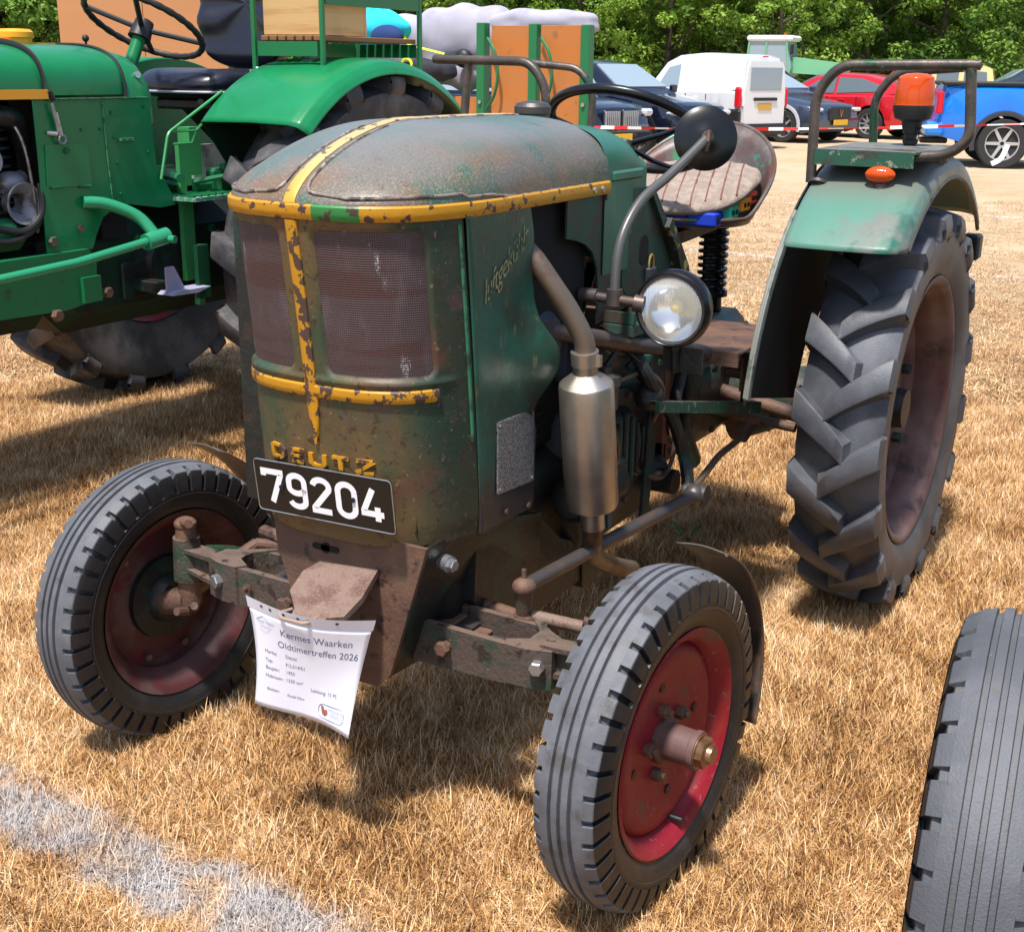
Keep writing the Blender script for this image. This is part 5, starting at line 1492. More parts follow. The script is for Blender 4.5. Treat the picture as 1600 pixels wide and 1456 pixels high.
mb = MB(); mb.lathe([(0, .02), (0, .035), (.03, .04), (.05, .05), (.075, .072), (.08, .070), (.055, .045), (.03, .03)], (-2.235, .965, 1.055), 'X', 26); mb.sphere((-2.24, .98, 1.12), .055, 16, 10, (1, 1.2, .7)); mb.cyl((-2.25, .93, 1.10), (-2.25, 1.04, 1.13), .03, n=14)
part('alloy_bell', mb, MATS['dirty grey alloy'], GT)
for pth in ([(-2.16, .80, 1.0), (-2.13, .92, .97), (-2.125, 1.0, 1.02), (-2.14, 1.02, 1.12)], [(-2.18, .7, .98), (-2.14, .86, .94), (-2.13, .98, .98), (-2.16, 1.03, 1.06)]):
    mb = MB(); mb.tube(smooth_path(pth, 6), .011, 8); part('hose', mb, M_blackm, GT)
mb = MB(); mb.box(-2.20, -1.99, 1.44, 1.50, .69, .735, .006); mb.box(-2.22, -2.19, 1.40, 1.56, .66, .80, .006); part('step_arm', mb, M_oily, GT)
for (y, z) in ((1.3, .70), (1.5, .88), (1.7, .70), (1.9, .88), (2.1, .72), (1.75, .92)):
    mb = MB(); mb.hexa((-2.21, y, z), (1, 0, 0), .018, .016); part('gearbox_bolt', mb, MATS['dark green casting'] if 'dark green casting' in MATS else M_g2, GT)
mb = MB(); mb.lathe([(0, 0), (0, .15), (.03, .14), (.04, .10), (.06, .09), (.06, 0)], (-2.23, 1.62, .78), 'X', 28); part('clutch_cover', mb, M_oily, GT)
# frame rail, engine, clutch and gearbox body
mb = MB(); mb.prism([(-.6, .88), (1.17, .885), (1.20, .84), (1.19, .74), (1.17, .70), (1.05, .685), (.60, .70), (-.6, .70)], 'X', -2.14, -2.10)
mb.prism([(1.12, .79), (1.12, .70), (1.20, .70), (1.20, .79)], 'X', -2.10, -2.085)
part('frame_rail', mb, M_g2, GT)
mb = MB(); mb.hexa((-2.10, 1.0, .675), (1, 0, 0), .022, .02); mb.hexa((-2.12, 1.03, .925), (1, 0, 0), .018, .015); mb.hexa((-2.11, 1.245, .72), (1, 0, 0), .02, .015); mb.cyl((-2.12, 1.16, .955), (-2.118, 1.16, .955), .014, n=12)
part('frame_bolt', mb, M_rust, GT)
mb = MB(); mb.box(GX - .24, GX + .24, -.3, 1.1, .60, .90, .05); mb.box(GX - .26, GX + .26, 1.1, 2.9, .56, .98, .08); mb.cyl((GX - .62, 2.35, .69), (GX + .62, 2.35, .69), .13, n=24)
mb.box(GX - .16, GX + .16, 1.5, 2.9, .95, 1.10, .03)
part('engine_and_gearbox', mb, mat('dark green casting', (.004, .03, .016), .55, 0, [((.01, .012, .01), 5, .5, .6)], bump=.15, bscale=30), GT)
# footboard with ribbed plate and pedals
mb = MB(); mb.prism([(-2.30, 1.60), (-2.02, 1.63), (-2.02, 1.98), (-2.30, 1.98)], 'Z', 1.015, 1.030)
fb = part('footboard', mb, mat('pale chequer plate', (.05, .26, .14), .45, 0, [((.25, .32, .28), 60, .5, .56)], bump=.3, bscale=80), GT)
mb = MB()
for k in range(9): mb.box(-2.29, -2.03, 1.63 + k * .038, 1.642 + k * .038, 1.031, 1.038)
part('footboard_rib', mb, M_g2, fb)
mb = MB(); mb.box(-2.28, -2.14, 1.70, 1.92, 1.03, 1.075, .012); mb.box(-2.18, -2.10, 1.85, 1.93, 1.03, 1.12, .012); mb.tube([(-2.2, 1.70, 1.06), (-2.05, 1.86, 1.10)], .010, 8); mb.tube([(-2.08, 1.62, 1.10), (-2.30, 1.70, 1.11)], .018, 10)
mb.cyl((-2.12, 1.9, 1.06), (-2.12, 1.9, 1.14), .02, n=12)
part('pedal_gear', mb, M_g2, GT)
mb = MB()
fr = [(-2.11, 1.55, 1.10), (-2.11, 1.60, 1.265), (-2.11, 1.90, 1.41)]
mb.tube(bend(fr, .02), .006, 6); mb.tube(bend([(-2.11, 1.62, 1.27), (-2.11, 1.745, 1.27), (-2.11, 1.72, 1.225), (-2.11, 1.62, 1.225)], .01), .005, 6); mb.tube(bend([(-2.11, 1.745, 1.27), (-2.11, 1.84, 1.33), (-2.11, 1.92, 1.38)], .02), .006, 6)
mb.box(-2.16, -2.14, 1.68, 1.74, .70, 1.22); mb.box(-2.20, -2.14, 1.74, 1.80, 1.10, 1.28)
part('seat_support_frame', mb, mat('yellow green edge', (.05, .28, .09), .4), GT)
mb = MB(); mb.tube([(-2.0, .2, .78), (-1.97, .67, .852), (-1.95, .98, .872), (-1.95, 1.34, .912)], .016, 12); mb.cyl((-1.955, 1.30, .905), (-1.95, 1.40, .92), .030, n=16); mb.cyl((-1.96, 1.38, .91), (-1.90, 1.39, .91), .014, n=10)
mb.tube(smooth_path([(-2.12, 1.18, 1.045), (-2.08, 1.25, 1.035), (-2.02, 1.33, .99), (-1.97, 1.355, .93)]), .022, 12)
part('drag_link', mb, mat('light green rod', (.02, .24, .11), .3, coat=.3), GT)
mb = MB(); mb.prism([(1.40, .70), (1.53, .695), (1.60, .71), (1.50, .712), (1.42, .712)], 'X', -2.02, -1.94) ; mb.prism([(1.41, .71), (1.50, .71), (1.45, .80), (1.41, .80)], 'X', -1.985, -1.975)
part('step_bracket', mb, mat('lavender grey step', (.30, .30, .42), .5), GT)
# sheet around the footwell and dark back plate
mb = MB(); mb.tube([(-2.06, 1.66, .62), (-2.05, 1.68, .85)], .02, 8); mb.box(-2.0, -1.98, 1.58, 1.64, .66, .86)
part('brake_lever', mb, mat('deep green lever', (.004, .05, .02), .5), GT)
# rear fenders: one near, one far
def gfender(x0, x1, name):
    mb = MB(); GC = (2.35, .68)
    SEC = [(0, -.01), (.02, 0), (.5, .006), (.86, .0), (.93, -.010), (.97, -.03), (1.0, -.055)]
    def f(a, b):
        th = R(133.5 - 100.0 * a); i = b * (len(SEC) - 1); j = min(int(i), len(SEC) - 2); t = i - j
        x = x0 + (x1 - x0) * (SEC[j][0] * (1 - t) + SEC[j + 1][0] * t); r = .855 + SEC[j][1] * (1 - t) + SEC[j + 1][1] * t
        return (x, GC[0] + r * math.cos(th), GC[1] + r * math.sin(th))
    mb.grid(f, 48, 25)
    o = part(name, mb, M_g, GT, angle=60, recalc=False, solid=.004)
    mb = MB(); rg = [(GC[0] + .85 * math.cos(R(t)), GC[1] + .85 * math.sin(R(t))) for t in np.linspace(33, 133, 30)] + [(GC[0] + .2 * math.cos(R(t)), GC[1] + .2 * math.sin(R(t))) for t in (150, 90, 33)]
    mb.prism(rg, 'X', x0 - .004, x0)
    part('fender_cheek', mb, M_g2 if x1 < x0 else mat('black green fender inside', (.004, .03, .014), .5), o)
    return o
gfender(-2.10, -1.60, 'rear_fender')
gfender(-2.84, -3.34, 'rear_fender')
rear_wheel(GT, (-1.79, 2.35, .745), 1, .745, .34, .40, M_mudty, mat('red tractor rim', (.30, .012, .012), .4, 0, [((.12, .05, .04), 7, .5, .62)]), 15, .048, .085)
rear_wheel(GT, (-3.15, 2.35, .745), -1, .745, .34, .40, M_mudty, MATS['red tractor rim'], 15, .048, .085)
# steering wheel and column
S2 = Vector((GX, 1.87, 1.655)); nr = Vector((0, .50, .87)).normalized(); q = nr.to_track_quat('Z', 'Y').to_matrix().to_4x4()
mb = MB(); mb.M = Matrix.Translation(S2) @ q
nn = 90; mb.tube([(.235 * math.cos(2 * PI * k / nn), .235 * math.sin(2 * PI * k / nn), 0) for k in range(nn)], [.0125 + .0014 * math.sin(k * 2.1) for k in range(nn)], 10, closed=True)
s2 = part('steering_wheel', mb, M_blackm, GT)
for a in (35, 125, 215, 305):
    mb = MB(); mb.M = Matrix.Translation(S2) @ q; mb.cyl((0, 0, -.02), (.232 * math.cos(R(a)), .232 * math.sin(R(a)), 0), .011, n=8); part('wheel_spoke', mb, M_blackm, s2)
mb = MB(); mb.M = Matrix.Translation(S2) @ q; mb.cyl((0, 0, -.06), (0, 0, .014), .045, .036, n=20); part('wheel_hub', mb, M_blackm, s2)
mb = MB(); mb.M = Matrix.Translation(S2) @ q; mb.cyl((0, 0, -.40), (0, 0, -.045), .026, n=16); part('column_tube', mb, M_g, s2)
mb = MB(); mb.sphere((GX - .10, 1.66, 1.60), .014, 10, 8); mb.cyl((GX - .10, 1.66, 1.52), (GX - .10, 1.66, 1.60), .005, n=6); part('throttle_knob', mb, M_blackm, GT)
# black vinyl seat
mb = MB()
def vs_(a, b):
    th = 2 * PI * a; c, s_ = math.cos(th), math.sin(th); p = 3.4; k = (abs(c) ** p + abs(s_) ** p) ** (-1 / p)
    ph = PI * (b - .5); rr = max(0.0, math.cos(ph)) ** .32
    x = .25 * k * c * rr; y = .27 * k * s_ * rr
    z = .065 * math.sin(ph) + (.02 * (x / .25) ** 2 - .012 + .03 * max(0, -y / .27 - .6) * -1) * (1 if ph > 0 else 0)
    return (GX + x, 2.24 + y, 1.435 + z)
mb.grid(vs_, 64, 22, True)
so_ = part('seat_cushion', mb, M_vinyl, GT, angle=80)
mb = MB(); mb.tube([(GX + .247 * math.copysign(abs(math.cos(t)) ** (2 / 3.4), math.cos(t)), 2.24 + .267 * math.copysign(abs(math.sin(t)) ** (2 / 3.4), math.sin(t)), 1.402) for t in [2 * PI * k / 60 for k in range(60)]], .006, 6, closed=True); part('seat_piping', mb, mat('grey piping', (.35, .36, .40), .4), so_)
mb = MB()
def vb(a, b):
    th = 2 * PI * a; c, s_ = math.cos(th), math.sin(th); p = 3.0; k = (abs(c) ** p + abs(s_) ** p) ** (-1 / p)
    ph = PI * (b - .5); rr = max(0.0, math.cos(ph)) ** .35
    x = .25 * k * c * rr; z = .27 * k * s_ * rr
    y = .06 * math.sin(ph) * -1 + .10 * (z / .27) * .35 - (.06 * (abs(x) / .25) ** 2.2 if ph > 0 else 0) + (.012 * math.cos(z * 45) if ph > 0 else 0)
    return (GX + x, 2.52 + y, 1.76 + z)
mb.grid(vb, 64, 22, True); part('seat_backrest', mb, M_vinyl, GT, angle=80)
mb = MB(); mb.box(GX - .15, GX + .15, 2.05, 2.5, 1.33, 1.375, .01); mb.cyl((GX + .14, 2.02, 1.365), (GX + .17, 1.98, 1.365), .012, n=10); mb.prism([(2.15, 1.33), (2.4, 1.33), (2.7, 1.05), (2.5, 1.05)], 'X', GX - .1, GX + .1)
part('seat_base', mb, M_oily, GT)
mb = MB(); mb.prism(rr_poly(1.92, 2.25, 1.0, 1.20, .03), 'X', -2.32, -2.30); part('grey_shield', mb, mat('grey lime stained shield', (.35, .36, .35), .6, 0, [((.2, .18, .13), 8, .5, .6)]), GT)
# bench bolted on the near fender
BN = thing('fender_bench', 'green steel framed bench with brown slats bolted on the green fender', 'bench', (-1.9, 2.4, 1.5))
# bench runs rearwards: posts front left, front right, rear left, rear right
mb = MB()
posts = [(-2.115, 2.11, 1.487), (-1.785, 2.125, 1.489), (-1.785, 2.79, 1.40), (-2.115, 2.79, 1.40)]
for (x, y, z) in posts: mb.box(x - .009, x + .009, y - .009, y + .009, z, 2.02, .002)
for z0, z1 in ((1.545, 1.60),):
    mb.box(-2.10, -1.80, 2.110, 2.118, z0, z1); mb.box(-2.10, -1.80, 2.782, 2.790, z0, z1); mb.box(-1.79, -1.782, 2.14, 2.775, z0, z1 - .005) if False else None
mb.box(-2.125, -2.117, 2.125, 2.775, 1.545, 1.60); mb.box(-1.785, -1.777, 2.14, 2.775, 1.690 + .045, 1.80)
bf = part('bench_frame', mb, M_paintgr, BN)
for (x, y, z) in posts[:2]:
    mb = MB(); mb.cyl((x, y, z - .004), (x, y, z + .006), .026, n=18); mb.hexa((x + .01, y, z + .004), (0, 0, 1), .009, .01); part('post_foot', mb, M_bolt, bf)
for k in range(7):
    x = -2.095 + k * .044
    mb = MB(); mb.box(x, x + .034, 2.125, 2.78, 1.602, 1.622, .003); part('slat', mb, M_slat, BN)
mb = MB(); mb.box(-1.80, -1.785, 2.35, 2.72, 1.66, 1.68); 
# pine crate on the bench
CR = thing('pine_crate', 'knotty pale pine crate standing on the green bench slats', 'crate', (-1.95, 2.3, 1.622))
for nm, bx in (('front_board', (-2.095, -1.815, 2.145, 2.160)), ('back_board', (-2.095, -1.815, 2.44, 2.455)), ('side_board', (-2.095, -2.080, 2.162, 2.438)), ('side_board', (-1.830, -1.815, 2.162, 2.438))):
    mb = MB(); mb.box(bx[0], bx[1], bx[2], bx[3], 1.624, 1.765, .002); part(nm, mb, M_wood, CR)
mb = MB(); mb.box(-2.08, -1.83, 2.16, 2.44, 1.623, 1.633); part('bottom_board', mb, M_wood, CR)
# ================================================================== wagon with cushions and clothes, brown panel trailer
WG = thing('plank_wagon', 'open wagon with orange plywood sides framed in green steel behind the tractor', 'wagon', (-4.0, 7.2, 0))
Z1 = 1.82; Z0 = 1.0
for (x0, x1, y0, y1) in ((-3.96, -3.58, 7.0, 7.02), (-3.52, -3.15, 7.0, 7.02), (-4.9, -4.12, 7.04, 7.06)):
    zt = Z1 if x0 > -4 else 1.28
    mb = MB(); mb.box(x0, x1, y0, y1, Z0, zt - .005, .002); part('side_board', mb, M_ply, WG)
for x in (-4.055, -3.585, -3.135):
    mb = MB(); mb.box(x - .03, x + .045, 6.97, 7.06, .7, Z1 + .015 - (x + 4) * .02, .006); pp_ = part('green_post', mb, M_paintgr, WG)
    mb = MB(); mb.cyl((x + .01, 6.965, 1.24), (x + .01, 6.955, 1.24), .015, n=10); part('post_bolt', mb, M_bolt, pp_)
for x in (-3.98, -3.50):
    mb = MB(); mb.tube(smooth_path([(x, 6.97, 1.72), (x + .09, 6.93, 1.62), (x + .125, 6.92, 1.46), (x + .09, 6.93, 1.30), (x - .01, 6.97, 1.18)]), .012, 8); part('grab_handle', mb, M_paintgr, WG)
mb = MB(); mb.prism([(-5.9, 7.07), (-3.12, 7.07), (-3.85, 8.6), (-6.6, 8.6)], 'Z', .85, 1.0); wb = part('wagon_bed', mb, M_paintgr, WG)
for (x, y) in ((-3.65, 7.6), (-5.6, 7.6), (-4.1, 8.3), (-6.0, 8.3)):
    mb = MB(); mb.lathe([(-.08, 0), (-.08, .18), (-.09, .2), (-.09, .33), (-.07, .36), (.07, .36), (.09, .33), (.09, .2), (.08, .18), (.08, 0)], (x, y, .36), 'X', 28); part('wagon_wheel', mb, M_tyreside, WG)
def pillow(name, label, c, s, m, seed, tuft=None, tilt=(0, 0, 0), cat='cushion', group=None):
    r_ = random.Random(seed); th = thing(name, label, cat, (c[0], c[1], c[2] - s[2]), group)
    ph_ = [r_.uniform(0, 6) for _ in range(8)]
    mb = MB(); mb.M = Matrix.Translation(Vector(c)) @ Matrix.Rotation(tilt[2], 4, 'Z') @ Matrix.Rotation(tilt[0], 4, 'X') @ Matrix.Rotation(tilt[1], 4, 'Y')
    def f(u, v):
        t = 2 * PI * u; p = PI * (v - .5)
        cx, cy, cz = math.cos(t) * math.cos(p), math.sin(t) * math.cos(p), math.sin(p)
        e = .62
        x = s[0] * math.copysign(abs(cx) ** e, cx); y = s[1] * math.copysign(abs(cy) ** e, cy); z = s[2] * math.copysign(abs(cz) ** .8, cz)
        wv = 1 + .07 * math.sin(x / s[0] * 4 + ph_[0]) * math.sin(z / s[2] * 3 + ph_[1]) + .05 * math.sin(x / s[0] * 9 + ph_[2] + y * 5)
        if tuft:
            d = math.hypot(x - tuft[0], z - tuft[1]); a = math.atan2(z - tuft[1], x - tuft[0])
            if y < 0: wv *= 1 - .45 * math.exp(-(d / .08) ** 2) ; y += .055 * math.exp(-(d / .16) ** 2) + .028 * abs(math.sin(a * 5)) * math.exp(-(d / .30) ** 2)
        return (x * wv, y * wv, z * wv)
    mb.grid(f, 60, 36, True)
    part('cover', mb, m, th, angle=80)
    return th
pillow('grey_cushion', 'big lavender grey beanbag with a black knot facing the camera in the wagon', (-4.42, 7.40, 1.66), (.44, .24, .33), M_lav, 3, (.02, -.13))
pillow('grey_cushion', 'long lavender grey padded cushion lying behind the two plywood boards', (-3.66, 7.30, 1.84), (.46, .17, .105), M_lav, 5)
pillow('grey_cushion', 'pale grey cushion behind the cyan clothes at the left end of the wagon', (-5.22, 7.6, 1.68), (.36, .25, .24), M_lav, 9)
kn = thing('black_knot', 'black tied knot of cloth in the middle of the lavender beanbag', 'knot', (-4.32, 7.1, 1.49))
mb = MB(); mb.sphere((-4.33, 7.17, 1.57), .075, 18, 12, (1, .7, 1)); part('knot', mb, M_blackm, kn)
pillow('black_bag', 'crumpled black and grey bag lying below the lavender beanbag', (-4.55, 7.0, 1.47), (.24, .12, .09), mat('charcoal cloth', (.02, .022, .03), .8), 12, cat='bag')
mb = MB(); mb.tube(smooth_path([(-4.80, 7.0, 1.76), (-4.72, 6.97, 1.67), (-4.58, 6.96, 1.64), (-4.40, 7.0, 1.60)]), .02, 8, flat=(.02, .008)); mb.torus((-4.70, 6.90, 1.51), .05, .012, 'Y', 24, 8)
o = single('neon_strap', mb, M_neon, 'neon yellow reflective strap trailing over the black bag', 'strap', (-4.55, 6.93, 1.45))
CL = thing('cyan_jacket', 'crumpled bright cyan fleece jacket seen between the bench posts', 'jacket', (-5.0, 7.0, 1.5))
mb = MB(); mb.M = Matrix.Translation((-5.08, 7.0, 1.80))
mb.grid(lambda u, v: (.30 * math.cos(2 * PI * u) * math.sin(PI * v) * (1 + .2 * math.sin(8 * u * PI + v * 4) * math.sin(v * PI) + .1 * math.sin(22 * u)), .14 * math.sin(2 * PI * u) * math.sin(PI * v), -.14 * math.cos(PI * v) * (1 + .16 * math.sin(10 * PI * u))), 60, 26, True)
part('sleeve', mb, M_cyan, CL, angle=80)
mb = MB(); mb.M = Matrix.Translation((-4.86, 6.86, 1.73)); mb.sphere((0, 0, 0), .13, 20, 12, (1.2, .6, .7)); part('lining', mb, M_navy, CL)
mb = MB(); mb.lathe([(0, 0), (0, .07), (.06, .05), (.14, .02), (.15, 0)], (-5.12, 7.0, 1.44), 'X', 20); single('orange_cone', mb, M_orange, 'small orange plastic cone lying under the bench in the wagon', 'cone', (-5.1, 7, 1.4))
PT = thing('panel_trailer', 'trailer with a tall smooth orange brown plywood wall behind the steering wheel', 'trailer', (-8.5, 7.6, 0))
for k, (x0, x1) in enumerate(((-9.05, -7.91), (-7.90, -6.84))):
    mb = MB(); mb.box(x0, x1, 7.2, 7.23, 1.2, 2.75, .002); part('wall_board', mb, M_ply2, PT)
mb = MB(); mb.box(-9.1, -6.8, 7.24, 9.6, 1.05, 1.2, .01); mb.box(-9.1, -6.78, 7.16, 7.24, 1.12, 1.2); mb.box(-6.84, -6.78, 7.16, 7.26, .9, 1.66); mb.box(-6.84, -6.3, 7.16, 7.2, 1.62, 1.66)
part('trailer_bed', mb, mat('dark trailer frame', (.03, .022, .018), .6), PT)
for (x, y) in ((-8.7, 7.7), (-7.2, 7.7), (-8.7, 9.2), (-7.2, 9.2)):
    mb = MB(); mb.lathe([(-.09, 0), (-.09, .2), (-.1, .22), (-.1, .38), (-.08, .42), (.08, .42), (.1, .38), (.1, .22), (.09, .2), (.09, 0)], (x, y, .42), 'X', 28); part('trailer_wheel', mb, M_tyreside, PT)

# ================================================================== third tractor, cut by the right edge of the frame
NT = thing('parked_tractor', 'grey ribbed front tyre of a third tractor cut by the right edge of the photo', 'tractor', (1.75, -.1, 0))
cN = (1.24, -.16, .38)
def near_wheel(c, s):
    M = steer_M(c, -.10)
    mb = MB(); mb.M = M; ribbed_tyre(mb, .38, .165, .250, 34, .016)
    W_ = part('front_wheel', mb, [M_tyre3, M_tyreside], NT, angle=30)
    mb = MB(); mb.M = M
    mb.lathe([(s * u, r) for u, r in [(.062, .246), (.068, .256), (.062, .242), (.05, .232), (.02, .225), (-.02, .225), (-.05, .232), (-.066, .256), (-.062, .246)]], (0, 0, 0), 'X', 56); part('rim', mb, M_rim_red_dark, W_)
    mb = MB(); mb.M = M
    mb.lathe([(s * u, r) for u, r in [(.02, .226), (.03, .18), (.02, .10), (.03, .08), (.07, .045), (.08, 0), (.0, 0), (.0, .1), (.018, .18), (.01, .226)]], (0, 0, 0), 'X', 48); part('wheel_disc', mb, M_rim_red_dark, W_)
M_tyre3 = mat('dusty blue grey tyre', (.075, .08, .09), .6, 0, [((.11, .115, .128), 5, .4, .66, dict(seed=171)), ((.10, .085, .065), 60, .6, .72, dict(seed=172)), ((.42, .36, .27), 210, .69, .74, dict(seed=173))], bump=.25, bscale=260)
near_wheel(cN, -1); near_wheel((2.56, -.16, .38), 1)
mb = MB(); mb.box(1.38, 2.44, -.21, -.11, .36, .45, .01)
part('axle_beam', mb, M_g2, NT)
mb = MB(); mb.grid(lambda a, b: (2.0 + .26 * math.copysign(abs(math.cos(PI * b)) ** .6, math.cos(PI * b)), -.35 + 1.9 * a, 1.05 + .3 * abs(math.sin(PI * b)) ** .6), 6, 25); mb.box(1.74, 2.26, -.35, -.33, .6, 1.25); mb.box(1.75, 2.25, -.34, 1.55, .6, 1.06)
part('bonnet', mb, M_g2, NT)
mb = MB(); mb.box(1.8, 2.2, 1.3, 2.6, .5, .95, .05); mb.cyl((1.4, 2.2, .6), (2.6, 2.2, .6), .1, n=16); part('gearbox', mb, M_oily, NT)
rear_wheel(NT, (1.42 + .0, 2.25, .6), -1, .6, .26, .36, M_mudty, M_rim_red_dark, 16, .035, .05) if False else None
# ================================================================== ground, lime lines, grass
mb = MB()
# one sheet, finer close by, with slight unevenness
def gz(x, y):
    d = math.hypot(x, y)
    return 0.0
xs = sorted(set([-900, -500, -300, -200, -120, -80, -50] + list(np.arange(-40, 41, 4.0)) + [50, 80, 120, 200, 300, 500, 900]))
ys2 = sorted(set([-300, -100, -50, -30, -20] + list(np.arange(-16, 81, 4.0)) + [100, 130, 170, 220, 300, 500, 900]))
mb.grid(lambda a, b: (xs[int(round(a * (len(xs) - 1)))], ys2[int(round(b * (len(ys2) - 1)))], 0.0), len(xs), len(ys2))
def ground_mat():
    m = bpy.data.materials.new('dry meadow'); m.use_nodes = True
    N, L = m.node_tree.nodes, m.node_tree.links; b = N['Principled BSDF']; b.inputs['Roughness'].default_value = .95; b.inputs['Specular IOR Level'].default_value = .15
    g = N.new('ShaderNodeNewGeometry')
    def noise(s, seed, det=8, st=(1, 1, 1)):
        mp = N.new('ShaderNodeMapping'); mp.inputs['Location'].default_value = (seed, seed * 2, 0); mp.inputs['Scale'].default_value = st
        n = N.new('ShaderNodeTexNoise'); n.inputs['Scale'].default_value = s; n.inputs['Detail'].default_value = det; n.inputs['Roughness'].default_value = .65
        L.new(g.outputs['Position'], mp.inputs[0]); L.new(mp.outputs[0], n.inputs['Vector']); return n.outputs['Fac']
    def rr(v, lo, hi):
        r = N.new('ShaderNodeMapRange'); L.new(v, r.inputs[0]); r.inputs[1].default_value = lo; r.inputs[2].default_value = hi; r.interpolation_type = 'SMOOTHSTEP'; return r.outputs[0]
    def mix(f, a, c):
        x = N.new('ShaderNodeMix'); x.data_type = 'RGBA'; L.new(f, x.inputs[0])
        for i, v in ((6, a), (7, c)):
            if isinstance(v, tuple): x.inputs[i].default_value = (*v, 1)
            else: L.new(v, x.inputs[i])
        return x.outputs[2]
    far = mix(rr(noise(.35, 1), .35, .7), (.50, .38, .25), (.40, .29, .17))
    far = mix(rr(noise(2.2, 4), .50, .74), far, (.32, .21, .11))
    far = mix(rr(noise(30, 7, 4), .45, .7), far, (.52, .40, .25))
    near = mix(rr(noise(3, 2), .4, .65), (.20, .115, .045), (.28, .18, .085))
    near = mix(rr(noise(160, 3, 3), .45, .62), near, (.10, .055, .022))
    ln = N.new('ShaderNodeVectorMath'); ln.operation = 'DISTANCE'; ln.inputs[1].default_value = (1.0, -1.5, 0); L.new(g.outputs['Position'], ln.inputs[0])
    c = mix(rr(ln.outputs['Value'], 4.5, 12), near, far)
    L.new(c, b.inputs['Base Color'])
    bp = N.new('ShaderNodeBump'); bp.inputs['Strength'].default_value = .8; bp.inputs['Distance'].default_value = .03; L.new(noise(35, 9, 6), bp.inputs['Height']); L.new(bp.outputs[0], b.inputs['Normal'])
    return m
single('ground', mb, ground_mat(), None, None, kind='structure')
# sprayed lime lines on the turf, running sideways every four and a half metres
def lime_mat():
    m = mat('lime spray', (.72, .71, .74), .95, 0, spec=.1); N, L = m.node_tree.nodes, m.node_tree.links; b = N['Principled BSDF']
    g = N.new('ShaderNodeTexCoord'); n = N.new('ShaderNodeTexNoise'); n.inputs['Scale'].default_value = 22; n.inputs['Detail'].default_value = 8; L.new(g.outputs['Object'], n.inputs['Vector'])
    r = N.new('ShaderNodeMapRange'); L.new(n.outputs['Fac'], r.inputs[0]); r.inputs[1].default_value = .42; r.inputs[2].default_value = .62
    sp = N.new('ShaderNodeSeparateXYZ'); L.new(g.outputs['Object'], sp.inputs[0])
    e = N.new('ShaderNodeMath'); e.operation = 'ABSOLUTE'; L.new(sp.outputs[1], e.inputs[0])
    r2 = N.new('ShaderNodeMapRange'); L.new(e.outputs[0], r2.inputs[0]); r2.inputs[1].default_value = .11; r2.inputs[2].default_value = .04
    mu = N.new('ShaderNodeMath'); mu.operation = 'MULTIPLY'; L.new(r.outputs[0], mu.inputs[0]); L.new(r2.outputs[0], mu.inputs[1])
    L.new(mu.outputs[0], b.inputs['Alpha']); return m
M_limespray = lime_mat()
for y, x0, x1 in ((4.0, -14, 9), (8.45, -16, 9), (12.9, -20, 12)):
    mb = MB(); mb.add([(x0, y - .12, .005), (x1, y - .12, .005), (x1, y + .12, .005), (x0, y + .12, .005)], [(0, 1, 2, 3)])
    o = single('lime_line', mb, M_limespray, None, None, (0, y, 0), kind='structure')
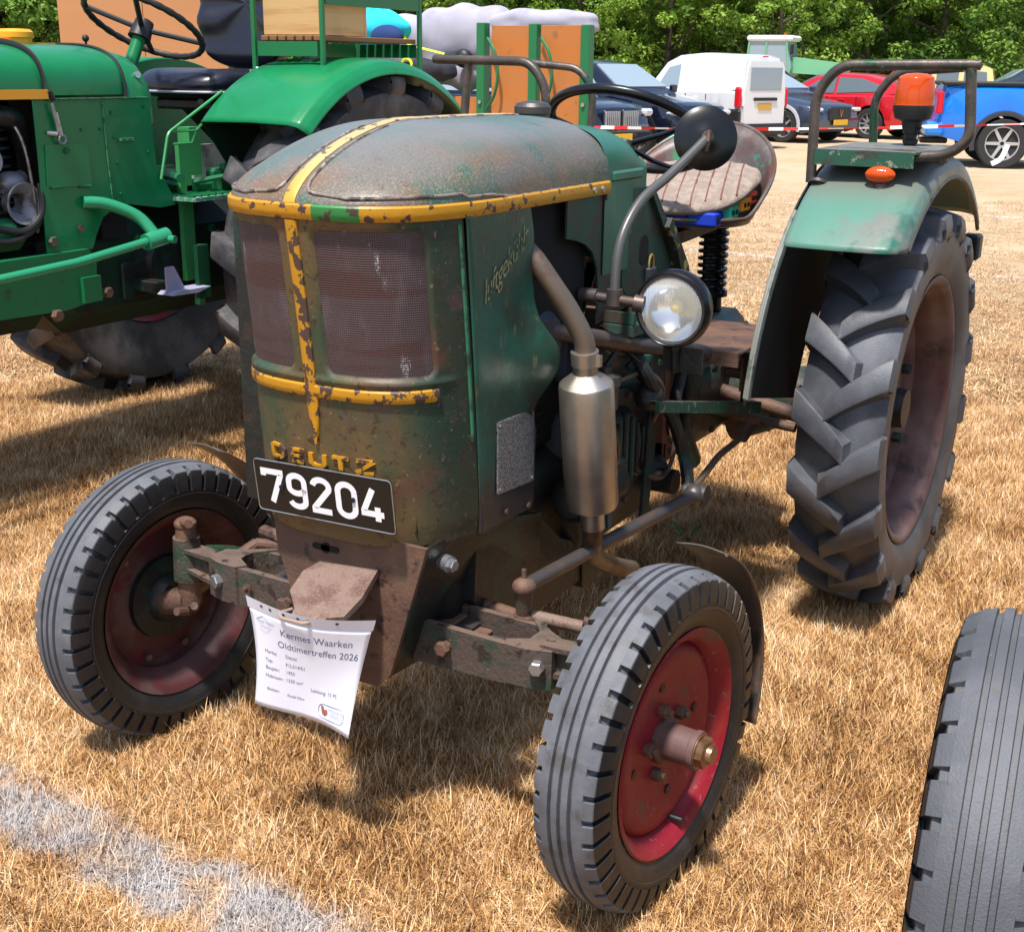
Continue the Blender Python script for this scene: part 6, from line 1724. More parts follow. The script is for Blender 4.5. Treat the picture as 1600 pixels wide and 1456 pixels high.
# straw tufts
def straw_mat():
    m = bpy.data.materials.new('dry straw blades'); m.use_nodes = True
    N, L = m.node_tree.nodes, m.node_tree.links; b = N['Principled BSDF']; b.inputs['Roughness'].default_value = .7; b.inputs['Specular IOR Level'].default_value = .25
    at = N.new('ShaderNodeAttribute'); at.attribute_name = 'tone'; oi = N.new('ShaderNodeObjectInfo'); g = N.new('ShaderNodeNewGeometry')
    cr = N.new('ShaderNodeValToRGB'); e = cr.color_ramp.elements
    e[0].position = 0; e[0].color = (.09, .04, .016, 1); e[1].position = 1; e[1].color = (.84, .71, .52, 1)
    for p, c in ((.16, (.25, .112, .038)), (.38, (.49, .262, .092)), (.60, (.66, .405, .175)), (.82, (.80, .585, .345))):
        x = e.new(p); x.color = (*c, 1)
    def noise(s, seed, det=4):
        mp = N.new('ShaderNodeMapping'); mp.inputs['Location'].default_value = (seed, seed, 0)
        n = N.new('ShaderNodeTexNoise'); n.inputs['Scale'].default_value = s; n.inputs['Detail'].default_value = det
        L.new(g.outputs['Position'], mp.inputs[0]); L.new(mp.outputs[0], n.inputs['Vector']); return n.outputs['Fac']
    def M(op, a, c, cl=False):
        n = N.new('ShaderNodeMath'); n.operation = op; n.use_clamp = cl
        for i, v in enumerate((a, c)):
            if isinstance(v, (int, float)): n.inputs[i].default_value = v
            else: L.new(v, n.inputs[i])
        return n.outputs[0]
    t = M('ADD', at.outputs['Fac'], M('MULTIPLY', M('SUBTRACT', noise(1.6, 3), .47), .9), True)
    t = M('ADD', t, M('MULTIPLY', M('SUBTRACT', noise(7, 8), .5), .8), True)
    L.new(t, cr.inputs[0])
    # lime line across the near turf: y = -0.45 - 0.0 x, ragged edges
    sp = N.new('ShaderNodeSeparateXYZ'); L.new(g.outputs['Position'], sp.inputs[0])
    d = M('ABSOLUTE', M('ADD', M('ADD', sp.outputs[1], .495), M('MULTIPLY', sp.outputs[0], .02)), 0)
    d = M('ADD', d, M('MULTIPLY', M('SUBTRACT', noise(9, 5, 5), .5), .16))
    mk = N.new('ShaderNodeMapRange'); L.new(d, mk.inputs[0]); mk.inputs[1].default_value = .105; mk.inputs[2].default_value = .055
    mk2 = M('MULTIPLY', mk.outputs[0], M('ADD', -.50, M('MULTIPLY', noise(12, 2, 6), 2.6), True), True)
    rx = N.new('ShaderNodeMapRange'); L.new(sp.outputs[0], rx.inputs[0]); rx.inputs[1].default_value = .75; rx.inputs[2].default_value = .45
    mk2 = M('MULTIPLY', mk2, rx.outputs[0])
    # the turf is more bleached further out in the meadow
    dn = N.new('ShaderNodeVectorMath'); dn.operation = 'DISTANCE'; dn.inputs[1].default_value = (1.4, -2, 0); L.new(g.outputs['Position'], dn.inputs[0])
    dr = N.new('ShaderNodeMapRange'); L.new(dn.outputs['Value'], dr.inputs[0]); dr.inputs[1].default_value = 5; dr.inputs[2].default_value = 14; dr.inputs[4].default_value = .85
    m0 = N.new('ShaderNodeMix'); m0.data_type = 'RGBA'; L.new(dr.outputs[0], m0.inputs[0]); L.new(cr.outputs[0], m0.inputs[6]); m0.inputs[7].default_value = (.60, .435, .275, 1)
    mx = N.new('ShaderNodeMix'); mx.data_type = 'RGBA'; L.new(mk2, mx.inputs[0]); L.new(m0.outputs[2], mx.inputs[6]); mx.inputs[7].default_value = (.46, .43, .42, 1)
    L.new(mx.outputs[2], b.inputs['Base Color'])
    return m
M_straw = straw_mat()
def tuft(seed, n, size, hmin, hmax, wd):
    r = np.random.default_rng(seed)
    V = []; F = []; T = []
    for i in range(n):
        x, y = r.uniform(-size, size, 2)
        az = r.uniform(0, 2 * PI); flat = r.random() < .72
        L_ = r.uniform(hmin, hmax) * (1.25 if flat else 1)
        lean = r.uniform(1.15, 1.52) if flat else abs(r.normal(0, .7)) + .2
        lean = min(lean, 1.5); cur = r.uniform(-.1, .8)
        w_ = wd * r.uniform(.6, 1.3); tone = float(np.clip(r.beta(1.5, 1.5), 0, 1))
        p = np.array([x, y, r.uniform(0, .012)]); k = 3; b = len(V)
        sd = np.array([-math.sin(az), math.cos(az), 0]) * w_ / 2
        yaw = r.uniform(-1.2, 1.2); a = lean
        for j in range(k + 1):
            ww = (1 - (j / k) ** 2 * .9)
            V += [p - sd * ww, p + sd * ww]; T += [tone * (.75 + .25 * j / k)] * 2
            d = np.array([math.cos(az + yaw * j / k) * math.sin(a), math.sin(az + yaw * j / k) * math.sin(a), math.cos(a)])
            p = p + d * L_ / k; p[2] = max(p[2], .004); a = min(a + cur / k, 1.55)
        for j in range(k): F.append((b + 2 * j, b + 2 * j + 1, b + 2 * j + 3, b + 2 * j + 2))
    me = bpy.data.meshes.new('straw'); me.from_pydata([tuple(v) for v in V], [], F); me.materials.append(M_straw)
    at = me.attributes.new('tone', 'FLOAT', 'POINT'); at.data.foreach_set('value', np.array(T, dtype=np.float32))
    return bpy.data.objects.new('straw_source', me)
tcol = bpy.data.collections.new('straw_sources')
for k in range(5): tcol.objects.link(tuft(k, 330, .11, .018, .056, .0020))
tcol2 = bpy.data.collections.new('straw_sources_far')
for k in range(3): tcol2.objects.link(tuft(20 + k, 200, .22, .03, .065, .005))
def scatter(name, pts, scl, col, z=0.0):
    n = len(pts); me = bpy.data.meshes.new(name); me.vertices.add(n)
    co = np.zeros((n, 3), dtype=np.float32); co[:, :2] = pts; co[:, 2] = z; me.vertices.foreach_set('co', co.ravel())
    a = me.attributes.new('rz', 'FLOAT', 'POINT'); a.data.foreach_set('value', rng.uniform(0, 2 * PI, n).astype(np.float32))
    a = me.attributes.new('sc', 'FLOAT', 'POINT'); pat = .5 + .5 * np.sin(co[:, 0] * 5.1 + 2 * np.sin(co[:, 1] * 3.3)) * np.sin(co[:, 1] * 6.3 + 1.7 * np.sin(co[:, 0] * 4.1)); a.data.foreach_set('value', (scl * rng.uniform(.75, 1.2, n) * (.8 + .45 * pat)).astype(np.float32))
    o = bpy.data.objects.new(name, me); sc.collection.objects.link(o)
    ng = bpy.data.node_groups.new(name + '_nodes', 'GeometryNodeTree')
    ng.interface.new_socket('Geometry', in_out='INPUT', socket_type='NodeSocketGeometry'); ng.interface.new_socket('Geometry', in_out='OUTPUT', socket_type='NodeSocketGeometry')
    gi = ng.nodes.new('NodeGroupInput'); go = ng.nodes.new('NodeGroupOutput'); ip = ng.nodes.new('GeometryNodeInstanceOnPoints'); ci = ng.nodes.new('GeometryNodeCollectionInfo')
    ci.inputs['Collection'].default_value = col; ci.inputs['Separate Children'].default_value = True; ci.inputs['Reset Children'].default_value = True
    ip.inputs['Pick Instance'].default_value = True
    nr = ng.nodes.new('GeometryNodeInputNamedAttribute'); nr.data_type = 'FLOAT'; nr.inputs[0].default_value = 'rz'
    ns = ng.nodes.new('GeometryNodeInputNamedAttribute'); ns.data_type = 'FLOAT'; ns.inputs[0].default_value = 'sc'
    cx = ng.nodes.new('ShaderNodeCombineXYZ'); ng.links.new(nr.outputs[0], cx.inputs[2])
    ng.links.new(gi.outputs[0], ip.inputs['Points']); ng.links.new(ci.outputs[0], ip.inputs['Instance']); ng.links.new(cx.outputs[0], ip.inputs['Rotation']); ng.links.new(ns.outputs[0], ip.inputs['Scale'])
    ng.links.new(ip.outputs[0], go.inputs[0])
    md = o.modifiers.new('scatter', 'NODES'); md.node_group = ng
    return o
def in_view(P, margin=.35):
    c = np.array([1.445, -1.972]); d = P - c
    fw = d @ np.array([-.499, .8665]); rt = d @ np.array([.8665, .499])
    return (fw > .6) & (np.abs(rt) < fw * (.44 + margin) + .5)
P = rng.uniform([-4.2, -1.4], [3.2, 4.2], (30000, 2))
dist = np.hypot(P[:, 0] - 1.445, P[:, 1] + 1.972)
keep = in_view(P, .12) & (rng.random(len(P)) < np.clip(3.2 / dist, .3, 1)) & (dist < 6.5)
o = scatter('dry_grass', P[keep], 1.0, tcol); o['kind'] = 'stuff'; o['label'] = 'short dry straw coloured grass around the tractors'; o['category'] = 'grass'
P = rng.uniform([-14, 0], [6, 16], (26000, 2)); dist = np.hypot(P[:, 0] - 1.445, P[:, 1] + 1.972)
keep = in_view(P, .05) & (rng.random(len(P)) < np.clip((6.0 / dist) ** 1.9, .03, 1)) & (dist > 4.8) & (dist < 17)
o = scatter('parched_grass', P[keep], .7, tcol2); o['kind'] = 'stuff'; o['label'] = 'parched pale meadow grass stretching back to the parked cars'; o['category'] = 'grass'
# green weed by the tail pipe
WD = thing('green_weed', 'small green weed in the shade between drag link and front mudguard', 'weed', (-.02, 1.75, 0))
for k in range(5):
    a = k * 1.3; mb = MB(); L_ = .06 + .02 * (k % 3)
    mb.add([(-.02, 1.75, .0), (-.02 + math.cos(a) * L_ * .5 - math.sin(a) * .012, 1.75 + math.sin(a) * L_ * .5 + math.cos(a) * .012, .05), (-.02 + math.cos(a) * L_, 1.75 + math.sin(a) * L_, .06), (-.02 + math.cos(a) * L_ * .5 + math.sin(a) * .012, 1.75 + math.sin(a) * L_ * .5 - math.cos(a) * .012, .05)], [(0, 1, 2, 3)])
    part('leaf', mb, mat('weed green' + str(k), (.05, .16, .02), .5), WD)

# ================================================================== trees
def leaf_mat(name, c0, c1):
    m = bpy.data.materials.new(name); m.use_nodes = True
    N, L = m.node_tree.nodes, m.node_tree.links; b = N['Principled BSDF']; b.inputs['Roughness'].default_value = .55; b.inputs['Specular IOR Level'].default_value = .3
    at = N.new('ShaderNodeAttribute'); at.attribute_name = 'tone'; oi = N.new('ShaderNodeObjectInfo')
    ad = N.new('ShaderNodeMath'); ad.operation = 'MULTIPLY_ADD'; L.new(oi.outputs['Random'], ad.inputs[0]); ad.inputs[1].default_value = .55; L.new(at.outputs['Fac'], ad.inputs[2])
    r = N.new('ShaderNodeMapRange'); L.new(ad.outputs[0], r.inputs[0]); r.inputs[1].default_value = .0; r.inputs[2].default_value = 1.3
    mx = N.new('ShaderNodeMix'); mx.data_type = 'RGBA'; L.new(r.outputs[0], mx.inputs[0]); mx.inputs[6].default_value = (*c0, 1); mx.inputs[7].default_value = (*c1, 1)
    L.new(mx.outputs[2], b.inputs['Base Color'])
    b.inputs['Subsurface Weight'].default_value = 0
    tr = N.new('ShaderNodeBsdfTranslucent'); ms = N.new('ShaderNodeMixShader'); ms.inputs[0].default_value = .25; L.new(mx.outputs[2], tr.inputs[0])
    out = N['Material Output']; L.new(b.outputs[0], ms.inputs[1]); L.new(tr.outputs[0], ms.inputs[2]); L.new(ms.outputs[0], out.inputs[0])
    return m
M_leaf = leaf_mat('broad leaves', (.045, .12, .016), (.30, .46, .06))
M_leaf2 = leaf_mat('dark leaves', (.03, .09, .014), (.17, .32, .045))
M_bark = mat('grey brown bark', (.10, .075, .055), .9, 0, [((.05, .035, .025), 3, .45, .6)], bump=.5, bscale=12)
def crown_mesh(seed, rad, h0, h1, nclump, nleaf, m, ls=.22):
    r = np.random.default_rng(seed); V = []; F = []; T = []
    for c in range(nclump):
        # clump centres on an uneven shell
        a = r.uniform(0, 2 * PI); t = r.random() ** .8; z = h0 + (h1 - h0) * t
        rr = rad * (.55 + .45 * math.sin(PI * min(1, t * .85 + .15))) * r.uniform(.45, 1.0)
        c0 = np.array([rr * math.cos(a), rr * math.sin(a), z]); cs = r.uniform(.45, 1.0)
        ct = r.uniform(-.12, .12)
        for k in range(nleaf):
            d = r.normal(0, 1, 3); d /= np.linalg.norm(d); p = c0 + d * cs * r.uniform(.35, 1.0) ** .6 * np.array([1, 1, .62])
            n = d * .6 + r.normal(0, .5, 3) + np.array([0, 0, .5]); n /= np.linalg.norm(n)
            u = np.cross(n, r.normal(0, 1, 3)); u /= np.linalg.norm(u); v = np.cross(n, u); s = ls * r.uniform(.5, 1.2)
            b = len(V); V += [p - u * s * .5, p + v * s * .28, p + u * s * .5, p - v * s * .28]; F.append((b, b + 1, b + 2, b + 3))
            T += [float(np.clip(r.uniform(.15, .75) + ct + .22 * d[2], 0, 1))] * 4  # clump tops painted lighter, as if lit from above
    me = bpy.data.meshes.new('crown'); me.from_pydata([tuple(v) for v in V], [], F); me.materials.append(m)
    at = me.attributes.new('tone', 'FLOAT', 'POINT'); at.data.foreach_set('value', np.array(T, dtype=np.float32)); return me
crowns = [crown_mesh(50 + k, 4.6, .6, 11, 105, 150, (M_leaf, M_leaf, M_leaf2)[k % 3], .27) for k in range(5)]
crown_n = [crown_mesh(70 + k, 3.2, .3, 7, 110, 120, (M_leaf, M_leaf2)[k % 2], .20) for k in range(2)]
def trunk_mesh(seed, h=8, r0=.2):
    r = random.Random(seed); mb = MB(); p = [(0, 0, -.1), (.1, .05, 1.5), (.0, .2, 3.5), (.2, .1, h)]
    mb.tube(smooth_path(p, 4), [r0 * (1 - .8 * k / 12) for k in range(13)], 8)
    for k in range(6):
        z = 1.2 + k * .9; a = r.uniform(0, 6.3); L_ = r.uniform(2, 3.6)
        mb.tube(smooth_path([(.05, .1, z), (L_ * .5 * math.cos(a), L_ * .5 * math.sin(a), z + .7), (L_ * math.cos(a), L_ * math.sin(a), z + 1.9)], 3), [.08 * (1 - .85 * j / 6) for j in range(7)], 6)
    return mesh_of('trunk', mb, M_bark)
trunks = [trunk_mesh(k) for k in range(3)]
tree_lab = {}
FRONT = {1: 'tree of the wood edge outside the photo to the right of the blue pickup', 2: 'front tree whose foliage rises above the blue pickup and the seat rail', 3: 'front tree standing above the red hatchback and the amber beacon',
         4: 'front tree standing right behind the modern green tractor with the cab', 5: 'front tree whose foliage shows above the roof of the white van', 6: 'front tree right beside the plank wagon above the kidney grille SUV', 7: 'front tree seen above the long lavender cushion of the wagon',
         8: 'front tree behind the lavender beanbag', 9: 'front tree hidden behind the bench and pine crate', 10: 'front tree behind the black vinyl seat', 11: 'front tree behind the brown plywood wall', 12: 'front tree above the yellow filler cap at the left edge', 13: 'leftmost front tree at the upper left corner', 0: 'rightmost front tree beyond the right edge'}
def tree(k, ang, dist, scale, near=False, group='trees along the far edge of the meadow', row=1):
    x = 1.445 - math.sin(ang) * dist; y = -1.97 + math.cos(ang) * dist
    lab = 'leafy green tree of the wood edge behind the meadow'
    if row == 0 and k in FRONT: lab = FRONT[k]
    else: lab = 'leafy green tree deeper in the wood behind the front row'
    o = thing('broadleaf_tree', lab, 'tree', (x, y, 0), group)
    o.rotation_euler.z = (k * 2.4) % 6.28; o.scale = (scale, scale, scale)
    a = bpy.data.objects.new('trunk', trunks[k % 3]); b = bpy.data.objects.new('crown', (crown_n if near else crowns)[k % (2 if near else 5)])
    for q in (a, b): sc.collection.objects.link(q); q.parent = o
rt_ = random.Random(4)
k = 0
for row, (d0, s0, n_) in enumerate(((68, 1.0, 15), (76, 1.15, 14), (86, 1.4, 13))):
    for i in range(n_):
        ang = .08 + (.98 - .08) * (i + .5 * (row % 2) + rt_.uniform(-.2, .2)) / (n_ - 1)
        if ang > .62 and ang < .70 and False: continue
        tree(k, ang, d0 + rt_.uniform(-3, 3), s0 * rt_.uniform(.85, 1.2), row=row); k += 1
# dark wood mass behind the first rows
mb = MB()
def wood(a, b):
    ang = -.05 + 1.2 * a; d = 96 + 3 * math.sin(a * 60) + 2 * math.sin(a * 23); return (1.4 - math.sin(ang) * (d - 8 * b), -1.97 + math.cos(ang) * (d - 8 * b), -.2 + 17 * b ** .8 + 1.2 * math.sin(a * 90) * b)
mb.grid(wood, 90, 8)
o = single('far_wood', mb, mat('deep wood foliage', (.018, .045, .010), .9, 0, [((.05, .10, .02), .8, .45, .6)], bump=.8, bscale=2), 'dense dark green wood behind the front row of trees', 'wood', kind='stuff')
# dry verge in front of the trees
mb = MB(); mb.grid(lambda a, b: (1.4 - math.sin(-.05 + 1.1 * a) * (60 + 9 * b), -1.97 + math.cos(-.05 + 1.1 * a) * (60 + 9 * b), .01 + .9 * b + .18 * math.sin(a * 160) * b), 200, 5)
o = single('verge_bank', mb, mat('dry verge', (.30, .20, .10), .95, 0, [((.10, .14, .03), .5, .45, .6), ((.16, .09, .04), 2, .5, .65)], bump=.6, bscale=4), None, None, kind='structure')
# ================================================================== parked cars
M_cglass = mat('dark car glass', (.10, .13, .14), .06, spec=.9)
M_cglass_sky = mat('car glass painted with sky reflection', (.26, .33, .38), .08, spec=.9)  # pale sky reflection painted into the base colour
M_ctyre = mat('car tyre', (.022, .022, .023), .7)
M_cblk = mat('car black trim', (.012, .012, .013), .45)
M_calloy = mat('silver alloy', (.55, .56, .58), .3, .7)
M_cdark = mat('dark alloy', (.02, .02, .022), .4, .5)
M_yplate = mat('yellow number plate', (.72, .42, .02), .5)
M_redl = mat('red tail lamp', (.55, .01, .02), .2)
M_lampc = mat('clear headlamp', (.6, .62, .66), .1, .3)
def paint(n, c): return mat(n, c, .22, .15, coat=.7, spec=.5)
def P_at(px_ang, d): return (1.445 - math.sin(px_ang) * d, -1.972 + math.cos(px_ang) * d)

def car(label, name, cat, loc, rot, col, L=4.5, W=1.82, H=1.45, prof=None, belt=.95, ground_c=.2, wb=(.18, .80), wr=.33, alloy=M_calloy, trim=None, roofm=None, plate=True, glass=M_cglass, spokes=10, hatch=None, badge=None, front=None, pickup=False, group=None):
    """x runs from the nose (0) to the tail (L); y across. prof: roof points (x, z) from bonnet foot to tail top"""
    T = thing(name, label, cat, loc, group)
    T.rotation_euler.z = rot
    ORG[0] = Vector((0, 0, 0))
    hw = W / 2
    body, roof = prof
    # lower body: loft of stations along x; body = [(x, z_top)], arches cut by wheel positions
    xa = [wb[0] * L, wb[1] * L]; ar = wr * 1.16
    st = sorted(set([round(v, 3) for v in list(np.linspace(0.0, L, 45)) + [a + ar * math.cos(t) for a in xa for t in np.linspace(0, PI, 11)]]))
    bx = [p[0] for p in body]; bz = [p[1] for p in body]
    mb = MB(); vs = []; rows = 0
    for x in st:
        zt = float(np.interp(x, bx, bz)); e = min(x, L - x)
        nar = 1 - .16 * max(0, 1 - e / (.16 * L)) ** 2.2
        zl = ground_c + .10 * max(0, 1 - e / .35)
        za = zl
        for a in xa:
            dx = abs(x - a)
            if dx < ar: za = max(za, wr + math.sqrt(max(0, ar * ar - dx * dx)) )
        w_ = hw * nar
        half = [(w_ * .93, za), (w_ * .985, max(za + .01, min(zl + .18, zt - .1)) if za == zl else za + .012), (w_, max(za + .02, zl + (zt - zl) * .55)), (w_ * .975, max(za + .03, zt - .07)), (w_ * .90, max(za + .035, zt - .008)), (w_ * .45, max(za + .036, zt + .018)), (0, max(za + .036, zt + .024))]
        row = [(x, y, z) for y, z in half] + [(x, -y, z) for y, z in half[-2::-1]]
        vs += row; rows += 1
    m = 13; fs = [(i * m + q, (i + 1) * m + q, (i + 1) * m + q + 1, i * m + q + 1) for i in range(rows - 1) for q in range(m - 1)]
    fs += [tuple(range(m)), tuple((rows - 1) * m + q for q in range(m))[::-1]]
    mb.add(vs, fs); B = part('body', mb, col, T, angle=40)
    mb = MB(); mb.box(.3, L - .3, -hw * .72, hw * .72, ground_c + .02, min(bz) * .9); mb.box(.1, L - .1, -hw * .8, hw * .8, ground_c + .05, ground_c + .25)
    part('underbody', mb, M_cblk, T)
    # greenhouse
    rx = [p[0] for p in roof]; rz = [p[1] for p in roof]
    gx = np.linspace(rx[0], rx[-1], 28)
    def gw(x, z):
        zt = float(np.interp(x, bx, bz)); return hw * (.90 - .20 * min(1, max(0, (z - zt) / (H - zt + 1e-6))))
    mb = MB(); vs = []
    for x in gx:
        zr = float(np.interp(x, rx, rz)); zt = float(np.interp(x, bx, bz)) - .01; zr = max(zr, zt + .004)
        half = [(gw(x, zt), zt), (gw(x, zr) * 1.0, zr - .03 if zr - zt > .08 else zr - .002), (gw(x, zr) * .92, zr - .006), (gw(x, zr) * .45, zr + .012), (0, zr + .016)]
        vs += [(x, y, z) for y, z in half] + [(x, -y, z) for y, z in half[-2::-1]]
    m = 9; fs = [(i * m + q, (i + 1) * m + q, (i + 1) * m + q + 1, i * m + q + 1) for i in range(27) for q in range(8)]
    mb.add(vs, fs + [tuple(range(m)), tuple(27 * m + q for q in range(m))[::-1]])
    G = part('cabin', mb, roofm or col, T, angle=30)
    # side windows, windscreen and rear screen set proud of the cabin by a few mm
    wins = hatch or []
    for kind, pts in wins:
        if kind == 'side':
            for sg in (1, -1):
                mb = MB(); q = [(x, sg * (gw(x, z) + .012), z) for x, z in pts]
                q2 = [(x, y - sg * .03, z) for x, y, z in q]; n_ = len(q)
                mb.add(q + q2, [tuple(range(n_)), tuple(range(2 * n_ - 1, n_ - 1, -1))] + [(i, i + n_, (i + 1) % n_ + n_, (i + 1) % n_) for i in range(n_)])
                part('side_window', mb, glass, T)
        else:
            (x0, z0, w0), (x1, z1, w1) = pts
            z0 = max(z0, float(np.interp(x0, rx, rz)) + .012); z1 = max(z1, float(np.interp(x1, rx, rz)) + .012)
            dx, dz = x1 - x0, z1 - z0; l_ = math.hypot(dx, dz); nx, nz = (-dz / l_, dx / l_) if kind == 'screen' else (dz / l_, -dx / l_)
            if kind != 'screen': nx, nz = abs(dz / l_), abs(dx / l_)
            o_ = .02
            mb = MB(); q = [(x0 + nx * o_, -w0, z0 + nz * o_), (x0 + nx * o_, w0, z0 + nz * o_), (x1 + nx * o_, w1, z1 + nz * o_), (x1 + nx * o_, -w1, z1 + nz * o_)]
            q2 = [(a - nx * .03, b, c - nz * .03) for a, b, c in q]
            mb.add(q + q2, [(0, 1, 2, 3), (7, 6, 5, 4), (0, 4, 5, 1), (1, 5, 6, 2), (2, 6, 7, 3), (3, 7, 4, 0)]); part('windscreen' if kind == 'screen' else 'rear_screen', mb, glass, T)
    for a in xa:
        for sg in (1, -1):
            mb = MB(); y0 = sg * (hw - .20); mb.lathe([(0, 0), (0, wr * .66), (sg * .0, wr * .68), (0, wr * .95), (sg * .03, wr), (sg * .17, wr), (sg * .2, wr * .95), (sg * .2, wr * .70), (sg * .17, wr * .67), (sg * .14, wr * .62), (sg * .14, 0)], (0, 0, 0), 'Y', 30)
            mb.v = [(x + a, y + y0, z + wr) for x, y, z in mb.v]
            Wh = part('wheel', mb, M_ctyre, T)
            mb = MB()
            for k in range(spokes):
                t = 2 * PI * k / spokes; c, s_ = math.cos(t), math.sin(t); yy = y0 + sg * .165
                p0 = Vector((a + c * .03, yy, wr + s_ * .03)); p1 = Vector((a + c * wr * .64, yy, wr + s_ * wr * .64)); n_ = Vector((-s_, 0, c)) * (.020 if spokes > 8 else .028)
                mb.add([p0 - n_, p0 + n_, p1 + n_ * .8, p1 - n_ * .8] + [v + Vector((0, -sg * .02, 0)) for v in (p0 - n_, p0 + n_, p1 + n_ * .8, p1 - n_ * .8)], [(0, 1, 2, 3), (7, 6, 5, 4), (0, 4, 5, 1), (1, 5, 6, 2), (2, 6, 7, 3), (3, 7, 4, 0)])
            mb.lathe([(sg * .15, wr * .62), (sg * .175, wr * .64), (sg * .175, wr * .69), (sg * .15, wr * .69)], (a, y0, wr), 'Y', 30)
            part('rim', mb, alloy, Wh)
            if trim:
                mb = MB(); mb.tube([(a + ar * 1.03 * math.cos(t), sg * (hw + .004), wr + ar * 1.03 * math.sin(t)) for t in np.linspace(-.25, PI + .25, 20)], .04, 6, flat=(.015, .045)); part('arch_trim', mb, trim, T)
    mb = MB()
    for sg in (1, -1): mb.box(L * .30, L * .30 + .12, sg * (hw + .05) - .08, sg * (hw + .05) + .08, belt + .02, belt + .16, .03)
    part('door_mirror', mb, col, T)
    mb = MB()
    for sg in (1, -1):
        for x in (.42, .62): mb.box(L * x, L * x + .15, sg * hw - .012, sg * hw + .02, belt - .14, belt - .11, .005)
    if not pickup: part('door_handle', mb, col, T)
    mb = MB()
    for sg in (1, -1):
        for x in (.355, .55, .72): mb.box(L * x, L * x + .010, min(sg * hw * .975, sg * (hw + .003)), max(sg * hw * .975, sg * (hw + .003)), ground_c + .18, belt - .05)
    part('door_gap', mb, M_cblk, T)
    return T
def add_box_part(T, name, m, *b, bev=.01, verts=None):
    ORG[0] = Vector((0, 0, 0)); mb = MB(); mb.box(*b, bev); return part(name, mb, m, T)
def add_text(T, txt, size, M, m, name='plate_text'):
    ORG[0] = Vector((0, 0, 0)); vs, fs = text_mesh(txt, size, off=.0); xm = sum(v[0] for v in vs) / len(vs) if vs else 0
    mb = MB(); mb.M = M; mb.add([(x - xm, y, 0) for x, y in vs], fs); part(name, mb, m, T, recalc=False)
def faceM(x, y, z, front=True):
    """text plane on the nose (facing -x) or on the tail (facing +x) of a car"""
    if front: return Matrix(((0, 0, -1, x), (-1, 0, 0, y), (0, 1, 0, z), (0, 0, 0, 1)))
    return Matrix(((0, 0, 1, x), (1, 0, 0, y), (0, 1, 0, z), (0, 0, 0, 1)))
def heading(dx, dy): return math.atan2(dy, dx)

suv_body = [(0, .62), (.06, .82), (.15, .90), (1.25, 1.06), (1.4, 1.08), (3.9, 1.08), (4.35, 1.05), (4.5, .9)]
suv_roof = [(1.25, 1.06), (2.05, 1.56), (2.5, 1.63), (3.4, 1.62), (3.95, 1.54), (4.35, 1.1)]
hat_body = [(0, .55), (.05, .72), (.2, .80), (1.2, .95), (1.3, .97), (3.6, 1.0), (4.2, 1.02), (4.35, .95), (4.45, .7)]
hat_roof = [(1.15, .95), (2.0, 1.38), (2.5, 1.45), (3.2, 1.42), (3.9, 1.27), (4.3, 1.03)]
suv_w = [('side', [(1.72, 1.10), (2.15, 1.48), (2.60, 1.52), (2.60, 1.10)]), ('side', [(2.68, 1.10), (2.68, 1.52), (3.35, 1.50), (3.62, 1.36), (3.72, 1.10)]), ('screen', ((1.40, 1.12, .72), (2.02, 1.52, .58))), ('rear', ((4.28, 1.14, .66), (3.98, 1.50, .56)))]
hat_w = [('side', [(1.65, .99), (2.1, 1.28), (2.55, 1.35), (2.55, 1.0)]), ('side', [(2.62, 1.0), (2.62, 1.35), (3.2, 1.33), (3.62, 1.20), (3.75, 1.05)]), ('screen', ((1.32, 1.0, .70), (1.98, 1.34, .56))), ('rear', ((4.22, 1.06, .62), (3.92, 1.24, .54)))]

def ang(px): 
    # bearing of an image column on the horizon, left of +Y
    return math.atan2(-(((px - 800) / 1982.42) * .8644 - .4763 - .0507), (((px - 800) / 1982.42) * .5027 + .8262 + .0799))
def place(px, d): return (*P_at(ang(px), d), 0)
import builtins
# --- dark SUV with tall kidney grille, nose towards the camera and to the right
h0 = heading(-.95, .30)
def put(T, nose_px, nose_d, dirv):
    """turn a car so that its tail points along dirv from the nose point"""
    x, y, _ = place(nose_px, nose_d); T.location = (x, y, 0); T.rotation_euler.z = heading(*dirv)
NAVY = paint('dark navy car paint', (.010, .014, .032)); BLK = paint('black blue car paint', (.006, .009, .022)); CUP = paint('petrol grey blue paint', (.035, .05, .085))
RED = paint('bright red car paint', (.55, .012, .02)); BLUE = paint('vivid blue pickup paint', (.006, .20, .80)); WHT = paint('white van paint', (.74, .75, .78)); SIL = paint('silver white paint', (.55, .56, .60)); YLW = paint('pale yellow paint', (.62, .48, .20)); DNV = paint('night blue paint', (.008, .010, .03))
def view_dir(px, toward, side):
    """unit vector: away from the camera * toward + to the image right * side"""
    a = ang(px); f = (-math.sin(a), math.cos(a)); r_ = (math.cos(a), math.sin(a)); v = (f[0] * toward + r_[0] * side, f[1] * toward + r_[1] * side); n = math.hypot(*v); return (v[0] / n, v[1] / n)
t = car('dark SUV with chrome kidney grille partly hidden behind the plank wagon', 'parked_car', 'car', (0, 0, 0), 0, NAVY, prof=(suv_body, suv_roof), hatch=suv_w, belt=1.05, wr=.37, L=4.5, W=1.95, H=1.68, glass=M_cglass_sky)
put(t, 972, 21.6, view_dir(962, .62, -.78))
